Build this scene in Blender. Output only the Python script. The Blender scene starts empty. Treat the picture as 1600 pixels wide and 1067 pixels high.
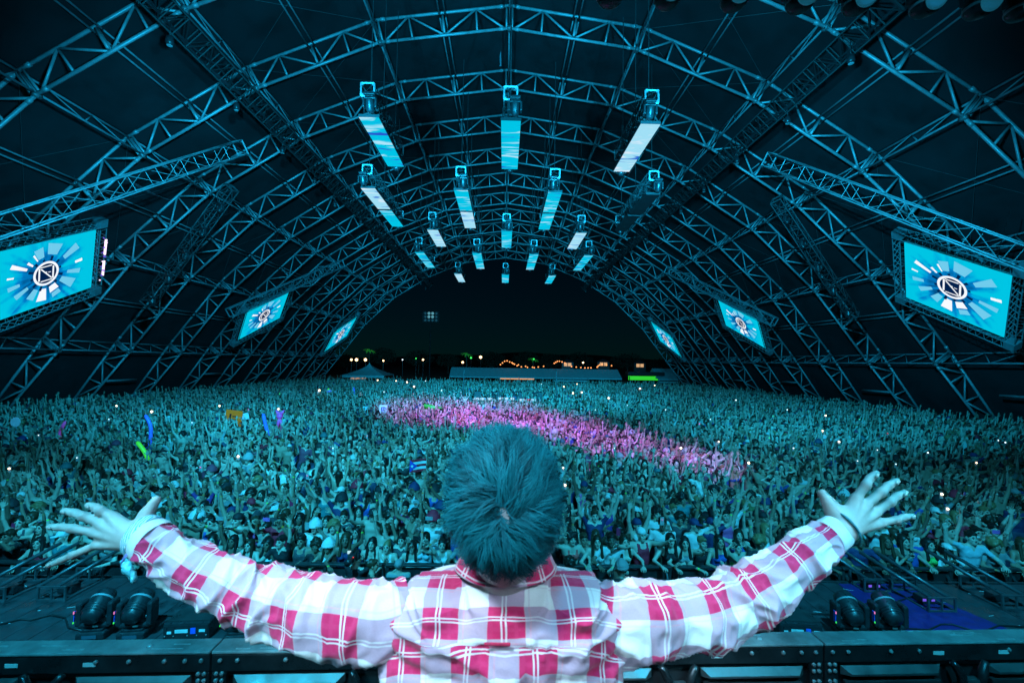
import bpy, bmesh, math, random
import numpy as np
from mathutils import Vector, Matrix, Quaternion, noise
R = math.radians
random.seed(7); RNG = np.random.default_rng(11)
S = bpy.context.scene
C = S.collection
# ------------------------------------------------------------------ camera
CAMZ = 5.0
FPX = 711.0                                   # focal length in pixels of the 1600 px wide photograph
cam_d = bpy.data.cameras.new('camera'); cam = bpy.data.objects.new('camera', cam_d); C.objects.link(cam)
cam_d.sensor_width = 36.0; cam_d.lens = 36.0*FPX/1600.0
cam_d.clip_start = 0.05; cam_d.clip_end = 2000
YAW, PITCH, ROLL = R(0.964), R(2.562), R(0.872)
MCAM = Matrix.Rotation(-YAW, 3, 'Z') @ Matrix.Rotation(R(90)+PITCH, 3, 'X') @ Matrix.Rotation(ROLL, 3, 'Z')
cam.matrix_world = Matrix.Translation((0, 0, CAMZ)) @ MCAM.to_4x4()
cam_d.dof.use_dof = True; cam_d.dof.focus_distance = 22.0; cam_d.dof.aperture_fstop = 6.3
S.camera = cam
S.cycles.max_bounces = 4; S.cycles.diffuse_bounces = 2; S.cycles.glossy_bounces = 2; S.cycles.transmission_bounces = 3; S.cycles.volume_bounces = 0
def at(px, py, D):
    """point on the ray through photo pixel (px,py) at distance D along the tent axis (+Y)"""
    v = MCAM @ Vector(((px-800)/FPX, (533.5-py)/FPX, -1.0))
    v = v*(D/v.y)
    return Vector((v.x, v.y, v.z+CAMZ))
def at_z(px, py, z):
    v = MCAM @ Vector(((px-800)/FPX, (533.5-py)/FPX, -1.0))
    v = v*((z-CAMZ)/v.z)
    return Vector((v.x, v.y, v.z+CAMZ))
def pix(p):
    v = MCAM.transposed() @ (Vector(p)-Vector((0, 0, CAMZ)))
    return (800+FPX*v.x/-v.z, 533.5-FPX*v.y/-v.z)
# ------------------------------------------------------------------ world (night)
W = bpy.data.worlds.new('World'); S.world = W; W.use_nodes = True
wn = W.node_tree; bg = wn.nodes['Background']
sky = wn.nodes.new('ShaderNodeTexSky'); sky.sky_type = 'NISHITA'; sky.sun_disc = False
sky.sun_elevation = R(50); sky.sun_rotation = R(150); sky.air_density = 1.0; sky.dust_density = 0.0; sky.ozone_density = 6.0
tn = wn.nodes.new('ShaderNodeMix'); tn.data_type = 'RGBA'; tn.blend_type = 'MULTIPLY'; tn.inputs['Factor'].default_value = 1.0; tn.inputs[7].default_value = (0.05, 0.80, 1.0, 1)
wn.links.new(sky.outputs[0], tn.inputs[6]); wn.links.new(tn.outputs[2], bg.inputs[0]); bg.inputs[1].default_value = 0.0010
# a faint moon instead of the sun
sun_d = bpy.data.lights.new('moon', 'SUN'); sun_d.energy = 0.01; sun_d.angle = R(0.5); sun_d.color = (0.7, 0.85, 1.0)
moon = bpy.data.objects.new('moon', sun_d); C.objects.link(moon); moon.rotation_euler = (R(55), 0, R(150)); moon.location = (0, 0, 60)
S.view_settings.view_transform = 'Standard'; S.view_settings.look = 'None'
S.view_settings.exposure = 0.0; S.view_settings.gamma = 1.0; S.view_settings.use_curve_mapping = False
# ------------------------------------------------------------------ stage lamps behind and above the camera
def spot(name, loc, target, energy, color, size_deg, blend=0.5, radius=0.15):
    d = bpy.data.lights.new(name, 'SPOT'); d.energy = energy; d.color = color
    d.spot_size = R(size_deg); d.spot_blend = blend; d.shadow_soft_size = radius
    o = bpy.data.objects.new(name, d); C.objects.link(o); o.location = loc
    o.rotation_euler = (Vector(target)-Vector(loc)).to_track_quat('-Z', 'Y').to_euler()
    return o
CY = (0.010, 0.56, 1.0)
CYB = (0.024, 0.57, 0.94)
for sx in (-1, 1):
    spot('far_wash_lamp', (sx*6.0, 6.6, 10.6), (sx*3, 80, 10.5), 80000, CY, 50, 0.8)
    spot('side_wash_lamp', (sx*3.5, 6.6, 10.4), (sx*26, 40, 9), 38000, CY, 66, 0.9)
    spot('roof_wash_lamp', (sx*4.5, 6.7, 9.9), (sx*8, 31, 23), 23500, CY, 94, 0.9)
    spot('crowd_wash_lamp', (sx*5.0, 6.6, 11.0), (sx*6.5, 25, 0), 11000 if sx < 0 else 6000, CYB, 70, 0.9)
    spot('front_wash_lamp', (sx*4.5, 1.0, 10.8), (sx*6.5, 11, 0.8), 12500 if sx < 0 else 8500, CYB, 76, 0.9)
# magenta sweep over the middle of the crowd
MG = (0.50, 0.10, 1.0)
for px, py, e, sz in ((680, 648, 50000, 19), (775, 654, 46000, 20), (865, 670, 36000, 18), (950, 692, 26000, 16), (1030, 713, 19000, 15), (1098, 732, 15000, 13)):
    p = at_z(px, py, 1.4)
    spot('magenta_beam_lamp', (1.5, 6.7, 12.5), p, e, MG, sz, 1.0, 0.05)
# pale wash on the performer from the stage behind the camera
PW_ = (0.50, 0.80, 1.0)
spot('performer_lamp', (-1.9, -1.1, 8.3), (0.0, 0.95, 4.35), 1650, PW_, 20, 0.8, 0.25)
spot('performer_lamp', (1.6, -2.6, 7.6), (0.0, 0.95, 4.35), 680, PW_, 19, 0.4, 0.35)
# added cyan fill lamps that brighten the outstretched arms and hands
for sx in (-1, 1): spot('arm_fill_lamp', (sx*2.6, -2.2, 6.9), (sx*0.80, 1.05, 4.62), 620, (0.20, 0.76, 1.0), 17, 0.6, 0.2)
# added cyan fill lamps, above and behind, that brighten the booth wall
for sx in (-1, 1): spot('booth_fill_lamp', (sx*2.2, -0.4, 7.4), (sx*1.9, 1.95, 3.8), 480, (0.03, 0.66, 1.0), 60, 0.6, 0.2)
spot('deck_fill_lamp', (0, -1.2, 9.6), (0, 6.2, 1.5), 700, CYB, 95, 0.8, 0.2)  # added fill lamp to lift the deck and the lights standing on it
# violet strip on the stage floor
spot('violet_floor_lamp', (4.2, 7.2, 7.5), (5.9, 5.4, 1.5), 150, (0.30, 0.05, 1.0), 24, 0.5, 0.1)

# ------------------------------------------------------------------ helpers
def tag(o, label=None, cat=None, group=None, kind=None):
    if label: o['label'] = label
    if cat: o['category'] = cat
    if group: o['group'] = group
    if kind: o['kind'] = kind
    return o
def empty(name, loc=(0, 0, 0), rz=0.0):
    o = bpy.data.objects.new(name, None); C.objects.link(o); o.location = loc; o.rotation_euler = (0, 0, rz)
    o.empty_display_size = 0.2
    return o
def link_copy(o, parent=None, deep=True):
    c = o.copy(); C.objects.link(c); c.parent = parent
    if deep:
        for ch in o.children: link_copy(ch, c)
    return c
class MB:
    def __init__(s): s.v = []; s.f = []; s.m = []; s.uv = None
    def add(s, vs, fs, mi=0):
        n = len(s.v); s.v += [tuple(p) for p in vs]; s.f += [tuple(i+n for i in f) for f in fs]; s.m += [mi]*len(fs); return s
    def tube(s, a, b, r, n=6, r2=None, mi=0, cap=True):
        a = Vector(a); b = Vector(b); d = b-a
        if d.length < 1e-6: return s
        q = d.to_track_quat('Z', 'Y'); r2 = r if r2 is None else r2
        vs = []
        for p, rr in ((a, r), (b, r2)):
            for i in range(n):
                t = 2*math.pi*i/n
                vs.append(p + q @ Vector((rr*math.cos(t), rr*math.sin(t), 0)))
        fs = [(i, (i+1) % n, n+(i+1) % n, n+i) for i in range(n)]
        if cap: fs += [tuple(range(n-1, -1, -1)), tuple(range(n, 2*n))]
        return s.add(vs, fs, mi)
    def path(s, pts, r, n=6, mi=0):
        pts = [Vector(p) for p in pts]; rr = r if hasattr(r, '__len__') else [r]*len(pts)
        vs = []
        up = Vector((0.13, 0.2, 1)).normalized()
        for i, p in enumerate(pts):
            d = (pts[min(i+1, len(pts)-1)]-pts[max(i-1, 0)]).normalized()
            x = d.cross(up)
            if x.length < 0.05: x = d.cross(Vector((1, 0, 0)))
            x.normalize(); y = d.cross(x)
            for k in range(n):
                t = 2*math.pi*k/n
                vs.append(p+(x*math.cos(t)+y*math.sin(t))*rr[i])
        fs = []
        for i in range(len(pts)-1):
            for k in range(n):
                fs.append((i*n+k, i*n+(k+1) % n, (i+1)*n+(k+1) % n, (i+1)*n+k))
        fs += [tuple(range(n-1, -1, -1)), tuple(range((len(pts)-1)*n, len(pts)*n))]
        return s.add(vs, fs, mi)
    def box(s, c, size, rot=None, mi=0, bev=0.0):
        c = Vector(c); hx, hy, hz = size[0]/2, size[1]/2, size[2]/2
        if bev > 0:
            b = min(bev, hx*.9, hy*.9, hz*.9); vs = []; fs = []
            bm = bmesh.new(); bmesh.ops.create_cube(bm, size=1)
            for v in bm.verts: v.co = Vector((v.co.x*size[0], v.co.y*size[1], v.co.z*size[2]))
            bmesh.ops.bevel(bm, geom=bm.edges[:], offset=b, segments=2, affect='EDGES', profile=0.5)
            bm.verts.index_update()
            vs = [v.co.copy() for v in bm.verts]; fs = [[v.index for v in f.verts] for f in bm.faces]; bm.free()
        else:
            vs = [Vector((x*hx, y*hy, z*hz)) for z in (-1, 1) for y in (-1, 1) for x in (-1, 1)]
            fs = [(0, 2, 3, 1), (4, 5, 7, 6), (0, 1, 5, 4), (2, 6, 7, 3), (0, 4, 6, 2), (1, 3, 7, 5)]
        if rot is not None: vs = [rot @ v for v in vs]
        return s.add([c+v for v in vs], fs, mi)
    def quad(s, a, b, c, d, mi=0): return s.add([a, b, c, d], [(0, 1, 2, 3)], mi)
    def lathe(s, prof, n=16, mat=None, mi=0):
        vs = []
        for r, z in prof:
            for k in range(n):
                t = 2*math.pi*k/n
                v = Vector((r*math.cos(t), r*math.sin(t), z))
                vs.append(mat @ v if mat is not None else v)
        fs = []
        for i in range(len(prof)-1):
            for k in range(n):
                fs.append((i*n+k, i*n+(k+1) % n, (i+1)*n+(k+1) % n, (i+1)*n+k))
        fs += [tuple(range(n-1, -1, -1)), tuple(range((len(prof)-1)*n, len(prof)*n))]
        return s.add(vs, fs, mi)
    def mesh(s, name, mats, smooth=False):
        me = bpy.data.meshes.new(name); me.from_pydata(s.v, [], s.f)
        for m in (mats if isinstance(mats, (list, tuple)) else [mats]): me.materials.append(m)
        if any(s.m): me.polygons.foreach_set('material_index', s.m)
        if smooth: me.polygons.foreach_set('use_smooth', [True]*len(me.polygons))
        me.update(); return me
    def build(s, name, mats, parent=None, smooth=False):
        o = bpy.data.objects.new(name, s.mesh(name, mats, smooth)); C.objects.link(o); o.parent = parent; return o
def obj_from(name, me, parent=None, loc=None, rot=None):
    o = bpy.data.objects.new(name, me); C.objects.link(o); o.parent = parent
    if loc is not None: o.location = loc
    if rot is not None: o.rotation_euler = rot
    return o
# ------------------------------------------------------------------ materials
MATS = {}
def mat(name, col, rough=0.6, metal=0.0, noise_amt=0.0, noise_scale=8.0, bump=0.0, emit=None, estr=0.0, spec=0.5, trans=0.0):
    m = bpy.data.materials.new(name); m.use_nodes = True; nt = m.node_tree; p = nt.nodes['Principled BSDF']
    p.inputs['Base Color'].default_value = (*col, 1); p.inputs['Roughness'].default_value = rough; p.inputs['Metallic'].default_value = metal
    p.inputs['Specular IOR Level'].default_value = spec
    if noise_amt > 0 or bump > 0:
        tc = nt.nodes.new('ShaderNodeTexCoord'); nz = nt.nodes.new('ShaderNodeTexNoise'); nz.inputs['Scale'].default_value = noise_scale
        nz.inputs['Detail'].default_value = 6; nz.inputs['Roughness'].default_value = 0.65
        nt.links.new(tc.outputs['Object'], nz.inputs['Vector'])
        if noise_amt > 0:
            rp = nt.nodes.new('ShaderNodeMapRange'); rp.inputs['From Min'].default_value = 0.3; rp.inputs['From Max'].default_value = 0.7
            rp.inputs['To Min'].default_value = 1-noise_amt; rp.inputs['To Max'].default_value = 1+noise_amt
            mx = nt.nodes.new('ShaderNodeVectorMath'); mx.operation = 'SCALE'; mx.inputs[0].default_value = col
            nt.links.new(nz.outputs['Fac'], rp.inputs['Value']); nt.links.new(rp.outputs[0], mx.inputs['Scale']); nt.links.new(mx.outputs[0], p.inputs['Base Color'])
            r2 = nt.nodes.new('ShaderNodeMapRange'); r2.inputs['From Min'].default_value = 0.3; r2.inputs['From Max'].default_value = 0.7
            r2.inputs['To Min'].default_value = max(rough-0.18, 0.05); r2.inputs['To Max'].default_value = min(rough+0.18, 1)
            nt.links.new(nz.outputs['Fac'], r2.inputs['Value']); nt.links.new(r2.outputs[0], p.inputs['Roughness'])
        if bump > 0:
            bp = nt.nodes.new('ShaderNodeBump'); bp.inputs['Strength'].default_value = bump; bp.inputs['Distance'].default_value = 0.02
            nt.links.new(nz.outputs['Fac'], bp.inputs['Height']); nt.links.new(bp.outputs[0], p.inputs['Normal'])
    if emit is not None:
        p.inputs['Emission Color'].default_value = (*emit, 1); p.inputs['Emission Strength'].default_value = estr
    if trans: p.inputs['Transmission Weight'].default_value = trans
    MATS[name] = m; return m
alu = mat('truss_aluminium', (0.40, 0.41, 0.43), 0.5, 0.35, 0.18, 3.0)
alu_d = mat('truss_weathered', (0.26, 0.27, 0.29), 0.6, 0.2, 0.25, 3.0)
blacksteel = mat('black_painted_steel', (0.022, 0.023, 0.025), 0.45, 0.0, 0.3, 9.0)
blackcase = mat('black_plastic', (0.02, 0.021, 0.024), 0.38, 0.0, 0.25, 20.0)
membrane = mat('dark_tent_membrane', (0.012, 0.013, 0.016), 0.8, 0.0, 0.35, 0.6)
wire_m = mat('steel_wire', (0.16, 0.17, 0.18), 0.5, 0.6)
strap_m = mat('webbing_strap', (0.30, 0.36, 0.42), 0.8, 0.0, 0.15, 10)
alu_black = mat('truss_black', (0.05, 0.052, 0.056), 0.6, 0.1, 0.25, 3.0)
matt_black = mat('matt_black', (0.007, 0.007, 0.008), 0.7)
# ------------------------------------------------------------------ ground
grass = mat('trampled_grass', (0.030, 0.040, 0.018), 0.9, 0.0, 0.5, 1.3, 0.4)
g = MB(); g.quad((-600, -60, 0), (600, -60, 0), (600, 900, 0), (-600, 900, 0)); go = g.build('ground', grass); tag(go, 'dark trampled grass field under the crowd', 'ground', kind='structure')
# ------------------------------------------------------------------ tent frame
BAY = 6.0
ARCH_D = [14.29+BAY*i for i in range(13)]
NODES = [(0.0, 24.86), (7.65, 23.78), (14.76, 20.81), (21.17, 16.66), (26.54, 11.42), (31.1, 5.3), (35.2, 0.0)]
prof = [Vector((-x, 0, z)) for x, z in reversed(NODES)] + [Vector((x, 0, z)) for x, z in NODES[1:]]      # 13 nodes left foot to right foot
DEPTH = 1.38
outer = []
for i, p in enumerate(prof):
    if i == 0: t = prof[1]-prof[0]
    elif i == len(prof)-1: t = prof[-1]-prof[-2]
    else: t = (prof[i]-prof[i-1]).normalized()+(prof[i+1]-prof[i]).normalized()
    t.normalize(); n = Vector((-t.z, 0, t.x))
    k = 1.0
    if 0 < i < len(prof)-1: k = 1.0/max(0.5, (prof[i+1]-prof[i]).normalized().dot(t))
    outer.append(p+n*DEPTH*k)
outer[0].z = 0.02; outer[-1].z = 0.02
CR, SR = 0.085, 0.062
def seg_struts(i):
    a0, a1, b0, b1 = prof[i], prof[i+1], outer[i], outer[i+1]
    A = lambda t: a0.lerp(a1, t)
    B = lambda t: b0.lerp(b1, t)
    e = 0.022
    L = [(A(e), B(e)), (A(1-e), B(1-e)), (A(.25), B(.25)), (A(.5), B(.5)), (A(.75), B(.75))]
    L += [(A(e*1.6), B(.25)), (B(.25), A(.5)), (A(.5), B(.75)), (B(.75), A(1-e*1.6))]
    return L
def seg_chords(i):
    m = MB(); a0, a1, b0, b1 = prof[i], prof[i+1], outer[i], outer[i+1]
    m.tube(a0, a1, CR, 8); m.tube(b0, b1, CR, 8)
    for p in (a0, a1):   # pin plates at the ends
        m.tube(p+Vector((0, -0.16, -0.03)), p+Vector((0, 0.16, -0.03)), 0.13, 8)
    for s_ in (0.06, 0.94):
        q = a0.lerp(a1, s_); r_ = b0.lerp(b1, s_)
        d = (a1-a0).normalized()
        m.tube(q-d*0.12, q+d*0.12, CR*1.25, 8); m.tube(r_-d*0.12, r_+d*0.12, CR*1.25, 8)
    return m
seg_mesh = [seg_chords(i).mesh('truss_segment', alu, True) for i in range(12)]
strut_mesh = [[MB().tube(a, b, SR, 6).mesh('strut', alu, True) for a, b in seg_struts(i)] for i in range(12)]
full_mesh = []
for i in range(12):
    m = seg_chords(i)
    for a, b in seg_struts(i): m.tube(a, b, SR, 6)
    full_mesh.append(m.mesh('truss_segment', alu, True))
ORD = ['nearest', 'second', 'third', 'fourth', 'fifth', 'sixth', 'seventh', 'eighth', 'ninth', 'tenth', 'eleventh', 'twelfth', 'farthest']
for k, D in enumerate(ARCH_D):
    root = empty('arch_truss', (0, D, 0))
    if k == 0: lb = 'nearest steel arch truss of the tent, only its lower sides near the frame edge'
    elif k == 12: lb = 'farthest arch truss framing the open dark end of the tent'
    else: lb = ORD[k]+' arch truss of the tent counted from the stage'
    tag(root, lb, 'truss', 'arch trusses of the tent')
    for i in range(12):
        if k < 6:
            s_ = obj_from('truss_segment', seg_mesh[i], root)
            for me in strut_mesh[i]: obj_from('strut', me, s_)
        else:
            obj_from('truss_segment', full_mesh[i], root)
# purlin lines: lattice beams on the nodes
def lattice(a0, b0, n=5):
    m = MB(); L = BAY-0.2
    y0, y1 = 0.1, BAY-0.1
    a = a0.lerp(b0, 0.08); b = a0.lerp(b0, 0.92)
    Y = lambda p, y: Vector((p.x, y, p.z))
    m.tube(Y(a, y0), Y(a, y1), 0.055, 6); m.tube(Y(b, y0), Y(b, y1), 0.055, 6)
    for j in range(n):
        ya = y0+(y1-y0)*j/n; yb = y0+(y1-y0)*(j+1)/n
        p, q = (a, b) if j % 2 == 0 else (b, a)
        m.tube(Y(p, ya), Y(q, yb), 0.035, 5)
    for y in (y0, y1): m.tube(Y(a, y), Y(b, y), 0.045, 5)
    return m
pname = {1: 'left knee-height', 2: 'left lower', 3: 'left middle', 4: 'left upper', 5: 'left topmost', 6: 'ridge', 7: 'right topmost', 8: 'right upper', 9: 'right middle', 10: 'right lower', 11: 'right knee-height'}
for i in range(1, 12):
    root = empty('purlin_line', (0, 0, 0)); tag(root, pname[i]+' lattice purlin running the length of the tent roof', 'purlin', 'lattice purlins of the tent')
    me = lattice(prof[i], outer[i]).mesh('lattice_beam', alu_d, True)
    for D in ARCH_D[:-1]: obj_from('lattice_beam', me, root, (0, D, 0))
# secondary purlins: a pair of pipes halfway along each segment
sname = ['left foot', 'left wall', 'left lower slope', 'left middle slope', 'left upper slope', 'left ridge side', 'right ridge side', 'right upper slope', 'right middle slope', 'right lower slope', 'right wall', 'right foot']
for i in range(1, 11):
    root = empty('pipe_purlin', (0, 0, 0)); tag(root, 'twin pipe purlin between arches on the '+sname[i]+' of the tent', 'purlin', 'twin pipe purlins of the tent')
    p = outer[i].lerp(outer[i+1], .5); q = prof[i].lerp(prof[i+1], .5); t = (prof[i+1]-prof[i]).normalized()
    m = MB()
    c = q.lerp(p, 0.80)
    for s_ in (-0.17, 0.17): m.tube((c+t*s_)+Vector((0, 0.05, 0)), (c+t*s_)+Vector((0, BAY-0.05, 0)), 0.05, 6)
    pm = m.mesh('pipe_pair', alu_d, True)
    hm = MB().tube(q.lerp(p, .02), c, 0.08, 6).mesh('hanger', alu, True)
    for D in ARCH_D[:-1]: obj_from('pipe_pair', pm, root, (0, D, 0))
    for D in ARCH_D[1:]: obj_from('hanger', hm, root, (0, D-0.16, 0))
# base beams between the feet, and a few wall bars higher up
for sx, side in ((-1, 'left'), (1, 'right')):
    a = prof[0] if sx < 0 else prof[-1]; b = prof[1] if sx < 0 else prof[-2]
    for k in range(1, 12):
        if k % 2 == (1 if sx < 0 else 0) or k < 4:
            p = a.lerp(b, 0.15)
            o = MB().tube((p.x, ARCH_D[k]+0.1, p.z), (p.x, ARCH_D[k+1]-0.1, p.z), 0.10, 6).build('base_beam', alu, None, True)
            tag(o, f'{side} ground-level beam behind the crowd between the {ORD[k]} and {ORD[k+1]} arches', 'beam', 'base beams along the tent sides', 'thing')
    for k, t in ((2, .62), (4, .55), (6, .6), (8, .55)):
        p = a.lerp(b, t)
        o = MB().tube((p.x, ARCH_D[k]+0.1, p.z), (p.x, ARCH_D[k]+3.2, p.z), 0.09, 6).build('wall_bar', alu_d, None, True)
        tag(o, f'short {side} wall bar fixed to the {ORD[k]} arch leg', 'beam', 'short wall bars on the arch legs', 'thing')
# tent membrane: one panel per bay and segment, just outside the outer chord
can = empty('tent_canopy', (0, 0, 0)); tag(can, 'dark fabric canopy stretched over the arch trusses', 'canopy')
for i in range(12):
    t = (outer[i+1]-outer[i]).normalized(); n = Vector((-t.z, 0, t.x))
    off = n*0.16
    m = MB(); a, b = outer[i]+off, outer[i+1]+off
    N = 4
    vs = []; fs = []
    for layer in (0, 0.012):
        for j in range(N+1):
            for y in range(N+1):
                p = a.lerp(b, j/N); sag = 0.10*math.sin(math.pi*y/N)*math.sin(math.pi*j/N)
                vs.append(p-n*sag+n*layer+Vector((0, BAY*y/N, 0)))
    q = (N+1)*(N+1)
    for j in range(N):
        for y in range(N):
            k = j*(N+1)+y
            fs.append((k, k+1, k+N+2, k+N+1)); fs.append((q+k, q+k+N+1, q+k+N+2, q+k+1))
    m.add(vs, fs); me = m.mesh('fabric_panel', membrane, True)
    for D in ARCH_D[:-1]: obj_from('fabric_panel', me, can, (0, D, 0))
# bracing wires
for k in range(0, 6):
    D = ARCH_D[k]
    for i in (2, 4, 7, 9):
        for a, b in ((i, i+1), (i+1, i)):
            p, q = outer[a], outer[b]
            MB().tube((p.x, D, p.z-.1), (q.x, D+BAY, q.z-.1), 0.011, 4).build('bracing_wire', wire_m, can)
# flat webbing straps hanging between arches
for (x0, y0, d0, x1, y1, d1, w, lb) in ((118, 55, 21.4, 268, 166, 26.8, .13, 'upper left'), (195, 278, 25.9, 264, 313, 32.4, .13, 'middle left'), (777, 5, 26.6, 780, 104, 32.0, .16, 'ridge'), (238, 300, 31.2, 300, 330, 37, .12, 'lower left')):
    a = at(x0, y0, d0); b = at(x1, y1, d1); m = MB(); N = 10
    for layer in (0, 1):
        pass
    vs = []; fs = []
    side = (b-a).cross(Vector((0, 0, 1))).normalized()*w
    for j in range(N+1):
        p = a.lerp(b, j/N)-Vector((0, 0, 0.12*math.sin(math.pi*j/N)))
        for zz in (0, 0.01): vs += [p-side+Vector((0, 0, zz)), p+side+Vector((0, 0, zz))]
    for j in range(N):
        k = 4*j
        fs += [(k, k+1, k+5, k+4), (k+2, k+6, k+7, k+3), (k, k+4, k+6, k+2), (k+1, k+3, k+7, k+5)]
    o = m.add(vs, fs).build('webbing_strap', strap_m); tag(o, 'pale flat strap slung between two arches, '+lb+' of the roof', 'strap')
# ------------------------------------------------------------------ box trusses
def frame_axes(a, b):
    d = (b-a).normalized(); up = Vector((0, 0, 1))
    if abs(d.z) > 0.95: up = Vector((0, 1, 0))
    x = d.cross(up).normalized(); y = x.cross(d).normalized()
    return d, x, y
def box_truss(name, a, b, w, label, cat='truss', group=None, m=None, chord_r=0.024, lace_r=0.012, step=0.5, twist=0.0, ends=True):
    m = m or alu; a = Vector(a); b = Vector(b); d, x, y = frame_axes(a, b); L = (b-a).length
    x, y = x*math.cos(twist)+y*math.sin(twist), y*math.cos(twist)-x*math.sin(twist)
    root = empty(name, a)
    cor = [(x*sx+y*sy)*(w/2) for sx, sy in ((-1, -1), (1, -1), (1, 1), (-1, 1))]
    for c in cor: MB().tube(c, c+d*L, chord_r, 6).build('chord', m, root, True)
    n = max(2, int(L/step))
    for k in range(4):
        lm = MB(); c0, c1 = cor[k], cor[(k+1) % 4]
        for j in range(n):
            p, q = (c0, c1) if (j+k) % 2 == 0 else (c1, c0)
            lm.tube(p+d*(L*j/n), q+d*(L*(j+1)/n), lace_r, 4, cap=False)
            lm.tube(c0+d*(L*j/n), c1+d*(L*j/n), lace_r, 4, cap=False)
        lm.build('lacing', m, root)
    if ends:
        for t in (0, L):
            em = MB()
            for k in range(4):
                em.tube(cor[k]+d*t, cor[(k+1) % 4]+d*t, chord_r*1.5, 6)
                c = cor[k]*0.84+d*t; em.box(c, (0.09, 0.05, 0.09))
            em.build('end_frame', m, root)
    tag(root, label, cat, group)
    return root
# ------------------------------------------------------------------ moving head lights
lens_m = mat('lamp_glass', (0.05, 0.09, 0.12), 0.08, 0.0, spec=0.8)
blue_tag = mat('blue_sticker', (0.03, 0.12, 0.75), 0.4)
white_tag = mat('white_label', (0.7, 0.72, 0.72), 0.5)
green_led = mat('green_pilot', (0.02, 0.2, 0.03), 0.4, emit=(0.05, 1, 0.12), estr=0.8)
pink_led = mat('pink_pilot', (0.2, 0.05, 0.1), 0.4, emit=(1.0, 0.25, 0.6), estr=0.8)
def superhead(rad, ln, n=18):
    """egg-shaped lamp head along +Z"""
    return [(0.02, -ln*0.52), (rad*0.62, -ln*0.5), (rad*0.88, -ln*0.38), (rad, -ln*0.1), (rad*1.0, ln*0.2), (rad*0.93, ln*0.42), (rad*0.85, ln*0.5), (rad*0.8, ln*0.5), (rad*0.78, ln*0.44)]
_mh = {}
def mh_meshes(sc):
    if sc in _mh: return _mh[sc]
    base = MB(); base.box((0, 0, 0.06*sc), (0.40*sc, 0.34*sc, 0.12*sc), bev=0.03*sc); base.box((0, 0, 0.135*sc), (0.30*sc, 0.26*sc, 0.03*sc), bev=0.012*sc)
    panel = MB(); panel.box((0, -0.172*sc, 0.06*sc), (0.2*sc, 0.008*sc, 0.05*sc))
    yoke = MB(); yoke.box((0, 0, 0.19*sc), (0.44*sc, 0.20*sc, 0.08*sc), bev=0.03*sc)
    arm = []
    for s_ in (-1, 1):
        a = MB(); a.box((s_*0.215*sc, 0, 0.36*sc), (0.085*sc, 0.22*sc, 0.36*sc), bev=0.035*sc); arm.append(a.mesh('yoke_arm', blackcase, False))
    head = MB(); head.lathe(superhead(0.155*sc, 0.46*sc), 20)
    for z in (-0.12, -0.08, -0.04): head.lathe([(0.160*sc, z*sc-0.008), (0.166*sc, z*sc), (0.160*sc, z*sc+0.008)], 20)
    lens = MB(); lens.lathe([(0.005, 0.195*sc), (0.08*sc, 0.20*sc), (0.118*sc, 0.21*sc)], 20)
    band = MB(); band.lathe([(0.158*sc, 0.085*sc), (0.163*sc, 0.10*sc), (0.158*sc, 0.115*sc)], 20)
    _mh[sc] = dict(base=base.mesh('base', blackcase), panel=panel.mesh('display_panel', lens_m), yoke=yoke.mesh('yoke', blackcase), arm=arm,
                   head=head.mesh('lamp_head', blackcase, True), lens=lens.mesh('lens', lens_m, True), band=band.mesh('trim_ring', alu_d, True))
    return _mh[sc]
def moving_head(loc, rz, tilt, label, sc=1.0, hang=False, group='moving head lights', detail=True, roll=0.0):
    M = mh_meshes(sc); root = empty('moving_head_light', loc, rz)
    if hang: root.rotation_euler = (math.pi, 0, rz)
    obj_from('base', M['base'], root)
    y = obj_from('yoke', M['yoke'], root)
    for a in M['arm']: obj_from('yoke_arm', a, y)
    h = obj_from('lamp_head', M['head'], root, (0, 0, 0.44*sc), (tilt, roll, 0))
    obj_from('lens', M['lens'], h)
    if detail: obj_from('trim_ring', M['band'], h); obj_from('display_panel', M['panel'], root)
    tag(root, label, 'stage light', group)
    return root
# ------------------------------------------------------------------ LED surfaces
def led_mat(name, scale, c1, c2, c3, strength, stretch=(1, 1, 1)):
    m = bpy.data.materials.new(name); m.use_nodes = True; nt = m.node_tree; nt.nodes.clear()
    out = nt.nodes.new('ShaderNodeOutputMaterial'); em = nt.nodes.new('ShaderNodeEmission'); em.inputs[1].default_value = strength
    tc = nt.nodes.new('ShaderNodeTexCoord'); oi = nt.nodes.new('ShaderNodeObjectInfo'); ad = nt.nodes.new('ShaderNodeVectorMath'); ad.operation = 'ADD'
    ml = nt.nodes.new('ShaderNodeVectorMath'); ml.operation = 'MULTIPLY'; ml.inputs[1].default_value = stretch
    sc = nt.nodes.new('ShaderNodeMath'); sc.operation = 'MULTIPLY'; sc.inputs[1].default_value = 37.0
    nt.links.new(oi.outputs['Random'], sc.inputs[0]); nt.links.new(tc.outputs['Object'], ml.inputs[0]); nt.links.new(ml.outputs[0], ad.inputs[0]); nt.links.new(sc.outputs[0], ad.inputs[1])
    nz = nt.nodes.new('ShaderNodeTexNoise'); nz.inputs['Scale'].default_value = scale; nz.inputs['Detail'].default_value = 4; nz.inputs['Distortion'].default_value = 0.8
    nt.links.new(ad.outputs[0], nz.inputs['Vector'])
    rp = nt.nodes.new('ShaderNodeValToRGB'); e = rp.color_ramp.elements
    e[0].position = 0.30; e[0].color = (*c3, 1); e[1].position = 0.40; e[1].color = (*c1, 1)
    x = e.new(0.56); x.color = (*c1, 1); x = e.new(0.66); x.color = (*c2, 1)
    nt.links.new(nz.outputs['Fac'], rp.inputs[0]); nt.links.new(rp.outputs[0], em.inputs[0]); nt.links.new(em.outputs[0], out.inputs[0])
    return m
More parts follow.
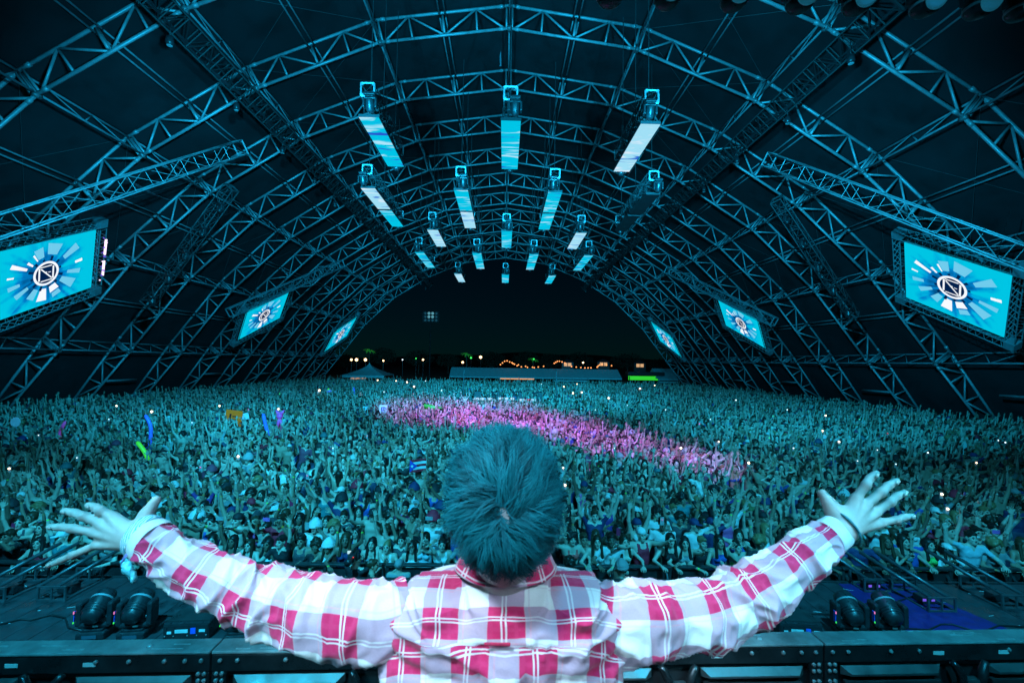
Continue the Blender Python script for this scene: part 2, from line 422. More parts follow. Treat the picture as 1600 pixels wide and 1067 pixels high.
led_cyan = led_mat('led_cyan_sky', 1.0, (0.0, 0.56, 0.80), (0.42, 0.78, 0.95), (0.02, 0.10, 0.62), 1.0, (0.55, 2.4, 1))
led_white = led_mat('led_white_sky', 1.0, (0.35, 0.74, 0.92), (0.72, 0.84, 0.96), (0.02, 0.14, 0.66), 1.0, (0.55, 2.0, 1))
led_off = mat('led_tiles_off', (0.012, 0.013, 0.016), 0.4)
led_case = mat('led_casing', (0.02, 0.02, 0.022), 0.5)
chain_m = mat('hoist_chain', (0.06, 0.065, 0.07), 0.5, 0.5)
# ceiling LED strips, five staggered rows, each under its own longitudinal box truss
RIGZ = 14.3
rows = [(17.2, (-5.35, 0.12, 5.55), 4.4, 1), (24.5, (-7.55, -2.5, 2.65, 8.05), 7.0, 2), (32.2, (-5.25, 0.05, 5.4), 4.6, 1), (39.0, (-7.45, -2.5, 2.45, 7.2), 6.4, 2), (48.5, (-5.1, 0.0, 5.05), 4.8, 1)]
rown = ['nearest', 'second', 'third', 'fourth', 'farthest']
posn = {3: ['left', 'middle', 'right'], 4: ['far left', 'inner left', 'inner right', 'far right']}
for r_, (D, xs, L, npan) in enumerate(rows):
    for c_, x in enumerate(xs):
        pn = posn[len(xs)][c_]
        z = RIGZ+0.95
        tr = box_truss('hanging_truss', (x-0.03*(x > 0), D-0.25, z), (x, D+L+0.3, z), 0.50, f'hanging box truss over the {pn} LED strip of the {rown[r_]} row', 'truss', 'ceiling box trusses', alu_black, 0.026, 0.012, 0.5)
        for ch in tr.children:
            if ch.name.startswith('end_frame'): ch.data.materials[0] = alu
        for yy in (0.4, L*0.5, L-0.1): MB().tube((0, yy, 0.25), (0, yy, 6.5), 0.018, 4).build('hoist_chain', chain_m, tr)
        dm = MB()
        for yy in (0.6, L*0.5, L-0.2):
            for sx in (-0.3, 0.3): dm.tube((sx, yy, -0.25), (sx, yy, -0.86), 0.02, 4)
        dm.build('hanger', blacksteel, tr)
        segs = [(0.0, L)] if npan == 1 else [(0.0, L*0.5-0.16), (L*0.5+0.16, L)]
        for s_i, (y0, y1) in enumerate(segs):
            off = (r_ == 1 and c_ == 3)
            mt = led_off if off else random.choice([led_cyan, led_cyan, led_white])
            if r_ == 0: mt = led_cyan
            if r_ == 0 and c_ == 2: mt = led_white
            p = empty('led_panel', (x, D+y0, RIGZ))
            cs = MB(); cs.box((0, (y1-y0)/2, 0.07), (0.80, y1-y0, 0.12)); cs.build('casing', led_case, p)
            nt_ = max(2, round((y1-y0)/1.1))
            for j in range(nt_):
                a = (y1-y0)*j/nt_+0.008; b = (y1-y0)*(j+1)/nt_-0.008
                MB().box((0, (a+b)/2, -0.002), (0.76, b-a, 0.02)).build('led_tile', mt, p)
            wh = '' if npan == 1 else (' front' if s_i == 0 else ' rear')
            st = 'switched-off dark' if off else 'glowing cyan'
            tag(p, f'{st} ceiling LED strip,{wh} {pn} of the {rown[r_]} row', 'LED panel', 'ceiling LED strips')
        sd = 1 if x >= 0 else -1
        moving_head((x+0.16*(1 if c_ % 2 else -1)*(1 if len(xs) == 4 else 0.9*sd), D-0.36, RIGZ+0.72), 0, R(200), f'black moving head hanging before the near end of the {pn} strip, {rown[r_]} row', 1.05, True, 'moving heads on the ceiling strips', False)
        moving_head((x, D+L+0.15, RIGZ+0.55), 0, R(165), f'black moving head hanging at the rear end of the {pn} strip, {rown[r_]} row', 1.05, True, 'moving heads on the ceiling strips', False)
# dark longitudinal trusses high on both sides, with cable looms and small lights
for sx, side in ((-1, 'left'), (1, 'right')):
    x, z = (sx*13.4 if sx < 0 else 14.1), CAMZ+13.45
    tr = box_truss('cable_truss', (x, 15.5, z), (x, 80, z), 0.95, f'long black box truss loaded with cables on the {side} of the roof', 'truss', None, matt_black, 0.045, 0.028, 0.75, R(45))
    rr = random.Random(5+sx)
    for k in range(5):
        pts = []; ph = rr.random()*6
        for j in range(70): pts.append((0.32*math.sin(j*0.7+ph)*0.6+rr.uniform(-.06, .06), j*0.93, -0.3-0.16*abs(math.sin(j*0.45+ph))+rr.uniform(-.05, .05)))
        MB().path(pts, 0.035, 5).build('cable_loom', blackcase, tr)
    for j in range(14):
        m = MB(); yy = 2.0+j*4.6; xx = rr.uniform(-.4, .4); m.tube((xx, yy, -0.4), (xx, yy, -0.95), 0.02, 4); m.lathe([(0.02, 0), (0.12, 0.02), (0.15, 0.12), (0.12, 0.34), (0.03, 0.38)], 10, Matrix.Translation((xx, yy, -1.3)))
        m.build('small_lamp', blackcase, tr, True)
        MB().lathe([(0.01, -0.01), (0.09, -0.012), (0.11, 0.0)], 10, Matrix.Translation((xx, yy, -1.31))).build('lamp_lens', alu, tr)
# ------------------------------------------------------------------ side screens
def screen_bg():
    m = bpy.data.materials.new('side_screen_picture'); m.use_nodes = True; nt = m.node_tree; nt.nodes.clear(); N = nt.nodes.new; Lk = nt.links.new
    out = N('ShaderNodeOutputMaterial'); em = N('ShaderNodeEmission'); em.inputs[1].default_value = 1.0
    tc = N('ShaderNodeTexCoord'); sp = N('ShaderNodeSeparateXYZ'); Lk(tc.outputs['Object'], sp.inputs[0])
    ln = N('ShaderNodeVectorMath'); ln.operation = 'LENGTH'; Lk(tc.outputs['Object'], ln.inputs[0])
    nm = N('ShaderNodeVectorMath'); nm.operation = 'NORMALIZE'; Lk(tc.outputs['Object'], nm.inputs[0])
    n1 = N('ShaderNodeTexNoise'); n1.inputs['Scale'].default_value = 3.2; n1.inputs['Detail'].default_value = 3; Lk(nm.outputs[0], n1.inputs['Vector'])
    n2 = N('ShaderNodeTexNoise'); n2.inputs['Scale'].default_value = 1.3; n2.inputs['Detail'].default_value = 5; Lk(tc.outputs['Object'], n2.inputs['Vector'])
    a = N('ShaderNodeMath'); a.operation = 'MULTIPLY_ADD'; a.inputs[1].default_value = 0.30; a.inputs[2].default_value = -0.16; Lk(ln.outputs['Value'], a.inputs[0])
    b = N('ShaderNodeMath'); b.operation = 'MULTIPLY_ADD'; b.inputs[1].default_value = 1.25; Lk(n1.outputs['Fac'], b.inputs[0]); Lk(a.outputs[0], b.inputs[2])
    c = N('ShaderNodeMath'); c.operation = 'MULTIPLY_ADD'; c.inputs[1].default_value = 0.75; Lk(n2.outputs['Fac'], c.inputs[0]); Lk(b.outputs[0], c.inputs[2])
    rp = N('ShaderNodeValToRGB'); e = rp.color_ramp.elements
    e[0].position = 0.52; e[0].color = (0.0, 0.008, 0.06, 1); e[1].position = 0.80; e[1].color = (0.0, 0.22, 0.60, 1)
    for p, col in ((0.88, (0.0, 0.42, 0.72, 1)), (1.0, (0.0, 0.56, 0.78, 1))):
        x = e.new(p); x.color = col
    d = N('ShaderNodeMath'); d.operation = 'MULTIPLY'; d.inputs[1].default_value = 0.655; Lk(c.outputs[0], d.inputs[0])
    Lk(d.outputs[0], rp.inputs[0]); Lk(rp.outputs[0], em.inputs[0]); Lk(em.outputs[0], out.inputs[0])
    return m
scr_bg = screen_bg()
scr_white = mat('screen_white', (0, 0, 0), 0.5, emit=(0.92, 0.96, 1.0), estr=1.0)
scr_pale = mat('screen_pale_blue', (0, 0, 0), 0.5, emit=(0.16, 0.60, 0.84), estr=1.0)
scr_navy = mat('screen_navy', (0, 0, 0), 0.5, emit=(0.0, 0.012, 0.07), estr=1.0)
pink_tube = mat('pink_led_tube', (0.3, 0.2, 0.3), 0.4, emit=(1.0, 0.72, 0.92), estr=1.6)
violet_led = mat('violet_led', (0.1, 0.05, 0.3), 0.4, emit=(0.32, 0.14, 1.0), estr=0.5)
SW, SH = 6.1, 4.8
def screen_graphics(root, gs=1.0):
    """flat picture laid out on the display in the local XZ plane, front face towards -Y"""
    def poly(pts, y, m, nm):
        pts = [(p[0]*gs, p[1]*gs) for p in pts]; mb = MB(); n = len(pts)
        mb.add([(p[0], y, p[1]) for p in pts]+[(p[0], y+0.002, p[1]) for p in pts], [tuple(range(n)), tuple(range(2*n-1, n-1, -1))]+[(i, (i+1) % n, n+(i+1) % n, n+i) for i in range(n)])
        mb.build(nm, m, root)
    def wedge(a0, a1, r0, r1, m, y=-0.050):
        a0, a1 = R(a0), R(a1)
        poly([(r0*math.cos(a0), r0*math.sin(a0)), (r1*math.cos(a0), r1*math.sin(a0)), (r1*math.cos(a1), r1*math.sin(a1)), (r0*math.cos(a1), r0*math.sin(a1))], y, m, 'ray_block')
    for a0, a1, r0, r1, m in ((98, 116, 1.35, 2.15, scr_pale), (60, 88, 1.5, 2.35, scr_pale), (28, 40, 1.6, 2.9, scr_pale), (150, 157, 1.55, 2.75, scr_white), (136, 142, 1.3, 1.8, scr_white), (186, 193, 1.9, 2.7, scr_pale),
                              (252, 272, 1.22, 2.2, scr_white), (228, 244, 1.3, 2.1, scr_pale), (282, 306, 1.2, 1.75, scr_white), (285, 303, 1.85, 2.25, scr_pale), (318, 334, 1.4, 2.7, scr_pale), (344, 352, 1.7, 2.8, scr_pale),
                              (4, 9, 2.3, 2.9, scr_white), (118, 122, 1.3, 1.9, scr_white), (205, 214, 1.5, 2.5, scr_pale), (170, 173, 2.3, 2.75, scr_white)):
        wedge(a0, a1, r0, r1, m)
    for a in range(0, 360, 30):
        wedge(a+7, a+16, 0.98, 1.16+0.1*((a//30) % 3), scr_navy, -0.052)
    n = 40
    mb = MB(); vs = []; fs = []
    for y in (-0.056, -0.053):
        for rr in (0.78*gs, 0.95*gs):
            for k in range(n): t = 2*math.pi*k/n; vs.append((rr*math.cos(t), y, rr*math.sin(t)))
    for k in range(n):
        j = (k+1) % n; fs += [(k, j, n+j, n+k), (2*n+k, 3*n+k, 3*n+j, 2*n+j), (k, 2*n+k, 2*n+j, j), (n+k, n+j, 3*n+j, 3*n+k)]
    mb.add(vs, fs).build('logo_ring', scr_white, root)
    poly([(0.77*math.cos(2*math.pi*k/24), 0.77*math.sin(2*math.pi*k/24)) for k in range(24)], -0.0505, scr_navy, 'logo_field')
    def bar(x0, y0, x1, y1, w):
        d = Vector((x1-x0, y1-y0)); d.normalize(); nn = Vector((-d.y, d.x))*w/2
        poly([(x0+nn.x, y0+nn.y), (x0-nn.x, y0-nn.y), (x1-nn.x, y1-nn.y), (x1+nn.x, y1+nn.y)], -0.0545, scr_white, 'logo_bar')
    bar(-0.52, -0.5, -0.52, 0.52, 0.12); bar(0.52, -0.52, 0.52, 0.5, 0.12)
    bar(-0.46, 0.56, 0.40, 0.56, 0.08); bar(-0.40, -0.56, 0.46, -0.56, 0.08); bar(-0.40, 0.44, 0.42, -0.46, 0.09); bar(-0.12, 0.12, 0.06, 0.10, 0.06); bar(0.14, 0.06, 0.34, 0.04, 0.05)
def side_screen(sx, k):
    T3 = [((23.98, 26.65, 7.60), (25.36, 22.14, 4.75), (26.37, 29.26, 4.65)), ((23.93, 50.4, 7.35), (25.62, 45.42, 4.57), (25.91, 52.58, 4.65)), ((24.29, 74.89, 7.02), (25.64, 69.10, 4.21), (26.56, 76.9, 3.97))][k]
    if sx < 0 and k == 0: T3 = ((24.84, 27.63, 7.60), (24.96, 22.07, 4.76), (26.48, 29.33, 4.35))
    TL, TR, BL = [Vector((a, b, c+CAMZ)) for a, b, c in T3]
    U = (TR-TL); V = (BL-TL); n = U.cross(V).normalized(); u = (U.normalized()-0.5*U.normalized().dot(V.normalized())*V.normalized()).normalized(); v = n.cross(u).normalized()
    if v.dot(V) < 0: v = -v
    cc = TL+(U+V)/2
    wl, hl = U.length, V.length
    if sx < 0:
        cc = Vector((-cc.x, cc.y, cc.z)); u = Vector((-u.x, u.y, u.z)); v = Vector((-v.x, v.y, v.z)); u = -u
    ux, uz = u, -v
    uy = uz.cross(ux).normalized()          # local Y points away from the viewer
    if uy.dot(Vector((0, 0, CAMZ))-cc) > 0: uy = -uy; ux = -ux
    ux = uy.cross(uz).normalized()
    M = Matrix((ux, uy, uz)).transposed().to_4x4(); M.translation = cc
    side = 'left' if sx < 0 else 'right'; nm = ['nearest', 'middle', 'farthest'][k]
    root = empty('side_screen'); root.matrix_world = M
    tag(root, f'{nm} large video screen on the {side} wall showing a white ring emblem on cyan', 'screen', 'side video screens')
    hw, hh = wl/2, hl/2
    MB().box((0, 0.09, 0), (wl+0.1, 0.14, hl+0.1)).build('casing', led_case, root)
    MB().box((0, -0.02, 0), (wl, 0.05, hl)).build('display', scr_bg, root)
    screen_graphics(root, min(wl/6.1, hl/4.8)*0.95)
    def bt(a, b, w, nm_):
        mb = MB(); a = Vector(a); b = Vector(b); d = (b-a).normalized(); y = Vector((0, 1, 0)); x = d.cross(y).normalized(); L = (b-a).length; nn = int(L/0.42)
        cr = [(x*p+y*q)*(w/2) for p, q in ((-1, -1), (1, -1), (1, 1), (-1, 1))]
        for c in cr: mb.tube(a+c, b+c, 0.03, 6)
        for kk in range(4):
            for j in range(nn): mb.tube(a+cr[kk]+d*(L*j/nn), a+cr[(kk+1) % 4]+d*(L*(j+(1 if kk % 2 else 0.6))/nn), 0.017, 4, cap=False)
        mb.build(nm_, alu_d, root)
    g_ = 0.38
    bt((-hw-0.5, 0.05, hh+g_), (hw+0.5, 0.05, hh+g_), 0.46, 'frame_truss'); bt((-hw-0.5, 0.05, -hh-g_), (hw+0.5, 0.05, -hh-g_), 0.46, 'frame_truss')
    bt((-hw-g_, 0.05, -hh), (-hw-g_, 0.05, hh), 0.46, 'frame_truss'); bt((hw+g_, 0.05, -hh), (hw+g_, 0.05, hh), 0.46, 'frame_truss')
    for px_ in (-1, 1):
        for pz in (-1, 1): MB().box((px_*(hw+0.38), 0.05, pz*(hh+0.38)), (0.52, 0.52, 0.52)).build('corner_block', alu_d, root)
        for pz in (0.4, -0.3): MB().tube((px_*hw*0.7, 0.1, hh+0.6), (px_*hw*0.7, 0.6, hh+3.2), 0.02, 4).build('hoist_chain', chain_m, root)
    if sx < 0 and k == 0:
        for z0 in (0.75, -0.75):
            MB().tube((hw+0.62, -0.2, z0-0.5), (hw+0.62, -0.2, z0+0.55), 0.06, 8).build('led_tube', pink_tube, root)
        for j in range(10):
            MB().lathe([(0.005, 0), (0.05+0.02*(j % 3), 0.01), (0.03, 0.06)], 8, Matrix.Translation((hw+0.32+0.1*((j*7) % 3), -0.28, -1.5+0.33*j))).build('pixel_lamp', violet_led if j % 4 else pink_tube, root)
    return root
for sx in (-1, 1):
    for k in range(3): side_screen(sx, k)
# sloping trusses above the screens and the light ladders that hang from their ends
for sx, side in ((-1, 'left'), (1, 'right')):
    a = Vector((sx*16.6, 28.0, CAMZ+13.0)); d = Vector((sx*.25, -.75, -.6)).normalized()
    box_truss('sloping_truss', a, a+d*17.0, 0.80, f'bright sloping box truss above the nearest {side} screen', 'truss', None, alu, 0.034, 0.017, 1.5)
    b = Vector((sx*18.8, 52, CAMZ+10.9)); e = Vector((sx*25.2, 42, CAMZ+4.1))
    box_truss('sloping_truss', b, e, 0.80, f'sloping box truss above the middle {side} screen', 'truss', None, alu_d, 0.04, 0.02, 0.95)
    b = Vector((sx*17.2, 28.3, CAMZ+10.6)); e = Vector((sx*23.75, 30.5, CAMZ+3.5))
    tr = box_truss('light_ladder_truss', b, e, 0.62, f'steep box truss with lights descending beside the nearest {side} screen', 'truss', None, alu_black, 0.035, 0.02, 0.75, R(20))
    dl = (e-b); 
    for j in range(5):
        p = b+dl*(0.1+0.2*j)
        moving_head((p.x-sx*0.1, p.y-0.35, p.z-0.3), R(30*sx), R(150+12*j), f'black moving head {["first", "second", "third", "fourth", "lowest"][j]} down the steep {side} truss', 0.95, True, 'moving heads on the steep trusses', False)
# row of wash lights hanging over the stage edge at the top of the view
lensblue = mat('wash_lens', (0.10, 0.2, 0.28), 0.12, 0.0, emit=(0.02, 0.28, 0.45), estr=0.22, spec=0.9)  # weak blue emission imitates cyan reflections in the lens glass
tr = box_truss('stage_truss', (-9.5, 5.75, CAMZ+6.15), (9.5, 5.75, CAMZ+6.05), 0.5, 'stage box truss carrying the row of wash lights above the view', 'truss', None, blacksteel)
for j, px in enumerate((953, 1043, 1147, 1250, 1339, 1446, 1530, 1596)):
    p = at(px, -14+3.2*j, 6.0); root = empty('wash_light', p); sc = 1.0
    MB().lathe([(0.01, -0.185), (0.10, -0.18), (0.155, -0.15), (0.178, -0.09), (0.18, 0.05), (0.165, 0.16), (0.10, 0.2), (0.02, 0.21)], 24).build('lamp_head', blackcase, root, True)
    MB().lathe([(0.182, -0.10), (0.187, -0.08), (0.182, -0.06)], 24).build('trim_ring', alu_d, root, True)
    ln_ = MB().lathe([(0.005, -0.06), (0.10, -0.052), (0.150, -0.02), (0.145, 0.0)], 24).build('lens', lensblue, root, True)
    ln_.location = (0.0, -0.165, -0.075); ln_.rotation_euler = (R(-62), 0, 0)
    for s_ in (-1, 1): MB().box((s_*0.215, 0, 0.16), (0.05, 0.12, 0.42), bev=0.02).build('yoke_arm', blackcase, root)
    MB().box((0, 0, 0.42), (0.44, 0.2, 0.12), bev=0.03).build('base', blackcase, root)
    MB().tube((0, 0, 0.45), (0, -0.2, 1.0), 0.03, 6).build('clamp', blacksteel, root)
    tag(root, f'{["leftmost", "second", "third", "fourth", "fifth", "sixth", "seventh", "rightmost"][j]} wash light of the row along the top right edge', 'stage light', 'row of wash lights at the top right')
# ------------------------------------------------------------------ stage deck
STZ = 1.5
SEDGE = 7.45
deck = mat('stage_deck_boards', (0.035, 0.036, 0.040), 0.42, 0.0, 0.5, 5.0, 0.3)
deck_dark = mat('stage_base', (0.012, 0.012, 0.014), 0.7)
base = MB(); base.box((0, 1.2, STZ/2-0.02), (26, 12.5, STZ-0.06)); tag(base.build('stage', deck_dark), 'low black stage deck in front of the barrier', 'stage', kind='structure')
stage = bpy.data.objects['stage']
# boards run away from the camera
bw = 0.305
bmesh_ = MB().box((0, 0, 0), (bw-0.006, 5.0, 0.03), bev=0.004).mesh('deck_board', deck)
nb = 0
x = -11.9
while x < 12:
    z = STZ-0.012+random.uniform(-0.002, 0.002)
    obj_from('deck_board', bmesh_, stage, (x+bw/2, SEDGE-2.5, z)); x += bw
# far lip
lip = MB(); lip.box((0, SEDGE+0.03, STZ-0.06), (25.8, 0.05, 0.16), bev=0.01); lip.build('edge_lip', blacksteel, stage)
# violet light falling on the deck, painted as a tinted strip on the right
vm = mat('violet_light_tint', (0.030, 0.016, 0.12), 0.5, 0.0, 0.35, 6.0)
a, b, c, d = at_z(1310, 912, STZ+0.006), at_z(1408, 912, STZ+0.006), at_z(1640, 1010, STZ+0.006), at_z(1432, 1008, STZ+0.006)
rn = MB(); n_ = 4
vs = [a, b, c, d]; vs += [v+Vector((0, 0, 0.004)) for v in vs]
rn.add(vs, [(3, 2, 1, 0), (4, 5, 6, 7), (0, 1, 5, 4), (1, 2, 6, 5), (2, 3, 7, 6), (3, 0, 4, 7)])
tag(rn.build('floor_light_strip', vm), 'violet light painted as a strip across the stage deck on the right', 'runner')  # the 'runner' is a stand-in for violet light on the deck
# scuffs of tape on the deck
tape = mat('worn_tape', (0.45, 0.47, 0.48), 0.6, 0.0, 0.4, 30)
for i in range(46):
    rr = random.Random(i)
    px = rr.choice([rr.uniform(120, 560), rr.uniform(1180, 1600), rr.uniform(0, 300)]); py = rr.uniform(915, 985)
    p = at_z(px, py, STZ+0.0085+0.0007*(i % 5))
    L, w = rr.uniform(0.02, 0.14), rr.uniform(0.006, 0.018)
    o = MB().box((0, 0, 0), (L, w, 0.001)).build('deck_scuff', tape, stage); o.location = p; o.rotation_euler = (0, 0, rr.uniform(-.5, .5))
# ------------------------------------------------------------------ performer riser and booth back wall
RISZ = 3.02
carpet = mat('riser_carpet', (0.02, 0.02, 0.022), 0.9, 0.0, 0.4, 30)
rb = MB(); rb.box((0, -0.9, (STZ+RISZ)/2), (9.0, 5.2, RISZ-STZ-0.01), bev=0.01)
tag(rb.build('riser', carpet), 'black riser platform under the performer', 'riser', kind='structure')
wallm = mat('booth_frame_metal', (0.060, 0.064, 0.070), 0.33, 0.75, 0.35, 7.0, 0.15)
topm = mat('booth_top_metal', (0.30, 0.31, 0.32), 0.5, 0.2, 0.55, 6.0, 0.2)
barm = mat('booth_bar_metal', (0.12, 0.125, 0.13), 0.4, 0.6, 0.3, 8.0)
panm = mat('booth_panel_back', (0.045, 0.048, 0.05), 0.4, 0.4, 0.3, 4.0)
bolt_me = MB().lathe([(0.0085, 0), (0.0085, 0.004), (0.005, 0.007), (0.001, 0.0075)], 10).mesh('rivet', topm, True)
BD = 1.84; BYAW = R(1.6)
ctr = at(823, 1009, BD)
TOPZ = ctr.z
PW = 1.205
chipm = mat('bare_metal_scratch', (0.6, 0.62, 0.64), 0.4, 0.6, 0.3, 40)
for k in range(-3, 4):
    root = empty('booth_panel', (0, 0, 0))
    if k == 0: lbl = 'metal booth wall panel right of the joint behind the performer'
    else: lbl = {-1: 'metal booth wall panel behind the performer, left of the body joint', -2: 'leftmost visible metal booth wall panel under the left hand lights', 1: 'right metal booth wall panel under the two moving heads', -3: 'booth wall panel beyond the left frame edge', 2: 'booth wall panel beyond the right frame edge', 3: 'outermost right booth wall panel'}[k]
    tag(root, lbl, 'booth panel', 'booth wall panels')
    M = Matrix.Translation(ctr) @ Matrix.Rotation(-BYAW*-1, 4, 'Z') @ Matrix.Translation((k*PW, 0, 0))
    root.matrix_world = M
    H = TOPZ-RISZ
    g_ = 0.003; w = PW-g_*2; x0 = g_; xc = PW/2
    MB().box((xc, 0.035, -0.006), (w, 0.085, 0.012), bev=0.004).build('top_rail', topm, root)
    MB().box((xc, 0.008, -0.0465), (w, 0.022, 0.064), bev=0.004).build('frame_beam', wallm, root)
    for xx in (x0+0.028, PW-x0-0.028): MB().box((xx, 0.009, -0.08-(H-0.1)/2), (0.055, 0.022, H-0.1), bev=0.004).build('frame_post', wallm, root)
    # two horizontal stiffener bars with bevelled ends and the dark panel behind
    for s_ in (0, 1):
        xa, xb = (x0+0.075, xc-0.10) if s_ == 0 else (xc+0.10, PW-x0-0.075)
        m = MB(); z1 = -0.098; d1 = 0.030
        m.add([(xa, 0.012, z1), (xb, 0.012, z1), (xb-0.03, -0.012, z1-0.022), (xa+0.03, -0.012, z1-0.022), (xb-0.03, -0.012, z1-0.030), (xa+0.03, -0.012, z1-0.030), (xb, 0.012, z1-0.034), (xa, 0.012, z1-0.034)],
              [(0, 1, 2, 3), (3, 2, 4, 5), (5, 4, 6, 7), (0, 3, 5, 7), (1, 6, 4, 2), (0, 7, 6, 1)]); m.build('stiffener_bar', barm, root)
        MB().box(((xa+xb)/2, 0.006, -0.152-0.16), (xb-xa-0.02, 0.02, 0.32), bev=0.005).build('panel_back', panm, root)
    MB().box((xc, 0.040, -H/2-0.05), (w-0.02, 0.03, H-0.12)).build('backing', deck_dark, root)
    # centre latch between two curved ears
    for s_ in (-1, 1):
        m = MB(); pts = []
        for j in range(9):
            t = j/8*math.pi*0.75; pts.append((xc+s_*(0.072-0.03*math.sin(t)), -0.012-0.012*math.sin(t), -0.075-0.10*j/8))
        m.path(pts, [0.012+0.006*math.sin(j/8*math.pi) for j in range(9)], 8); m.build('latch_ear', wallm, root, True)
    lt = MB().box((xc, -0.016, -0.165), (0.062, 0.03, 0.06), bev=0.008).build('latch', barm, root)
    for dx in (-0.02, 0.02): MB().lathe([(0.009, 0), (0.009, 0.006), (0.002, 0.008)], 10, Matrix.Translation((xc+dx, -0.031, -0.158)) @ Matrix.Rotation(R(90), 4, 'X')).build('latch_bolt', topm, lt)
    # rivets along the beam and posts, name-plate stickers
    for xx in (0.035, 0.10, 0.28, 0.40, PW-0.42, PW-0.30, PW-0.17, PW-0.095, PW-0.035):
        obj_from('rivet', bolt_me, root, (xx, -0.003, -0.036), (R(90), 0, 0))
    for zz in (0.085, 0.11, 0.15, 0.17, 0.2):
        for xx in (0.022, 0.044, PW-0.022, PW-0.044): obj_from('rivet', bolt_me, root, (xx, -0.002, -zz), (R(90), 0, 0))
    for xx in (xc-0.12, xc+0.16): MB().box((xx, -0.0045, -0.045), (0.046, 0.002, 0.014)).build('sticker', white_tag, root)
    for j in range(7):
        rr = random.Random(k*31+j)
        MB().box((rr.uniform(0.1, PW-0.1), rr.uniform(0.0, 0.07), 0.0006), (rr.uniform(0.01, 0.12), rr.uniform(0.002, 0.008), 0.0012)).build('scratch', chipm, root)
    MB().lathe([(0.012, 0), (0.011, 0.004), (0.004, 0.0055)], 12, Matrix.Translation((PW-0.25, 0.03, 0.0))).build('top_bolt', chipm, root, True)
# ------------------------------------------------------------------ lights and boxes on the deck
for px, py, rz, ti, lb in ((140, 999, R(8), R(-58), 'left of the pair under the outstretched left hand'), (203, 999, R(8), R(-58), 'right of the pair under the outstretched left hand'), (1337, 1001, R(-8), R(-58), 'left of the pair under the right forearm'), (1398, 1001, R(-8), R(-58), 'right of the pair under the right forearm'),
                       (369, 1004, R(6), R(-62), 'half hidden below the left sleeve'), (1176, 1003, R(-6), R(-62), 'half hidden below the right elbow')):
    p = at_z(px, py, STZ+0.004)
    r_ = moving_head((p.x, p.y+0.1, STZ+0.004), rz, ti, 'black moving head standing on the deck, '+lb, 0.80, False, 'moving heads standing on the stage deck')
    MB().box((-0.262*0.80, -0.06, 0.27), (0.006, 0.05, 0.14)).build('status_strip', blue_tag, r_)
    MB().box((-0.262*0.80, -0.09, 0.33), (0.008, 0.012, 0.03)).build('pilot_light', pink_led, r_); MB().box((-0.262*0.80, -0.09, 0.21), (0.008, 0.014, 0.02)).build('pilot_light', green_led, r_)
    MB().box((0.03, -0.084, 0.15), (0.06, 0.004, 0.02)).build('label_plate', white_tag, r_)
for px, py, rz, lb in ((290, 1000, R(5), 'left'), (1252, 1000, R(-5), 'right')):
    p = at_z(px, py, STZ+0.004); root = empty('power_box', (p.x, p.y, STZ+0.004), rz)
    m = MB(); W_, D_, H_ = 0.54, 0.36, 0.21
    m.box((0, D_/2, H_/2), (W_, D_, H_), bev=0.014); m.build('case', blackcase, root)
    MB().box((0, D_/2+0.01, H_+0.004), (W_-0.04, D_-0.06, 0.008)).build('lid', panm, root)
    MB().box((0, -0.004, H_*0.5), (W_-0.03, 0.01, H_-0.05)).build('front_panel', blackcase, root)
    for xx, w, h, mt in ((-0.19, 0.05, 0.03, white_tag), (-0.05, 0.15, 0.04, white_tag), (0.085, 0.06, 0.07, blue_tag), (0.19, 0.07, 0.03, white_tag), (-0.08, 0.05, 0.018, white_tag)):
        MB().box((xx, -0.011, H_*0.56 if w != 0.05 or xx > -0.1 else H_*0.5), (w, 0.004, h)).build('label_plate', mt, root)
    for xx in (-0.24, -0.14, 0.02, 0.13, 0.24): MB().lathe([(0.008, 0), (0.006, 0.006), (0.001, 0.008)], 8, Matrix.Translation((xx, -0.010, H_*0.3)) @ Matrix.Rotation(R(90), 4, 'X')).build('knob', topm, root)
    tag(root, f'small black power box with labelled front on the {lb} of the deck', 'power box', 'power boxes on the stage deck')
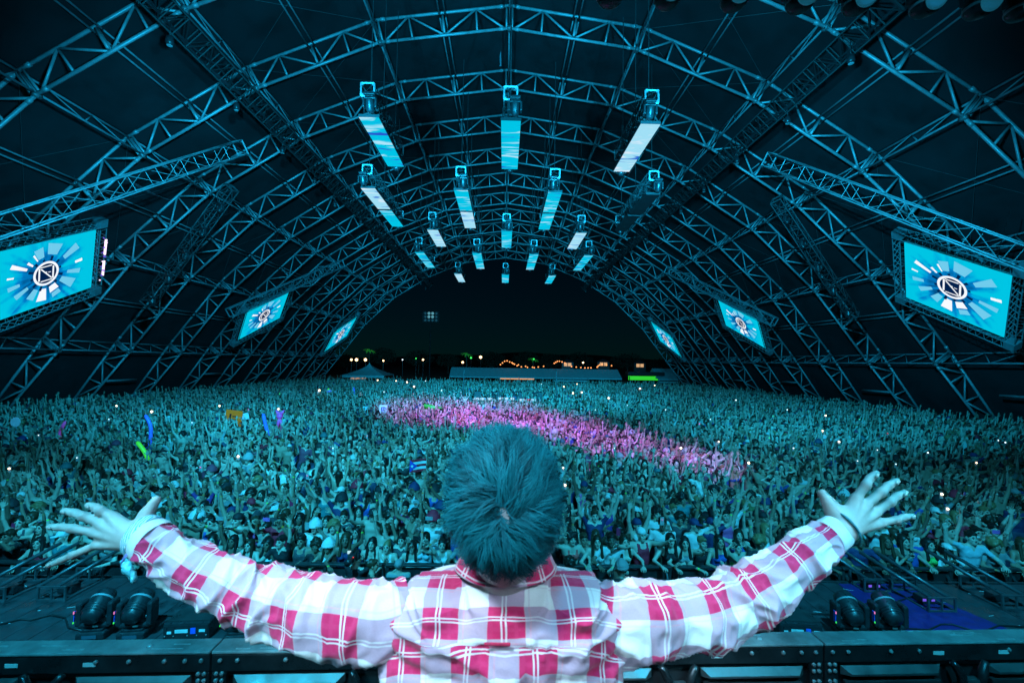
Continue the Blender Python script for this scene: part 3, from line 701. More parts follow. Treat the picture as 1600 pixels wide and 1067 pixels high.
# steel prop frames near the deck edge
propm = mat('prop_steel', (0.10, 0.105, 0.115), 0.4, 0.5, 0.3, 8)
for px0, px1, yb, sx, lb in ((57, 103, 939, -1, 'left prop frame below the little finger'), (-40, 8, 941, -1, 'left prop frame cut by the photo edge'), (1450, 1494, 956, 1, 'right prop frame on the violet light side'), (1566, 1612, 952, 1, 'right prop frame cut by the photo edge'), (1350, 1392, 925, 1, 'right prop frame with a magenta glow nearest the violet light')):
    p = at_z((px0+px1)/2, yb, STZ+0.005); w = (at_z(px1, yb, STZ)-at_z(px0, yb, STZ)).x
    root = empty('prop_frame', (p.x, p.y, STZ+0.005)); h = 0.21; L = min(0.62, SEDGE-0.12-p.y)
    if L < 0.3: L = 0.3
    t = 0.026
    for y in (0, L):
        m = MB()
        for xx in (-w/2+t/2, w/2-t/2): m.box((xx, y, h/2), (t, t, h))
        m.box((0, y, t/2), (w-2*t, t*0.94, t*0.94)); m.box((0, y, h-t/2), (w-2*t, t*0.94, t*0.94)); m.box((0, y, h/2), (t*0.8, t*0.8, h-2*t)); m.build('end_frame', propm, root)
    for xx in (-w/2+t/2, w/2-t/2): MB().box((xx, L/2, t/2), (t*0.94, L-t, t*0.94)).build('side_rail', propm, root)
    for xx in (-w/2+0.03, w/2-0.12):
        MB().tube((xx+sx*0.06, 0.02, h-0.03), (xx-sx*0.36, L+0.20, h+0.30), 0.028, 8).build('strut', propm, root, True)
    mb_ = MB().box((0, L*0.45, 0.06), (w*0.5, 0.16, 0.10), bev=0.01); mb_.build('ballast', blackcase, root)
    if sx > 0 and px0 < 1500:
        for dx in (-0.07, 0.06): MB().box((dx, L*0.45-0.083, 0.07), (0.05, 0.004, 0.035)).build('violet_pilot', violet_led, root)
    tag(root, lb, 'steel frame', 'steel prop frames on the stage edge')
cab = mat('stage_cable', (0.012, 0.012, 0.013), 0.5)
for i, pts in enumerate((((150, 990), (240, 962), (330, 968), (420, 945), (560, 930)), ((290, 985), (350, 975), (470, 985), (590, 965)), ((1060, 975), (1150, 960), (1240, 968), (1330, 950), (1430, 930)), ((1398, 990), (1470, 975), (1540, 985), (1620, 970)), ((0, 975), (80, 960), (130, 985)))):
    P = [at_z(a, b, STZ+0.02) for a, b in pts]; o = MB().path([P[0].lerp(P[0], 0)]+[q for a, b in zip(P[:-1], P[1:]) for q in (a.lerp(b, .33)+Vector((0, .05, 0)), a.lerp(b, .66)-Vector((0, .05, 0)), b)], 0.011, 6).build('stage_cable', cab, None, True)
    tag(o, ['black cable curling from the left pair of deck lights', 'black cable running from the left power box', 'black cable crossing the deck to the right pair of lights', 'black cable over the violet light strip', 'short black cable at the left deck edge'][i], 'cable', 'cables on the stage deck')
# ------------------------------------------------------------------ crowd barrier
BAR_D = 8.75
barm_ = mat('barrier_steel', (0.07, 0.075, 0.08), 0.4, 0.6, 0.25, 8)
bw_ = 1.08; nbar = 22
bme = {}
m = MB(); m.box((0, 0, 1.17), (bw_-0.02, 0.10, 0.05), bev=0.015); bme['top_rail'] = m.mesh('top_rail', barm_)
m = MB(); m.box((0, 0.02, 0.60), (bw_-0.08, 0.012, 1.02)); bme['panel'] = m.mesh('panel', blacksteel)
m = MB(); m.box((0, -0.0, 0.57), (0.05, 0.05, 1.14), bev=0.008); bme['post'] = m.mesh('post', barm_)
m = MB(); m.tube((0, 0, 1.05), (0, -0.62, 0.05), 0.025, 6); bme['brace'] = m.mesh('brace', barm_)
m = MB(); m.box((0, -0.35, 0.012), (bw_-0.04, 0.75, 0.02)); bme['foot_plate'] = m.mesh('foot_plate', barm_)
bord = ['first', 'second', 'third', 'fourth', 'fifth', 'sixth', 'seventh', 'eighth', 'ninth', 'tenth', 'eleventh', 'twelfth', 'thirteenth', 'fourteenth', 'fifteenth', 'sixteenth', 'seventeenth', 'eighteenth', 'nineteenth', 'twentieth', 'twenty-first', 'last']
for k in range(nbar):
    x = (k-(nbar-1)/2)*bw_
    root = empty('crowd_barrier', (x, BAR_D, 0))
    obj_from('top_rail', bme['top_rail'], root); obj_from('panel', bme['panel'], root); obj_from('foot_plate', bme['foot_plate'], root)
    for s_ in (-1, 1): obj_from('post', bme['post'], root, (s_*(bw_/2-0.04), 0, 0)); obj_from('brace', bme['brace'], root, (s_*(bw_/2-0.1), 0, 0))
    tag(root, f'black steel crowd barrier section, {bord[k]} counted from the left end', 'barrier', 'crowd barrier sections before the front row')
# ------------------------------------------------------------------ distance-field mesher for bodies
class SDF:
    def __init__(s, lo, hi, h):
        s.h = h; s.lo = np.array(lo, float); s.n = np.ceil((np.array(hi)-s.lo)/h).astype(int)+1
        s.F = np.full(s.n, 1.0, np.float32)
        s.ax = [s.lo[i]+h*np.arange(s.n[i]) for i in range(3)]
    def _win(s, lo, hi):
        i0 = np.maximum(0, np.floor((lo-s.lo)/s.h).astype(int)); i1 = np.minimum(s.n, np.ceil((hi-s.lo)/s.h).astype(int)+1)
        if np.any(i1 <= i0): return None
        sl = tuple(slice(a, b) for a, b in zip(i0, i1))
        X, Y, Z = np.meshgrid(s.ax[0][sl[0]], s.ax[1][sl[1]], s.ax[2][sl[2]], indexing='ij', sparse=True)
        return sl, X, Y, Z
    def _mix(s, sl, d, k, sub):
        f = s.F[sl]
        if sub:
            d = -d; hh = np.clip(0.5-0.5*(f-d)/k, 0, 1) if k > 0 else None
            s.F[sl] = (f*(1-hh)+d*hh+k*hh*(1-hh)) if k > 0 else np.maximum(f, d)
        elif k > 0:
            hh = np.clip(0.5+0.5*(f-d)/k, 0, 1); s.F[sl] = f*(1-hh)+d*hh-k*hh*(1-hh)
        else: s.F[sl] = np.minimum(f, d)
    def cone(s, a, b, r0, r1, k=0.02, sy=1.0, sub=False):
        """tapered capsule; sy squeezes it in Y"""
        a = np.array(a, float); b = np.array(b, float); R_ = max(r0, r1); m = R_+2.5*k+3*s.h
        w = s._win(np.minimum(a, b)-m, np.maximum(a, b)+m)
        if w is None: return
        sl, X, Y, Z = w; d = b-a; L2 = float(d@d)+1e-12
        dx, dy, dz = X-a[0], (Y-a[1]), Z-a[2]
        t = np.clip((dx*d[0]+dy*d[1]+dz*d[2])/L2, 0, 1)
        px, py, pz = dx-t*d[0], (dy-t*d[1])/sy, dz-t*d[2]
        dist = np.sqrt(px*px+py*py+pz*pz)-(r0+(r1-r0)*t)
        s._mix(sl, (dist*min(1.0, (1+sy)/2)).astype(np.float32), k, sub)
    def ell(s, c, r, k=0.02, M=None, sub=False):
        c = np.array(c, float); r = np.array(r, float); m = r.max()+2.5*k+3*s.h
        w = s._win(c-m, c+m)
        if w is None: return
        sl, X, Y, Z = w; x, y, z = X-c[0], Y-c[1], Z-c[2]
        if M is not None: x, y, z = (M[0][0]*x+M[0][1]*y+M[0][2]*z, M[1][0]*x+M[1][1]*y+M[1][2]*z, M[2][0]*x+M[2][1]*y+M[2][2]*z)
        q = np.sqrt((x/r[0])**2+(y/r[1])**2+(z/r[2])**2); q2 = np.sqrt((x/r[0]**2)**2+(y/r[1]**2)**2+(z/r[2]**2)**2)+1e-9
        s._mix(sl, (q*(q-1)/q2).astype(np.float32), k, sub)
    def mesh(s):
        F = s.F; n = np.array(F.shape)-1; Sg = F < 0
        cnt = np.zeros(n, np.int8)
        offs = [(i, j, k) for i in (0, 1) for j in (0, 1) for k in (0, 1)]
        for i, j, k in offs: cnt += Sg[i:i+n[0], j:j+n[1], k:k+n[2]]
        act = np.argwhere((cnt > 0) & (cnt < 8))
        idx = np.full(n, -1, np.int32); idx[act[:, 0], act[:, 1], act[:, 2]] = np.arange(len(act))
        acc = np.zeros((len(act), 3)); num = np.zeros(len(act))
        for a in offs:
            for ax in range(3):
                if a[ax] == 1: continue
                b = list(a); b[ax] = 1
                fa = F[act[:, 0]+a[0], act[:, 1]+a[1], act[:, 2]+a[2]]; fb = F[act[:, 0]+b[0], act[:, 1]+b[1], act[:, 2]+b[2]]
                cr = (fa < 0) != (fb < 0); t = np.where(cr, fa/np.where(fa == fb, 1, fa-fb), 0)
                p = np.tile(np.array(a, float), (len(act), 1)); p[:, ax] += t
                acc += p*cr[:, None]; num += cr
        V = s.lo+s.h*(act+acc/num[:, None])
        Q = []
        for ax in range(3):
            o1, o2 = [(1, 2), (2, 0), (0, 1)][ax]
            sa = [slice(1, -1)]*3; sa[ax] = slice(0, -1); sb = list(sa); sb[ax] = slice(1, None)
            A = Sg[tuple(sa)]; B = Sg[tuple(sb)]
            e = np.argwhere(A != B)
            if not len(e): continue
            ori = A[e[:, 0], e[:, 1], e[:, 2]]
            g = e.copy()
            for q in range(3):
                if q != ax: g[:, q] += 1
            def cell(d1, d2):
                c = g.copy(); c[:, o1] += d1; c[:, o2] += d2; return idx[c[:, 0], c[:, 1], c[:, 2]]
            q = np.stack([cell(-1, -1), cell(0, -1), cell(0, 0), cell(-1, 0)], 1)
            q[~ori] = q[~ori][:, ::-1]; Q.append(q)
        Q = np.concatenate(Q); Q = Q[(Q >= 0).all(1)]
        return V, Q
def np_mesh(name, V, Q, mats, mi=None, smooth=True):
    me = bpy.data.meshes.new(name); me.vertices.add(len(V)); me.vertices.foreach_set('co', np.asarray(V, np.float32).ravel())
    me.loops.add(len(Q)*4); me.loops.foreach_set('vertex_index', np.asarray(Q, np.int32).ravel())
    me.polygons.add(len(Q)); me.polygons.foreach_set('loop_start', np.arange(len(Q), dtype=np.int32)*4)
    try: me.polygons.foreach_set('loop_total', np.full(len(Q), 4, np.int32))
    except Exception: pass
    for m in mats: me.materials.append(m)
    if mi is not None: me.polygons.foreach_set('material_index', np.asarray(mi, np.int32))
    if smooth: me.polygons.foreach_set('use_smooth', np.ones(len(Q), bool))
    me.update(); me.validate(); return me
def rotm(d, up=(0, -1, 0)):
    """3x3 with columns X,Y,Z where Z = d and -Y is as near as possible to the palm direction 'up'"""
    z = np.array(d, float); z /= np.linalg.norm(z); y = -np.array(up, float); y -= z*(y@z)
    if np.linalg.norm(y) < 1e-3: y = np.array([1.0, 0, 0])-z*z[0]
    y /= np.linalg.norm(y); x = np.cross(y, z); return np.stack([x, y, z], 1)
# ---- hand (wrist at origin, fingers along +Z, palm towards -Y, thumb to +X)
def hand_sdf(h, curl=0.0, spread=1.0):
    f = SDF((-0.09, -0.12, -0.05), (0.11, 0.07, 0.23), h)
    f.cone((0, 0, -0.03), (0, 0, 0.012), 0.024, 0.026, 0.01, 0.72)
    kn = [(-0.034, 0.078), (-0.012, 0.090), (0.011, 0.092), (0.033, 0.086)]
    for x, z in kn: f.cone((x*0.45, 0, 0.012), (x, 0.002, z), 0.016, 0.0135, 0.016, 0.8)
    ln = [0.062, 0.078, 0.084, 0.076]; sp = [-0.30, -0.10, 0.07, 0.24]
    for (x, z), L, a in zip(kn, ln, sp):
        a *= spread; p = np.array([x, 0.0, z]); c = curl*0.35; r = 0.0098
        for q, frac in enumerate((0.45, 0.32, 0.27)):
            d = np.array([math.sin(a)*math.cos(c), -math.sin(c), math.cos(a)*math.cos(c)]); e = p+d*L*frac
            f.cone(p, e, r, r*0.92, 0.006); p = e; r *= 0.92; c += 0.12+curl*1.15
    p = np.array([0.022, -0.006, 0.020])
    for L, d, r0, r1 in ((0.040, (0.72, -0.35, 0.62), 0.0165, 0.0125), (0.032, (0.62-0.7*curl, -0.25-0.3*curl, 0.75), 0.0115, 0.0105), (0.026, (0.42-1.0*curl, -0.2-0.3*curl, 0.9), 0.0105, 0.009)):
        d = np.array(d); d /= np.linalg.norm(d); e = p+d*L; f.cone(p, e, r0, r1, 0.010); p = e
    return f.mesh()
def head_sdf(h):
    """head centre at the origin, face towards -Y"""
    f = SDF((-0.12, -0.16, -0.24), (0.12, 0.14, 0.15), h)
    f.cone((0, 0.028, -0.24), (0, 0.020, -0.07), 0.055, 0.052, 0.02)
    f.ell((0, 0.018, 0.030), (0.074, 0.094, 0.086), 0.02)
    f.ell((0, -0.030, -0.035), (0.060, 0.060, 0.085), 0.03)
    f.ell((0, -0.058, -0.092), (0.030, 0.026, 0.024), 0.03)
    for s_ in (-1, 1):
        f.ell((s_*0.030, -0.096, 0.004), (0.019, 0.014, 0.011), 0.008, sub=True)
        f.ell((s_*0.032, -0.088, 0.024), (0.024, 0.012, 0.007), 0.008)
        f.ell((s_*0.038, -0.068, -0.030), (0.022, 0.018, 0.018), 0.015)
        f.ell((s_*0.076, 0.012, -0.006), (0.010, 0.020, 0.031), 0.006)
        f.ell((s_*0.030, -0.082, 0.003), (0.012, 0.010, 0.008), 0.002)
    f.cone((0, -0.090, 0.012), (0, -0.108, -0.026), 0.008, 0.013, 0.010)
    f.ell((0, -0.090, -0.057), (0.023, 0.010, 0.008), 0.008)
    return f.mesh()
def hair_sdf(kind, h):
    f = SDF((-0.20, -0.22, -0.42), (0.20, 0.24, 0.30), h)
    if kind == 'short':
        f.ell((0, 0.022, 0.042), (0.083, 0.101, 0.092), 0.01); f.ell((0, -0.075, 0.083), (0.055, 0.035, 0.026), 0.03)
        f.ell((0, -0.10, -0.035), (0.078, 0.085, 0.098), 0.004, sub=True); f.ell((0, 0.07, -0.115), (0.09, 0.08, 0.055), 0.01, sub=True)
    elif kind == 'long':
        f.ell((0, 0.022, 0.040), (0.088, 0.105, 0.092), 0.01)
        f.cone((0, 0.065, 0.0), (0, 0.085, -0.26), 0.085, 0.075, 0.03, 0.6)
        for s_ in (-1, 1): f.cone((s_*0.072, 0.0, 0.0), (s_*0.098, -0.045, -0.28), 0.034, 0.030, 0.03)
        f.ell((0, -0.10, -0.03), (0.062, 0.090, 0.100), 0.004, sub=True)
    elif kind == 'curly':
        f.ell((0, 0.025, 0.045), (0.125, 0.130, 0.118), 0.01); rr = random.Random(3)
        for i in range(46):
            a, b = rr.uniform(0, 6.28), rr.uniform(-0.3, 1.4); f.ell((0.115*math.cos(a)*math.cos(b), 0.025+0.12*math.sin(a)*math.cos(b), 0.045+0.11*math.sin(b)), (0.03, 0.03, 0.03), 0.01)
        f.ell((0, -0.12, -0.045), (0.068, 0.100, 0.098), 0.004, sub=True)
    elif kind == 'bun':
        f.ell((0, 0.022, 0.040), (0.082, 0.100, 0.090), 0.01); f.ell((0, 0.10, 0.105), (0.045, 0.045, 0.042), 0.012)
        f.ell((0, -0.105, -0.035), (0.080, 0.088, 0.105), 0.004, sub=True); f.ell((0, 0.08, -0.11), (0.09, 0.08, 0.05), 0.01, sub=True)
    elif kind == 'cap':
        f.ell((0, 0.018, 0.050), (0.090, 0.108, 0.092), 0.004); f.ell((0, -0.02, -0.075), (0.15, 0.2, 0.095), 0.003, sub=True)
        f.ell((0, -0.125, 0.036), (0.076, 0.075, 0.011), 0.006)
    elif kind == 'cap_back':
        f.ell((0, 0.018, 0.050), (0.090, 0.108, 0.092), 0.004); f.ell((0, -0.02, -0.070), (0.15, 0.2, 0.095), 0.003, sub=True)
        f.ell((0, 0.15, 0.022), (0.07, 0.065, 0.011), 0.006)
    elif kind == 'bucket_hat':
        f.cone((0, 0.015, 0.045), (0, 0.015, 0.115), 0.100, 0.082, 0.004); f.ell((0, -0.0, -0.068), (0.16, 0.2, 0.09), 0.003, sub=True)
        f.cone((0, 0.01, 0.030), (0, 0.01, 0.034), 0.150, 0.14, 0.012); f.ell((0, 0.01, -0.105), (0.20, 0.24, 0.125), 0.003, sub=True)
    if kind in ('short', 'long', 'bun'):
        rr = random.Random(len(kind))
        for i in range(40):
            a, b = rr.uniform(0, 6.28), rr.uniform(0.25, 1.5); f.ell((0.078*math.cos(a)*math.cos(b), 0.03+0.095*math.sin(a)*math.cos(b), 0.04+0.088*math.sin(b)), (0.016, 0.016, 0.014), 0.008)
    return f.mesh()
HANDS = {}
def hand_mesh(h, curl):
    if (h, curl) not in HANDS: HANDS[(h, curl)] = hand_sdf(h, curl)
    return HANDS[(h, curl)]
HEADS = {}
def head_mesh(h):
    if h not in HEADS: HEADS[h] = head_sdf(h)
    return HEADS[h]
HAIRS = {}
def hair_np(k, h):
    if (k, h) not in HAIRS: HAIRS[(k, h)] = hair_sdf(k, h)
    return HAIRS[(k, h)]
ARM = {'up_v': ((.55, -.25, .8), (.15, -.2, 1), 0.1), 'up': ((.28, -.2, 1), (.02, -.12, 1), 0.1), 'clap': ((.5, -.4, .75), (-.5, -.25, .8), 0.1), 'down': ((.22, .05, -1), (.1, -.35, -.9), 0.5),
       'rail': ((.50, -.42, -.52), (-.42, -.90, -.04), 0.7), 'reach': ((.3, -.8, .2), (.12, -.85, .55), 0.15), 'fist': ((.5, -.5, .45), (.05, -.15, 1), 1.2), 'phone': ((.4, -.72, .1), (-.35, -.42, .8), 0.9),
       'head': ((.95, -.2, .35), (-.85, .05, .55), 0.6), 'mouth': ((.35, -.45, -.75), (-.48, -.42, .85), 0.7), 'wave': ((.8, -.12, .3), (.2, -.2, 1), 0.05), 'chest': ((.3, -.2, -.9), (-.55, -.7, .35), 0.5), 'side': ((.9, -.35, .1), (.75, -.55, .35), 0.2), 'point': ((.42, -.55, .62), (.2, -.5, .85), 0.8)}
ARMTXT = {'up_v': 'raised wide', 'up': 'stretched straight up', 'clap': 'clapping overhead', 'down': 'hanging down', 'rail': 'resting on the barrier', 'reach': 'reaching forward', 'fist': 'raised in a fist', 'phone': 'lifted to film', 'head': 'held to the head', 'mouth': 'at the mouth', 'wave': 'waving', 'chest': 'at the chest', 'side': 'stretched out sideways', 'point': 'pointing up'}
def person_np(lp, rp, garment, female, h_body, h_head, h_hand, lean=0.0, sit=False):
    """one continuous body; returns verts, quads, material index, head matrix, hand positions.
    materials: 0 skin 1 shirt 2 trousers 3 eye 4 lips 5 wristband 6 shoe"""
    f = SDF((-0.95, -0.75, -0.02), (0.95, 0.55, 2.15), h_body)
    sw, hw, th = (0.165, 0.098, 0.062) if female else (0.190, 0.090, 0.068)
    lt = np.array([0, -lean, 0.0])
    P = lambda x, y, z: np.array([x, y-lean*max(0, z-0.9)/0.6, z])
    k = 0.035
    # legs
    for s_ in (-1, 1):
        if sit:
            f.cone((s_*0.09, 0, 0.93), (s_*0.13, -0.40, 0.93), 0.082, 0.06, k); f.cone((s_*0.13, -0.40, 0.93), (s_*0.12, -0.44, 0.50), 0.056, 0.040, k); f.cone((s_*0.12, -0.43, 0.5), (s_*0.12, -0.55, 0.47), 0.036, 0.03, 0.02)
        else:
            f.cone((s_*0.088, 0, 0.90), (s_*0.10, -0.01, 0.49), 0.088 if female else 0.083, 0.056, k); f.cone((s_*0.10, -0.01, 0.49), (s_*0.105, 0.02, 0.10), 0.055, 0.038, 0.02); f.cone((s_*0.105, 0.03, 0.045), (s_*0.115, -0.13, 0.035), 0.044, 0.036, 0.02)
    # trunk
    f.cone(P(-0.05, 0, 0.93), P(0.05, 0, 0.93), 0.118 if female else 0.108, 0.118 if female else 0.108, k, 0.85)
    wr = 0.098 if female else 0.112
    f.cone(P(-0.035, 0, 0.98), P(-0.03, 0, 1.16), 0.108, wr, k, 0.82); f.cone(P(0.035, 0, 0.98), P(0.03, 0, 1.16), 0.108, wr, k, 0.82)
    f.cone(P(-0.045, 0, 1.13), P(-0.075, 0.01, 1.34), wr, 0.105, k, 0.85); f.cone(P(0.045, 0, 1.13), P(0.075, 0.01, 1.34), wr, 0.105, k, 0.85)
    if female:
        for s_ in (-1, 1): f.ell(P(s_*0.068, -0.088, 1.27), (0.058, 0.052, 0.055), 0.03)
    else: f.cone(P(-0.07, -0.06, 1.30), P(0.07, -0.06, 1.30), 0.06, 0.06, 0.03, 0.7)
    f.cone(P(0, 0.015, 1.40), P(0, 0.012, 1.50), 0.066, 0.054, 0.035)
    sh = {}; wrists = {}; armseg = {}
    for s_, pn in ((-1, lp), (1, rp)):
        ed, fd, curl = ARM[pn]; ed = np.array(ed)*[s_, 1, 1]; fd = np.array(fd)*[s_, 1, 1]; ed = ed/np.linalg.norm(ed); fd = fd/np.linalg.norm(fd)
        up = max(0.0, ed[2])
        S0 = P(s_*sw*(1-0.12*up), 0.012, 1.405+0.055*up); E0 = S0+ed*0.285; W0 = E0+fd*0.245
        f.cone(P(s_*0.05, 0.012, 1.40), S0, 0.062, 0.058, 0.04); f.cone(P(s_*0.10, 0.01, 1.30), S0, 0.07, 0.055, 0.04)
        f.cone(S0, E0, 0.052 if not female else 0.045, 0.040 if not female else 0.035, 0.025); f.cone(E0, W0, 0.041 if not female else 0.036, 0.027 if not female else 0.024, 0.015)
        armseg[s_] = (S0, E0, W0); wrists[s_] = (W0, fd, curl)
    V, Q = f.mesh()
    # regions
    mi_v = np.ones(len(V), int)
    z = V[:, 2]-0; x = V[:, 0]; y = V[:, 1]
    t_arm = np.zeros(len(V))
    for s_ in (-1, 1):
        S0, E0, W0 = armseg[s_]
        def dseg(a, b):
            d = b-a; t = np.clip(((V-a)@d)/(d@d), 0, 1); return np.linalg.norm(V-a-t[:, None]*d, axis=1), t
        d1, t1 = dseg(S0, E0); d2, t2 = dseg(E0, W0)
        isarm = np.minimum(d1-0.052, d2-0.042) < 0.012
        # keep the trunk out of the arm
        trunk = (np.abs(x) < sw*0.86) & (z < 1.45) & (z > 0.8) & (y > -0.16)
        isarm &= ~trunk
        t = np.where(d1-0.05 < d2-0.04, t1*0.54, 0.54+t2*0.46); t_arm = np.where(isarm, np.maximum(t_arm, t+1e-3), t_arm)
    sl = {'tee': 0.36, 'long': 0.93, 'tank': 0.0, 'bikini': 0.0, 'none': 0.0, 'sport': 0.0, 'strapless': 0.0}[garment]
    neck = z > 1.435+0.02*np.minimum(np.abs(x)/0.1, 1)
    mi_v[(t_arm > sl)] = 0
    mi_v[(t_arm == 0) & neck] = 0
    if garment in ('tank',): mi_v[(t_arm == 0) & (z > 1.30) & ((np.abs(x) > 0.125) | (np.abs(x) < 0.055) & (y < 0) & (z > 1.36))] = 0
    if garment == 'bikini': mi_v[(t_arm == 0) & ~((z > 1.215) & (z < 1.315) & (np.abs(x) > 0.015))] = 0
    if garment == 'sport': mi_v[(t_arm == 0) & ~((z > 1.19) & (z < 1.40) & ((z < 1.31) | (np.abs(np.abs(x)-0.085) < 0.032)))] = 0
    if garment == 'strapless': mi_v[(t_arm == 0) & (z > 1.325)] = 0
    if garment == 'none': mi_v[t_arm == 0] = 0
    if garment == 'tee': mi_v[(t_arm == 0) & (z > 1.385) & (np.abs(x) < (z-1.385)*1.1) & (y < 0)] = 0
    hemline = 0.96
    mi_v[(z < hemline) & (t_arm == 0)] = 2
    if sit: mi_v[(y < -0.27) & (z < 1.05) & (t_arm == 0)] = 0
    else:
        mi_v[(z < 0.62) & (t_arm == 0)] = 0; mi_v[(z < 0.085) & (t_arm == 0)] = 6
    mi_v[(t_arm > 0.90) & (t_arm < 0.965)] = 5
    qm = mi_v[Q]
    MI = np.array([np.bincount(r, minlength=7).argmax() for r in qm]) if len(qm) < 400000 else qm[:, 0]
    parts = [(V, Q, MI)]; nv = len(V)
    # head
    hm = np.array([0, -lean*0.95-0.005, 1.595]); HV, HQ = head_mesh(h_head)
    tilt = 0.10; ct, st = math.cos(tilt), math.sin(tilt)
    Rh = np.array([[1, 0, 0], [0, ct, st], [0, -st, ct]])
    HM = np.zeros(len(HV), int)
    for s_ in (-1, 1): HM[(((HV[:, 0]-s_*0.030)/0.017)**2+((HV[:, 2]-0.004)/0.010)**2 < 1) & (HV[:, 1] < -0.05)] = 3
    for s_ in (-1, 1): HM[(np.abs(HV[:, 0]-s_*0.032) < 0.022) & (np.abs(HV[:, 2]-0.030) < 0.006) & (HV[:, 1] < -0.05)] = 3
    HM[((HV[:, 0]/0.026)**2+((HV[:, 2]+0.058)/0.009)**2 < 1) & (HV[:, 1] < -0.05)] = 4
    hq = HM[HQ]; HMI = np.array([np.bincount(r, minlength=7).argmax() for r in hq])
    parts.append(((HV @ Rh.T)+hm, HQ+nv, HMI)); nv += len(HV)
    hands = {}
    for s_ in (-1, 1):
        W0, fd, curl = wrists[s_]; GV, GQ = hand_mesh(h_hand, round(curl, 1))
        Rr = rotm(fd, (0, -1, -0.3) if abs(fd[1]) < 0.8 else (0, 0, -1)); G = GV.copy()
        flip = (s_ > 0)
        if flip: G[:, 0] *= -1
        q = GQ[:, ::-1] if flip else GQ
        parts.append(((G @ Rr.T)+W0, q+nv, np.zeros(len(GQ), int))); nv += len(G)
        hands[s_] = (W0+fd*0.10, fd)
    V = np.concatenate([p[0] for p in parts]); Q = np.concatenate([p[1] for p in parts]); MI = np.concatenate([p[2] for p in parts])
    return V, Q, MI, (Rh, hm), hands
# ---- crowd materials
def crowd_mat(name, mode, fixed=None, rough=0.7):
    """mode: 'shirt' uses the object colour; 'skin','hair','pants','band','rshirt' pick from a ramp by the object's random number"""
    m = bpy.data.materials.new(name); m.use_nodes = True; nt = m.node_tree; p = nt.nodes['Principled BSDF']; p.inputs['Roughness'].default_value = rough
    oi = nt.nodes.new('ShaderNodeObjectInfo')
    if mode == 'shirt':
        nz = nt.nodes.new('ShaderNodeTexNoise'); nz.inputs['Scale'].default_value = 14; tc = nt.nodes.new('ShaderNodeTexCoord'); nt.links.new(tc.outputs['Object'], nz.inputs['Vector'])
        bp = nt.nodes.new('ShaderNodeBump'); bp.inputs['Strength'].default_value = 0.8; bp.inputs['Distance'].default_value = 0.03; nt.links.new(nz.outputs['Fac'], bp.inputs['Height']); nt.links.new(bp.outputs[0], p.inputs['Normal'])
        nt.links.new(oi.outputs['Color'], p.inputs['Base Color'])
    else:
        rp = nt.nodes.new('ShaderNodeValToRGB'); rp.color_ramp.interpolation = 'CONSTANT'; e = rp.color_ramp.elements
        cols = fixed; e[0].position = 0; e[0].color = (*cols[0], 1); e[1].position = 1/len(cols); e[1].color = (*cols[1], 1)
        for i in range(2, len(cols)): x = e.new(i/len(cols)); x.color = (*cols[i], 1)
        mu = nt.nodes.new('ShaderNodeMath'); mu.operation = 'MULTIPLY'; mu.inputs[1].default_value = {'skin': 1.0, 'hair': 7.0, 'pants': 13.0, 'band': 23.0, 'rshirt': 31.0}[mode]
        fr = nt.nodes.new('ShaderNodeMath'); fr.operation = 'FRACT'
        nt.links.new(oi.outputs['Random'], mu.inputs[0]); nt.links.new(mu.outputs[0], fr.inputs[0]); nt.links.new(fr.outputs[0], rp.inputs[0]); nt.links.new(rp.outputs[0], p.inputs['Base Color'])
    return m
skin_m = crowd_mat('crowd_skin', 'skin', [(0.52, 0.36, 0.29), (0.60, 0.43, 0.35), (0.46, 0.30, 0.22), (0.56, 0.40, 0.32), (0.34, 0.21, 0.15), (0.62, 0.46, 0.38), (0.20, 0.12, 0.085)], 0.5)
shirt_m = crowd_mat('crowd_shirt', 'shirt')
SHIRTS = [(0.02, 0.02, 0.024), (0.5, 0.5, 0.5), (0.03, 0.035, 0.06), (0.10, 0.10, 0.11), (0.62, 0.62, 0.60), (0.025, 0.05, 0.10), (0.05, 0.05, 0.055), (0.32, 0.33, 0.34), (0.40, 0.02, 0.04), (0.05, 0.14, 0.16), (0.02, 0.02, 0.022), (0.22, 0.05, 0.09), (0.48, 0.46, 0.44), (0.02, 0.06, 0.22)]
rshirt_m = crowd_mat('crowd_shirt_mixed', 'rshirt', SHIRTS)
pants_m = crowd_mat('crowd_trousers', 'pants', [(0.03, 0.045, 0.09), (0.05, 0.05, 0.05), (0.2, 0.17, 0.12), (0.06, 0.09, 0.16)])
eye_m = mat('crowd_eye', (0.02, 0.018, 0.018), 0.3)
lip_m = mat('crowd_lips', (0.24, 0.07, 0.07), 0.45)
band_m = crowd_mat('crowd_wristband', 'band', [(0.75, 0.75, 0.75), (0.95, 0.32, 0.04), (0.30, 0.85, 0.08), (0.55, 0.4, 0.3), (0.52, 0.36, 0.29), (0.80, 0.30, 0.08)])
shoe_m = mat('crowd_shoe', (0.05, 0.05, 0.055), 0.6)
hair_m = crowd_mat('crowd_hair', 'hair', [(0.014, 0.010, 0.008), (0.03, 0.018, 0.010), (0.06, 0.034, 0.018), (0.02, 0.014, 0.010), (0.24, 0.15, 0.07), (0.012, 0.010, 0.010)], 0.45)
hat_m = crowd_mat('crowd_hat', 'shirt')
PM = [skin_m, shirt_m, pants_m, eye_m, lip_m, band_m, shoe_m]
PMR = [skin_m, rshirt_m, pants_m, eye_m, lip_m, band_m, shoe_m, hair_m]
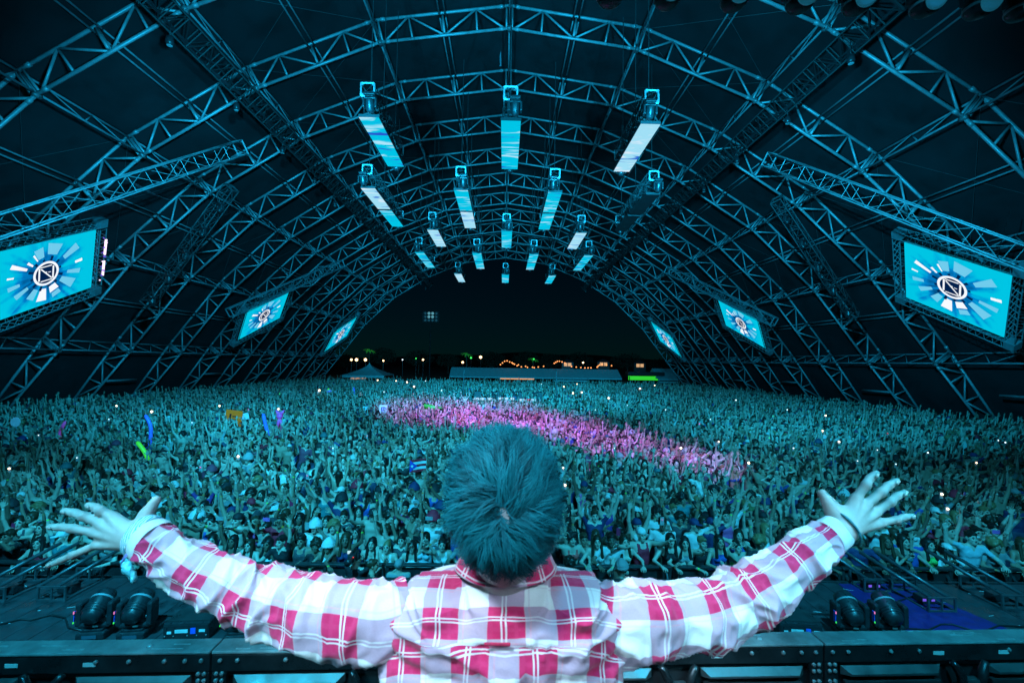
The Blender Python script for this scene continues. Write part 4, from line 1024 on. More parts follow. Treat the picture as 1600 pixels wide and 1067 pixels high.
# ------------------------------------------------------------------ crowd: near individuals
PROTO = {}
def proto(lp, rp, g, fem, lean=0.0, sit=False):
    key = (lp, rp, g, fem, lean, sit)
    if key not in PROTO:
        V, Q, MI, hd, hands = person_np(lp, rp, g, fem, 0.021, 0.0085, 0.0075, lean, sit)
        PROTO[key] = (np_mesh('person', V, Q, PM, MI), hd, hands)
    return PROTO[key]
HAIRM = {}
def hair_mesh(k):
    if k not in HAIRM:
        V, Q = hair_np(k, 0.0125)
        HAIRM[k] = np_mesh('hat' if k in ('cap', 'cap_back', 'bucket_hat') else 'hair', V, Q, [hat_m if k in ('cap', 'cap_back', 'bucket_hat') else hair_m])
    return HAIRM[k]
GARTXT = {'tee': 't-shirt', 'long': 'long-sleeved shirt', 'tank': 'tank top', 'bikini': 'bikini top', 'none': 'bare chest', 'sport': 'sports top', 'strapless': 'strapless top'}
COLS = {'black': (0.018, 0.018, 0.022), 'white': (0.66, 0.66, 0.66), 'charcoal': (0.06, 0.06, 0.07), 'navy': (0.02, 0.035, 0.12), 'grey': (0.26, 0.27, 0.28), 'coral': (0.85, 0.10, 0.09), 'red': (0.55, 0.02, 0.05), 'green': (0.10, 0.55, 0.12), 'teal': (0.04, 0.22, 0.25), 'pale blue': (0.40, 0.55, 0.62), 'cream': (0.58, 0.54, 0.44), 'blue': (0.03, 0.10, 0.40), 'pink': (0.75, 0.12, 0.35), 'olive': (0.10, 0.13, 0.05), 'purple': (0.14, 0.05, 0.26)}
HAIRTXT = {'short': 'short-haired', 'long': 'long-haired', 'curly': 'curly-haired', 'bun': 'top-knotted', 'cap': 'peak-capped', 'cap_back': 'backward-capped', 'bucket_hat': 'bucket-hatted'}
persons = []
def add_person(x, y, lp, rp, g, fem, col, hair, label, rz=0.0, sc=1.0, z=0.0, lean=0.0, sit=False, group='people in the crowd', hatcol='white'):
    me, (Rh, hm), hands = proto(lp, rp, g, fem, lean, sit)
    o = obj_from('person', me, None, (x, y, z), (0, 0, rz)); o.scale = (sc, sc, sc); o.color = (*COLS[col], 1)
    hs = [hair] if hair not in ('cap', 'cap_back', 'bucket_hat') else [hair, 'long' if fem else 'short']
    Mh = Matrix([list(r) for r in Rh]).to_4x4(); Mh.translation = Vector(hm)
    for hk in hs:
        if hk == 'short' and hair != hk: continue
        c = obj_from('hat' if hk in ('cap', 'cap_back', 'bucket_hat') else 'hair', hair_mesh(hk), o); c.matrix_local = Mh
        c.color = (*COLS[hatcol], 1)
    tag(o, label, 'person', group)
    persons.append((o, lp, rp, hands)); return o
LA = lambda lp, rp: ('both arms '+ARMTXT[lp]) if lp == rp else f'one arm {ARMTXT[lp]}, the other {ARMTXT[rp]}'
HEADZ = 1.60
# front row, read from the photograph: head pixel, arms (photo left, photo right), garment, female, colour, hair, label
front = [
    (22, 838, 'rail', 'phone', 'tee', False, 'black', 'short', 'person in black t-shirt at the barrier by the left photo edge'),
    (66, 850, 'rail', 'rail', 'tank', True, 'red', 'long', 'person in red tank top leaning on the barrier left of the left hand'),
    (104, 843, 'up', 'rail', 'tee', False, 'teal', 'cap', 'capped person in teal t-shirt at the barrier behind the left hand'),
    (140, 846, 'rail', 'chest', 'tank', True, 'charcoal', 'long', 'person in charcoal tank top behind the palm of the left hand'),
    (176, 842, 'fist', 'rail', 'tee', False, 'grey', 'short', 'person in grey t-shirt at the barrier behind the left wrist'),
    (214, 846, 'reach', 'rail', 'tank', True, 'white', 'bun', 'person in white tank top at the barrier behind the left cuff'),
    (262, 845, 'rail', 'up_v', 'tee', False, 'navy', 'short', 'person in navy t-shirt at the barrier above the left forearm'),
    (298, 848, 'rail', 'rail', 'tank', True, 'black', 'long', 'long-haired person in black tank top above the left sleeve'),
    (332, 846, 'down', 'chest', 'tank', True, 'charcoal', 'long', 'person in dark top just left of the coral bikini wearer'),
    (364, 845, 'up', 'down', 'bikini', True, 'coral', 'long', 'smiling person in coral bikini top holding a phone up'),
    (395, 854, 'wave', 'rail', 'tank', True, 'black', 'long', 'person in black tank top right of the coral bikini wearer'),
    (419, 850, 'wave', 'chest', 'strapless', True, 'white', 'long', 'smiling long-haired person in white strapless top at the barrier'),
    (444, 851, 'rail', 'up', 'tee', False, 'black', 'short', 'person in black t-shirt with one arm straight up at the barrier'),
    (471, 850, 'up', 'chest', 'tank', False, 'charcoal', 'short', 'person in charcoal tank top holding a white cup, one arm up'),
    (496, 856, 'rail', 'chest', 'tee', True, 'black', 'curly', 'curly-haired person in black t-shirt bowing over the barrier'),
    (516, 853, 'rail', 'up', 'tank', True, 'white', 'bucket_hat', 'person in white bucket hat and white tank top at the barrier'),
    (541, 849, 'rail', 'fist', 'tank', True, 'navy', 'long', 'long-haired person in navy tank top beside the camera operator'),
    (583, 864, 'mouth', 'rail', 'strapless', True, 'grey', 'long', 'bare-shouldered person in grey top with a hand over the face'),
    (607, 852, 'rail', 'rail', 'tank', True, 'white', 'bun', 'smiling person in white tank top leaning on the barrier'),
    (628, 848, 'up_v', 'down', 'tee', False, 'charcoal', 'short', 'short-haired person in charcoal shirt right of the smiling white tank top'),
    (645, 858, 'rail', 'up', 'strapless', True, 'white', 'long', 'person in white strapless top left of the performer, arm up'),
    (664, 850, 'phone', 'phone', 'tee', True, 'pale blue', 'long', 'person in pale blue t-shirt filming beside the performer head'),
    (690, 854, 'head', 'rail', 'tank', True, 'white', 'bun', 'person in white tank top nearest the performer head on the left'),
    (730, 850, 'rail', 'rail', 'tee', False, 'grey', 'short', 'person in grey t-shirt hidden behind the performer head'),
    (770, 850, 'up', 'up', 'tank', True, 'teal', 'long', 'person in teal tank top hidden behind the performer head'),
    (830, 850, 'clap', 'clap', 'tee', False, 'black', 'short', 'person in black t-shirt hidden behind the performer head'),
    (891, 845, 'head', 'rail', 'sport', True, 'coral', 'curly', 'person in coral sports top with a hand on the head, right of the performer'),
    (912, 855, 'up', 'chest', 'tee', False, 'charcoal', 'short', 'smiling person in charcoal shirt right of the coral sports top'),
    (932, 852, 'rail', 'rail', 'strapless', True, 'white', 'long', 'long-haired person in white strapless top right of the performer'),
    (954, 846, 'rail', 'down', 'tee', False, 'white', 'short', 'person in white t-shirt leaning over the barrier right of the performer'),
    (972, 851, 'rail', 'rail', 'tank', True, 'cream', 'long', 'long fair-haired person in cream top at the barrier'),
    (1002, 826, 'side', 'reach', 'tank', False, 'red', 'cap_back', 'person in red tank top stretching both arms over the barrier'),
    (1046, 845, 'rail', 'chest', 'tank', True, 'black', 'long', 'long dark-haired person in black tank top right of the red tank top'),
    (1068, 838, 'rail', 'reach', 'tank', True, 'grey', 'long', 'person in grey tank top leaning over the barrier above the right sleeve'),
    (1093, 846, 'rail', 'rail', 'tee', False, 'black', 'short', 'person in black t-shirt left of the blue tank top'),
    (1119, 838, 'rail', 'rail', 'tank', True, 'blue', 'long', 'person in blue tank top at the barrier above the right elbow'),
    (1152, 856, 'head', 'head', 'sport', True, 'green', 'bun', 'person in bright green sports top with both hands on the head'),
    (1184, 847, 'rail', 'rail', 'tee', False, 'black', 'curly', 'bushy-haired person in black t-shirt above the right forearm'),
    (1216, 846, 'up', 'rail', 'tank', True, 'purple', 'long', 'person in purple tank top above the right forearm'),
    (1250, 846, 'rail', 'wave', 'tee', False, 'charcoal', 'short', 'person in charcoal t-shirt behind the right cuff, waving'),
    (1290, 846, 'rail', 'rail', 'tank', True, 'teal', 'long', 'person in teal tank top behind the right wrist'),
    (1338, 842, 'rail', 'rail', 'tee', False, 'navy', 'short', 'person in navy patterned shirt below the right palm'),
    (1380, 848, 'chest', 'rail', 'tank', True, 'black', 'long', 'person in black tank top below the right hand'),
    (1405, 845, 'mouth', 'rail', 'tank', True, 'teal', 'long', 'person in teal tank top with a hand to the chin below the right little finger'),
    (1419, 843, 'down', 'down', 'tee', False, 'blue', 'short', 'person in blue t-shirt right of the hand-on-chin person'),
    (1444, 848, 'wave', 'rail', 'tank', True, 'green', 'long', 'person in green patterned tank top with one arm up on the right'),
    (1474, 857, 'mouth', 'rail', 'tee', True, 'white', 'cap', 'person in white striped t-shirt covering the mouth, right side of the barrier'),
    (1511, 844, 'wave', 'rail', 'tee', False, 'pale blue', 'short', 'person in bright pale blue v-neck t-shirt at the barrier on the right'),
    (1548, 855, 'rail', 'rail', 'tee', True, 'grey', 'curly', 'curly-haired person in grey patterned t-shirt and glasses on the right'),
    (1590, 846, 'rail', 'rail', 'tank', True, 'cream', 'long', 'person in cream sleeveless top at the barrier by the right photo edge'),
]
frontx = []
for (px, py, lp, rp, g, fem, col, hr, lb) in front:
    h_ = random.uniform(1.66, 1.74) if fem else random.uniform(1.74, 1.84)
    sc = h_/1.74
    y = BAR_D+0.30+random.uniform(-0.02, 0.05); p = at(px, py, y)
    dz = p.z-1.60*sc
    if abs(dz) > 0.12: sc *= 1+max(-0.08, min(0.08, dz/1.6))
    add_person(p.x, y, lp, rp, g, fem, col, hr, lb, random.uniform(-.25, .25), sc, 0, 0.10 if lp == 'rail' or rp == 'rail' else 0.0, group='front row at the barrier', hatcol='white')
    frontx.append(p.x)
# individuals in the following rows
ARMS_UP = ['up_v', 'up', 'clap', 'fist', 'wave', 'reach', 'point']
combos = [('up_v', 'up_v', 'tee', False), ('up', 'down', 'tank', True), ('clap', 'clap', 'tank', True), ('down', 'fist', 'tee', False), ('up', 'up', 'tank', False), ('wave', 'chest', 'tank', True), ('phone', 'phone', 'tee', False),
          ('chest', 'down', 'tee', False), ('point', 'down', 'tank', False), ('up', 'wave', 'bikini', True), ('reach', 'reach', 'none', False), ('down', 'up_v', 'tank', True), ('head', 'up', 'strapless', True), ('down', 'down', 'tank', True), ('clap', 'clap', 'tee', False), ('phone', 'wave', 'tank', True), ('fist', 'up', 'none', False), ('chest', 'mouth', 'long', False)]
colw = ['black']*6+['white']*5+['charcoal']*4+['navy']*3+['grey']*4+['teal']*2+['red', 'pale blue', 'cream', 'cream', 'blue', 'pink', 'purple', 'olive']
ROWN = ['second', 'third', 'fourth', 'fifth', 'sixth', 'seventh', 'eighth', 'ninth', 'tenth']
def ordinal(n): return f'{n}'+('th' if 10 <= n % 100 <= 20 else {1: 'st', 2: 'nd', 3: 'rd'}.get(n % 10, 'th'))
NEARTOT = 300; row = 0; y = BAR_D+0.82; rr = random.Random(99)
while len(persons) < NEARTOT:
    half = 1.13*y+0.2; n_ = int(2*half/0.49); k = 0
    xs = [-half+0.49*(i+0.5+(0.5 if row % 2 else 0))+rr.uniform(-.12, .12) for i in range(n_)]
    if len(persons)+n_ > NEARTOT+14: xs = [x for x in xs if abs(x) < (NEARTOT-len(persons))*0.245]
    for i, x in enumerate(xs):
        lp, rp, g, fem = rr.choice(combos); col = rr.choice(colw)
        hr = rr.choice(['long', 'long', 'long', 'bun', 'cap', 'curly']) if fem else rr.choice(['short', 'short', 'short', 'cap', 'cap_back', 'curly', 'bucket_hat'])
        sc = (rr.uniform(0.91, 0.99) if fem else rr.uniform(0.97, 1.06)); hc = rr.choice(['white', 'black', 'black', 'red', 'navy', 'white'])
        gt = f'{col} {GARTXT[g]}' if g != 'none' else 'no shirt'
        lb = f'{HAIRTXT[hr]} person in {gt}, {LA(lp, rp)}, {ordinal(i+1)} from left in {ROWN[row]} row'
        ws = lb.split()
        if len(ws) > 16:
            lb = f'{HAIRTXT[hr]} person in {gt}, {ordinal(i+1)} from left in the {ROWN[row]} crowd row'
        add_person(x, y+rr.uniform(-.1, .1), lp, rp, g, fem, col, hr, lb, rr.gauss(0, .35), sc*rr.gauss(1, .03), 0, 0.0, False, 'people in the rows behind the front row', hc)
    y += 0.60; row += 1
NEAR_END = y
# people carried on shoulders above the crowd
ride = [(530, 742, 'up', 'up_v', 'none', True, 'red', 'long', 'person with bare back and red shorts riding on shoulders', math.pi, 12.6), (562, 745, 'side', 'reach', 'tank', True, 'white', 'long', 'person in white top riding on shoulders beside the red shorts', -0.3, 12.8), (325, 752, 'up_v', 'down', 'tee', True, 'white', 'short', 'person in white t-shirt raised above the crowd on the left', 0.0, 13.0),
        (365, 685, 'side', 'up', 'none', False, 'grey', 'short', 'bare-chested person raised high far left in the crowd', 0.2, 20.0), (440, 660, 'up_v', 'up_v', 'tank', True, 'white', 'long', 'small person on shoulders near the pink balloon figure', 0.1, 27.0), (727, 620, 'up_v', 'up_v', 'none', False, 'grey', 'short', 'bare-chested person on shoulders left of the mixing desk', 0.0, 37.0), (770, 638, 'up', 'up_v', 'tank', True, 'white', 'long', 'white-topped person on shoulders above the performer hair', 0.0, 33.0),
        (1123, 690, 'up_v', 'up_v', 'tee', True, 'white', 'long', 'person in white on shoulders in the magenta light', 0.0, 18.5), (957, 658, 'reach', 'up', 'tank', True, 'cream', 'long', 'person in cream on shoulders right of the mixing desk', 0.0, 27.0)]
ride_xy = []
redshort = mat('red_shorts', (0.55, 0.02, 0.06), 0.7)
for (px, py, lp, rp, g, fem, col, hr, lb, rz, D) in ride:
    p = at(px, py, D); z0 = p.z-1.60*0.96
    o = add_person(p.x, D, lp, rp, g, fem, col, hr, lb, rz, 0.96, z0, 0.0, True, 'people riding on shoulders')
    if 'red shorts' in lb:
        o.data = o.data.copy(); o.data.materials[2] = redshort
    ride_xy.append((p.x, D))
# ------------------------------------------------------------------ the rest of the crowd: one mass of thousands
LOW = bpy.data.collections.new('crowd_source')
lowc = [('up_v', 'up_v', 'tee', False, 'short'), ('up', 'down', 'tank', True, 'long'), ('clap', 'clap', 'tank', True, 'long'), ('down', 'fist', 'tee', False, 'cap'), ('up', 'up', 'tank', False, 'short'), ('wave', 'chest', 'tank', True, 'bun'), ('phone', 'phone', 'tee', False, 'short'), ('point', 'down', 'none', False, 'short'), ('up', 'wave', 'bikini', True, 'long'), ('reach', 'reach', 'none', False, 'cap_back'), ('down', 'down', 'tee', False, 'short'), ('clap', 'up', 'strapless', True, 'long'), ('chest', 'down', 'tank', True, 'long'), ('up_v', 'wave', 'none', False, 'curly'), ('fist', 'up_v', 'tank', True, 'bun'), ('up', 'up_v', 'tee', False, 'bucket_hat'), ('down', 'down', 'tank', True, 'long'), ('chest', 'chest', 'tee', False, 'short'), ('down', 'wave', 'tee', False, 'curly'), ('side', 'up', 'tank', True, 'long'), ('mouth', 'down', 'tank', True, 'bun'), ('down', 'reach', 'none', False, 'cap'), ('head', 'head', 'bikini', True, 'long'), ('phone', 'down', 'tank', True, 'long'), ('point', 'chest', 'tee', False, 'short'), ('down', 'down', 'none', False, 'short')]
for i, (lp, rp, g, fem, hr) in enumerate(lowc):
    V, Q, MI, (Rh, hm), hands = person_np(lp, rp, g, fem, 0.034, 0.015, 0.0105)
    HV, HQ = hair_np(hr, 0.021)
    V2 = np.concatenate([V, (HV @ Rh.T)+hm]); Q2 = np.concatenate([Q, HQ+len(V)]); M2 = np.concatenate([MI, np.full(len(HQ), 1 if hr in ('cap', 'cap_back', 'bucket_hat') else 7)])
    o = bpy.data.objects.new(f'crowd_source_{i:02d}', np_mesh('crowd_source', V2, Q2, PMR, M2)); LOW.objects.link(o)
tlx = []; tly = []; pts = []; rotv = []; scl = []; ids = []
rr = np.random.default_rng(21)
y = NEAR_END; row = 0
while y < 80:
    half = min(1.16*y+1.0, 32.0-max(0, (y-60)*0.05)); half2 = half
    sp = 0.52 if y < 45 else 0.62
    n_ = int(2*half/sp)
    xs = -half+sp*(np.arange(n_)+0.5+(0.5 if row % 2 else 0))+rr.uniform(-.17, .17, n_); ys = y+rr.uniform(-.24, .24, n_)
    for x, yy in zip(xs, ys):
        if abs(x) < 4.6 and 39.5 < yy < 46.5: continue           # mixing desk enclosure
        if yy > 58 and rr.random() < (yy-58)/34: continue
        if any((x-a)**2+(yy-b)**2 < 0.05 for a, b in ride_xy): continue
        if noise.noise(Vector((x*0.35, yy*0.35, 0)))+0.55*noise.noise(Vector((x*0.9, yy*0.9, 3))) < -0.42: continue
        pts.append((x, yy, 0)); rotv.append(rr.normal(0, .4)); scl.append(float(np.clip(rr.normal(0.985, 0.062), 0.82, 1.13))); tlx.append(rr.normal(0, .07)); tly.append(rr.normal(0, .07)); ids.append(int(rr.integers(0, len(lowc))))
    y += 0.56 if y < 45 else 0.68; row += 1
me = bpy.data.meshes.new('crowd'); me.from_pydata(pts, [], [])
for nm, tp, data in (('tx', 'FLOAT', tlx), ('ty', 'FLOAT', tly), ('rz', 'FLOAT', rotv), ('sc', 'FLOAT', scl), ('id', 'INT', ids)):
    a = me.attributes.new(nm, tp, 'POINT'); a.data.foreach_set('value', np.array(data, np.float32 if tp == 'FLOAT' else np.int32))
crowd = bpy.data.objects.new('crowd', me); C.objects.link(crowd); tag(crowd, 'dense far crowd with raised arms filling the tent', 'crowd', kind='stuff')
ng = bpy.data.node_groups.new('crowd_scatter', 'GeometryNodeTree')
ng.interface.new_socket('Geometry', in_out='INPUT', socket_type='NodeSocketGeometry'); ng.interface.new_socket('Geometry', in_out='OUTPUT', socket_type='NodeSocketGeometry')
N = ng.nodes.new; Lk = ng.links.new
gi, go_ = N('NodeGroupInput'), N('NodeGroupOutput'); ci = N('GeometryNodeCollectionInfo'); ci.inputs['Collection'].default_value = LOW; ci.inputs['Separate Children'].default_value = True; ci.inputs['Reset Children'].default_value = True
ip = N('GeometryNodeInstanceOnPoints'); ip.inputs['Pick Instance'].default_value = True
def attr(nm, tp): a = N('GeometryNodeInputNamedAttribute'); a.data_type = tp; a.inputs['Name'].default_value = nm; return a
ar, as_, ai = attr('rz', 'FLOAT'), attr('sc', 'FLOAT'), attr('id', 'INT'); cx = N('ShaderNodeCombineXYZ'); Lk(ar.outputs['Attribute'], cx.inputs['Z'])
atx, aty = attr('tx', 'FLOAT'), attr('ty', 'FLOAT'); Lk(atx.outputs['Attribute'], cx.inputs['X']); Lk(aty.outputs['Attribute'], cx.inputs['Y'])
er = N('FunctionNodeEulerToRotation'); Lk(cx.outputs[0], er.inputs[0])
m2p = N('GeometryNodeMeshToPoints'); Lk(gi.outputs[0], m2p.inputs['Mesh']); Lk(m2p.outputs[0], ip.inputs['Points']); Lk(ci.outputs[0], ip.inputs['Instance']); Lk(ai.outputs['Attribute'], ip.inputs['Instance Index']); Lk(er.outputs[0], ip.inputs['Rotation']); Lk(as_.outputs['Attribute'], ip.inputs['Scale']); Lk(ip.outputs[0], go_.inputs[0])
md = crowd.modifiers.new('scatter', 'NODES'); md.node_group = ng
print('crowd', len(pts), 'near', len(persons), 'protos', len(PROTO))
# ------------------------------------------------------------------ the performer seen from behind
def plaid_mat():
    m = bpy.data.materials.new('plaid_flannel'); m.use_nodes = True; nt = m.node_tree; N = nt.nodes.new; Lk = nt.links.new; p = nt.nodes['Principled BSDF']
    p.inputs['Roughness'].default_value = 0.85; p.inputs['Sheen Weight'].default_value = 0.15
    uv = N('ShaderNodeUVMap'); uv.uv_map = 'UVMap'
    nzw = N('ShaderNodeTexNoise'); nzw.inputs['Scale'].default_value = 9; Lk(uv.outputs[0], nzw.inputs['Vector'])
    sb = N('ShaderNodeVectorMath'); sb.operation = 'SUBTRACT'; sb.inputs[1].default_value = (0.5, 0.5, 0.5); Lk(nzw.outputs['Color'], sb.inputs[0])
    sc = N('ShaderNodeVectorMath'); sc.operation = 'SCALE'; sc.inputs['Scale'].default_value = 0.022; Lk(sb.outputs[0], sc.inputs[0])
    ad = N('ShaderNodeVectorMath'); ad.operation = 'ADD'; Lk(uv.outputs[0], ad.inputs[0]); Lk(sc.outputs[0], ad.inputs[1])
    sp = N('ShaderNodeSeparateXYZ'); Lk(ad.outputs[0], sp.inputs[0])
    def M(op, a, b=None, c=None):
        n = N('ShaderNodeMath'); n.operation = op
        for i, v in enumerate((a, b, c)):
            if v is None: continue
            if isinstance(v, (int, float)): n.inputs[i].default_value = v
            else: Lk(v, n.inputs[i])
        return n.outputs[0]
    def ramp(sock, stops):
        r = N('ShaderNodeValToRGB'); e = r.color_ramp.elements
        e[0].position, e[0].color = stops[0][0], (stops[0][1],)*3+(1,); e[1].position, e[1].color = stops[1][0], (stops[1][1],)*3+(1,)
        for pos, v in stops[2:]:
            x = e.new(pos); x.color = (v, v, v, 1)
        Lk(sock, r.inputs[0]); return r.outputs[0]
    per = 0.121
    def stripe(s):
        f = M('FRACT', M('DIVIDE', s, per))
        base = ramp(f, [(0.0, 0), (0.012, 1), (0.55, 1), (0.562, 0), (0.61, 0), (0.615, 0.35), (0.635, 0.35), (0.64, 0)])      # red half
        line = ramp(f, [(0.205, 0), (0.212, 1), (0.228, 1), (0.235, 0), (0.262, 0), (0.269, 1), (0.285, 1), (0.292, 0), (0.74, 0), (0.745, 0)])
        shade = ramp(f, [(0.0, 0), (0.03, 0.5), (0.09, 0.5), (0.10, 0), (0.38, 0), (0.40, 0.5), (0.44, 0.5), (0.45, 0)])
        return base, line, shade
    bu, lu, su = stripe(sp.outputs['X']); bv, lv, sv = stripe(sp.outputs['Y'])
    # red where both threads are red, pink-grey where only one is, white where none
    both = M('MULTIPLY', bu, bv); any_ = M('SUBTRACT', M('ADD', bu, bv), both); one = M('SUBTRACT', any_, both)
    def mixc(f, a, b):
        n = N('ShaderNodeMix'); n.data_type = 'RGBA'
        Lk(f, n.inputs['Factor']) if not isinstance(f, (int, float)) else setattr(n.inputs['Factor'], 'default_value', f)
        for i, v in ((6, a), (7, b)):
            if isinstance(v, tuple): n.inputs[i].default_value = (*v, 1)
            else: Lk(v, n.inputs[i])
        return n.outputs[2]
    c = mixc(one, (0.80, 0.78, 0.78), (0.50, 0.34, 0.44)); c = mixc(both, c, (0.60, 0.010, 0.10))
    dk = M('MULTIPLY', M('MAXIMUM', su, sv), both); c = mixc(M('MULTIPLY', dk, 0.7), c, (0.68, 0.04, 0.15))
    ln = M('MULTIPLY', M('MAXIMUM', lu, lv), 0.85); c = mixc(ln, c, (0.78, 0.74, 0.76))
    # thin blue-grey edge threads
    wv = N('ShaderNodeTexNoise'); wv.inputs['Scale'].default_value = 420; Lk(uv.outputs[0], wv.inputs['Vector'])
    wf = N('ShaderNodeMapRange'); wf.inputs['To Min'].default_value = 0.88; wf.inputs['To Max'].default_value = 1.1; Lk(wv.outputs['Fac'], wf.inputs['Value'])
    vs = N('ShaderNodeVectorMath'); vs.operation = 'SCALE'; Lk(c, vs.inputs[0]); Lk(wf.outputs[0], vs.inputs['Scale']); Lk(vs.outputs[0], p.inputs['Base Color'])
    b1 = N('ShaderNodeTexNoise'); b1.inputs['Scale'].default_value = 22; b1.inputs['Detail'].default_value = 3; Lk(uv.outputs[0], b1.inputs['Vector'])
    bp = N('ShaderNodeBump'); bp.inputs['Strength'].default_value = 0.35; bp.inputs['Distance'].default_value = 0.012; Lk(b1.outputs['Fac'], bp.inputs['Height']); Lk(bp.outputs[0], p.inputs['Normal'])
    return m
plaid = plaid_mat()
PX = at(790, 900, 0.94)                     # neck base
perf = empty('person', (PX.x, 0.95, RISZ)); tag(perf, 'performer in red and white plaid shirt seen from behind with both arms spread wide', 'person')
PO = Vector((PX.x, 0.95, RISZ))
def loc(v): v = Vector(v); return np.array([v.x-PO.x, v.y-PO.y, v.z-PO.z])
def A(px, py, D): return loc(at(px, py, D))
# ---- skin body
psk = bpy.data.materials.new('performer_skin'); psk.use_nodes = True
pp = psk.node_tree.nodes['Principled BSDF']; pp.inputs['Roughness'].default_value = 0.5
_t = psk.node_tree.nodes.new('ShaderNodeTexNoise'); _t.inputs['Scale'].default_value = 38; _t.inputs['Detail'].default_value = 4
_r = psk.node_tree.nodes.new('ShaderNodeValToRGB'); _r.color_ramp.elements[0].position = 0.3; _r.color_ramp.elements[0].color = (0.46, 0.40, 0.38, 1); _r.color_ramp.elements[1].position = 0.7; _r.color_ramp.elements[1].color = (0.56, 0.50, 0.47, 1)
_c = psk.node_tree.nodes.new('ShaderNodeTexCoord'); psk.node_tree.links.new(_c.outputs['Object'], _t.inputs['Vector']); psk.node_tree.links.new(_t.outputs['Fac'], _r.inputs[0]); psk.node_tree.links.new(_r.outputs[0], pp.inputs['Base Color'])
_b = psk.node_tree.nodes.new('ShaderNodeBump'); _b.inputs['Strength'].default_value = 0.25; _b.inputs['Distance'].default_value = 0.004; psk.node_tree.links.new(_t.outputs['Fac'], _b.inputs['Height']); psk.node_tree.links.new(_b.outputs[0], pp.inputs['Normal'])
jeans = mat('performer_jeans', (0.03, 0.04, 0.075), 0.8, 0.0, 0.25, 40)
shoe2 = mat('performer_shoe', (0.5, 0.5, 0.5), 0.6)
HC = A(788, 797, 0.862)                     # head centre
f = SDF((-1.06, -0.30, -0.01), (1.06, 0.42, 2.02), 0.0041)
hz = HC[2]; hy = HC[1]; hx = HC[0]
# legs, hips, trunk under the clothes
for s_ in (-1, 1):
    f.cone((s_*0.10, 0, 0.92), (s_*0.13, -0.01, 0.50), 0.092, 0.064, 0.03); f.cone((s_*0.13, -0.01, 0.50), (s_*0.15, 0.02, 0.10), 0.062, 0.048, 0.02); f.cone((s_*0.15, 0.0, 0.045), (s_*0.17, 0.17, 0.036), 0.046, 0.040, 0.02)
    f.cone((s_*0.05, 0, 0.96), (s_*0.07, 0.0, 1.36), 0.105, 0.11, 0.03, 0.85)
sl_, sr_ = A(622, 948, 0.95), A(950, 955, 0.95); el_, er_ = A(402, 940, 1.0), A(1166, 946, 1.0); wl_, wr_ = A(224, 846, 1.045), A(1318, 828, 1.045)
nb_ = np.array([0.0, 0.0, A(790, 905, 0.93)[2]])
f.cone((-0.10, 0, 1.40), nb_-[0, 0, 0.06], 0.10, 0.07, 0.03); f.cone((0.10, 0, 1.40), nb_-[0, 0, 0.06], 0.10, 0.07, 0.03)
for S0, E0, W0 in ((sl_, el_, wl_), (sr_, er_, wr_)):
    f.cone(nb_-[0, 0, 0.085], S0-[0, 0, 0.03], 0.045, 0.045, 0.02); f.cone(S0-[0, 0, 0.02], E0, 0.045, 0.038, 0.02); f.cone(E0, W0, 0.041, 0.0275, 0.012)
f.cone(nb_-[0, 0, 0.02], HC+[0, 0.012, -0.06], 0.060, 0.054, 0.02)
# head
f.ell(HC+[0, 0.0, 0.015], (0.076, 0.095, 0.098), 0.02); f.ell(HC+[0, 0.048, -0.045], (0.060, 0.058, 0.085), 0.03); f.ell(HC+[0, 0.078, -0.105], (0.030, 0.026, 0.024), 0.03)
f.cone(HC+[0, 0.110, 0.0], HC+[0, 0.128, -0.038], 0.008, 0.013, 0.010)
for s_ in (-1, 1):
    f.ell(HC+[s_*0.080, 0.008, -0.030], (0.010, 0.020, 0.032), 0.006); f.ell(HC+[s_*0.030, 0.114, -0.006], (0.019, 0.014, 0.011), 0.008, sub=True); f.ell(HC+[s_*0.030, 0.100, -0.007], (0.012, 0.010, 0.008), 0.002)
f.ell(HC+[0, 0.108, -0.070], (0.023, 0.010, 0.008), 0.008)
# hands from the photograph's finger positions
def fingers(W0, F, thumb, fwd):
    for (m0, p0, t0) in F:
        f.cone(W0+(m0-W0)*0.12, m0, 0.0190, 0.0118, 0.011)
    for (m0, p0, t0), r in zip(F, (0.0096, 0.0097, 0.0093, 0.0084)):
        mid = p0+(t0-p0)*0.52+np.array([0, 0.004, 0])
        f.cone(m0, p0, r*1.08, r*0.96, 0.005); f.cone(p0, mid, r*0.97, r*0.90, 0.004); f.cone(mid, t0, r*0.90, r*0.78, 0.004)
        f.ell(p0-[0, 0.002, 0], (r*1.03, r*1.0, r*1.03), 0.004)
    for (m0, p0, t0) in F: f.cone(W0+(m0-W0)*0.30-[0, 0.0135, 0], m0-[0, 0.0105, 0], 0.0030, 0.0042, 0.007)
    c0, m0, t0 = thumb
    f.cone(W0+(c0-W0)*0.3, c0, 0.020, 0.018, 0.02); f.cone(c0, m0, 0.0175, 0.0140, 0.014); f.cone(m0, t0, 0.0135, 0.0105, 0.008)
Dh = 1.06
LF = [(A(176, 807, Dh), A(157, 797, Dh-0.004), A(138, 789, Dh+0.01)), (A(160, 818, Dh-0.004), A(130, 806, Dh-0.01), A(100, 798, Dh+0.006)), (A(149, 831, Dh-0.004), A(112, 825, Dh-0.01), A(78, 823, Dh+0.006)), (A(153, 850, Dh), A(114, 867, Dh-0.004), A(76, 883, Dh+0.01))]
fingers(wl_, LF, (A(226, 818, Dh), A(229, 803, Dh+0.004), A(244, 781, Dh+0.01)), 1)
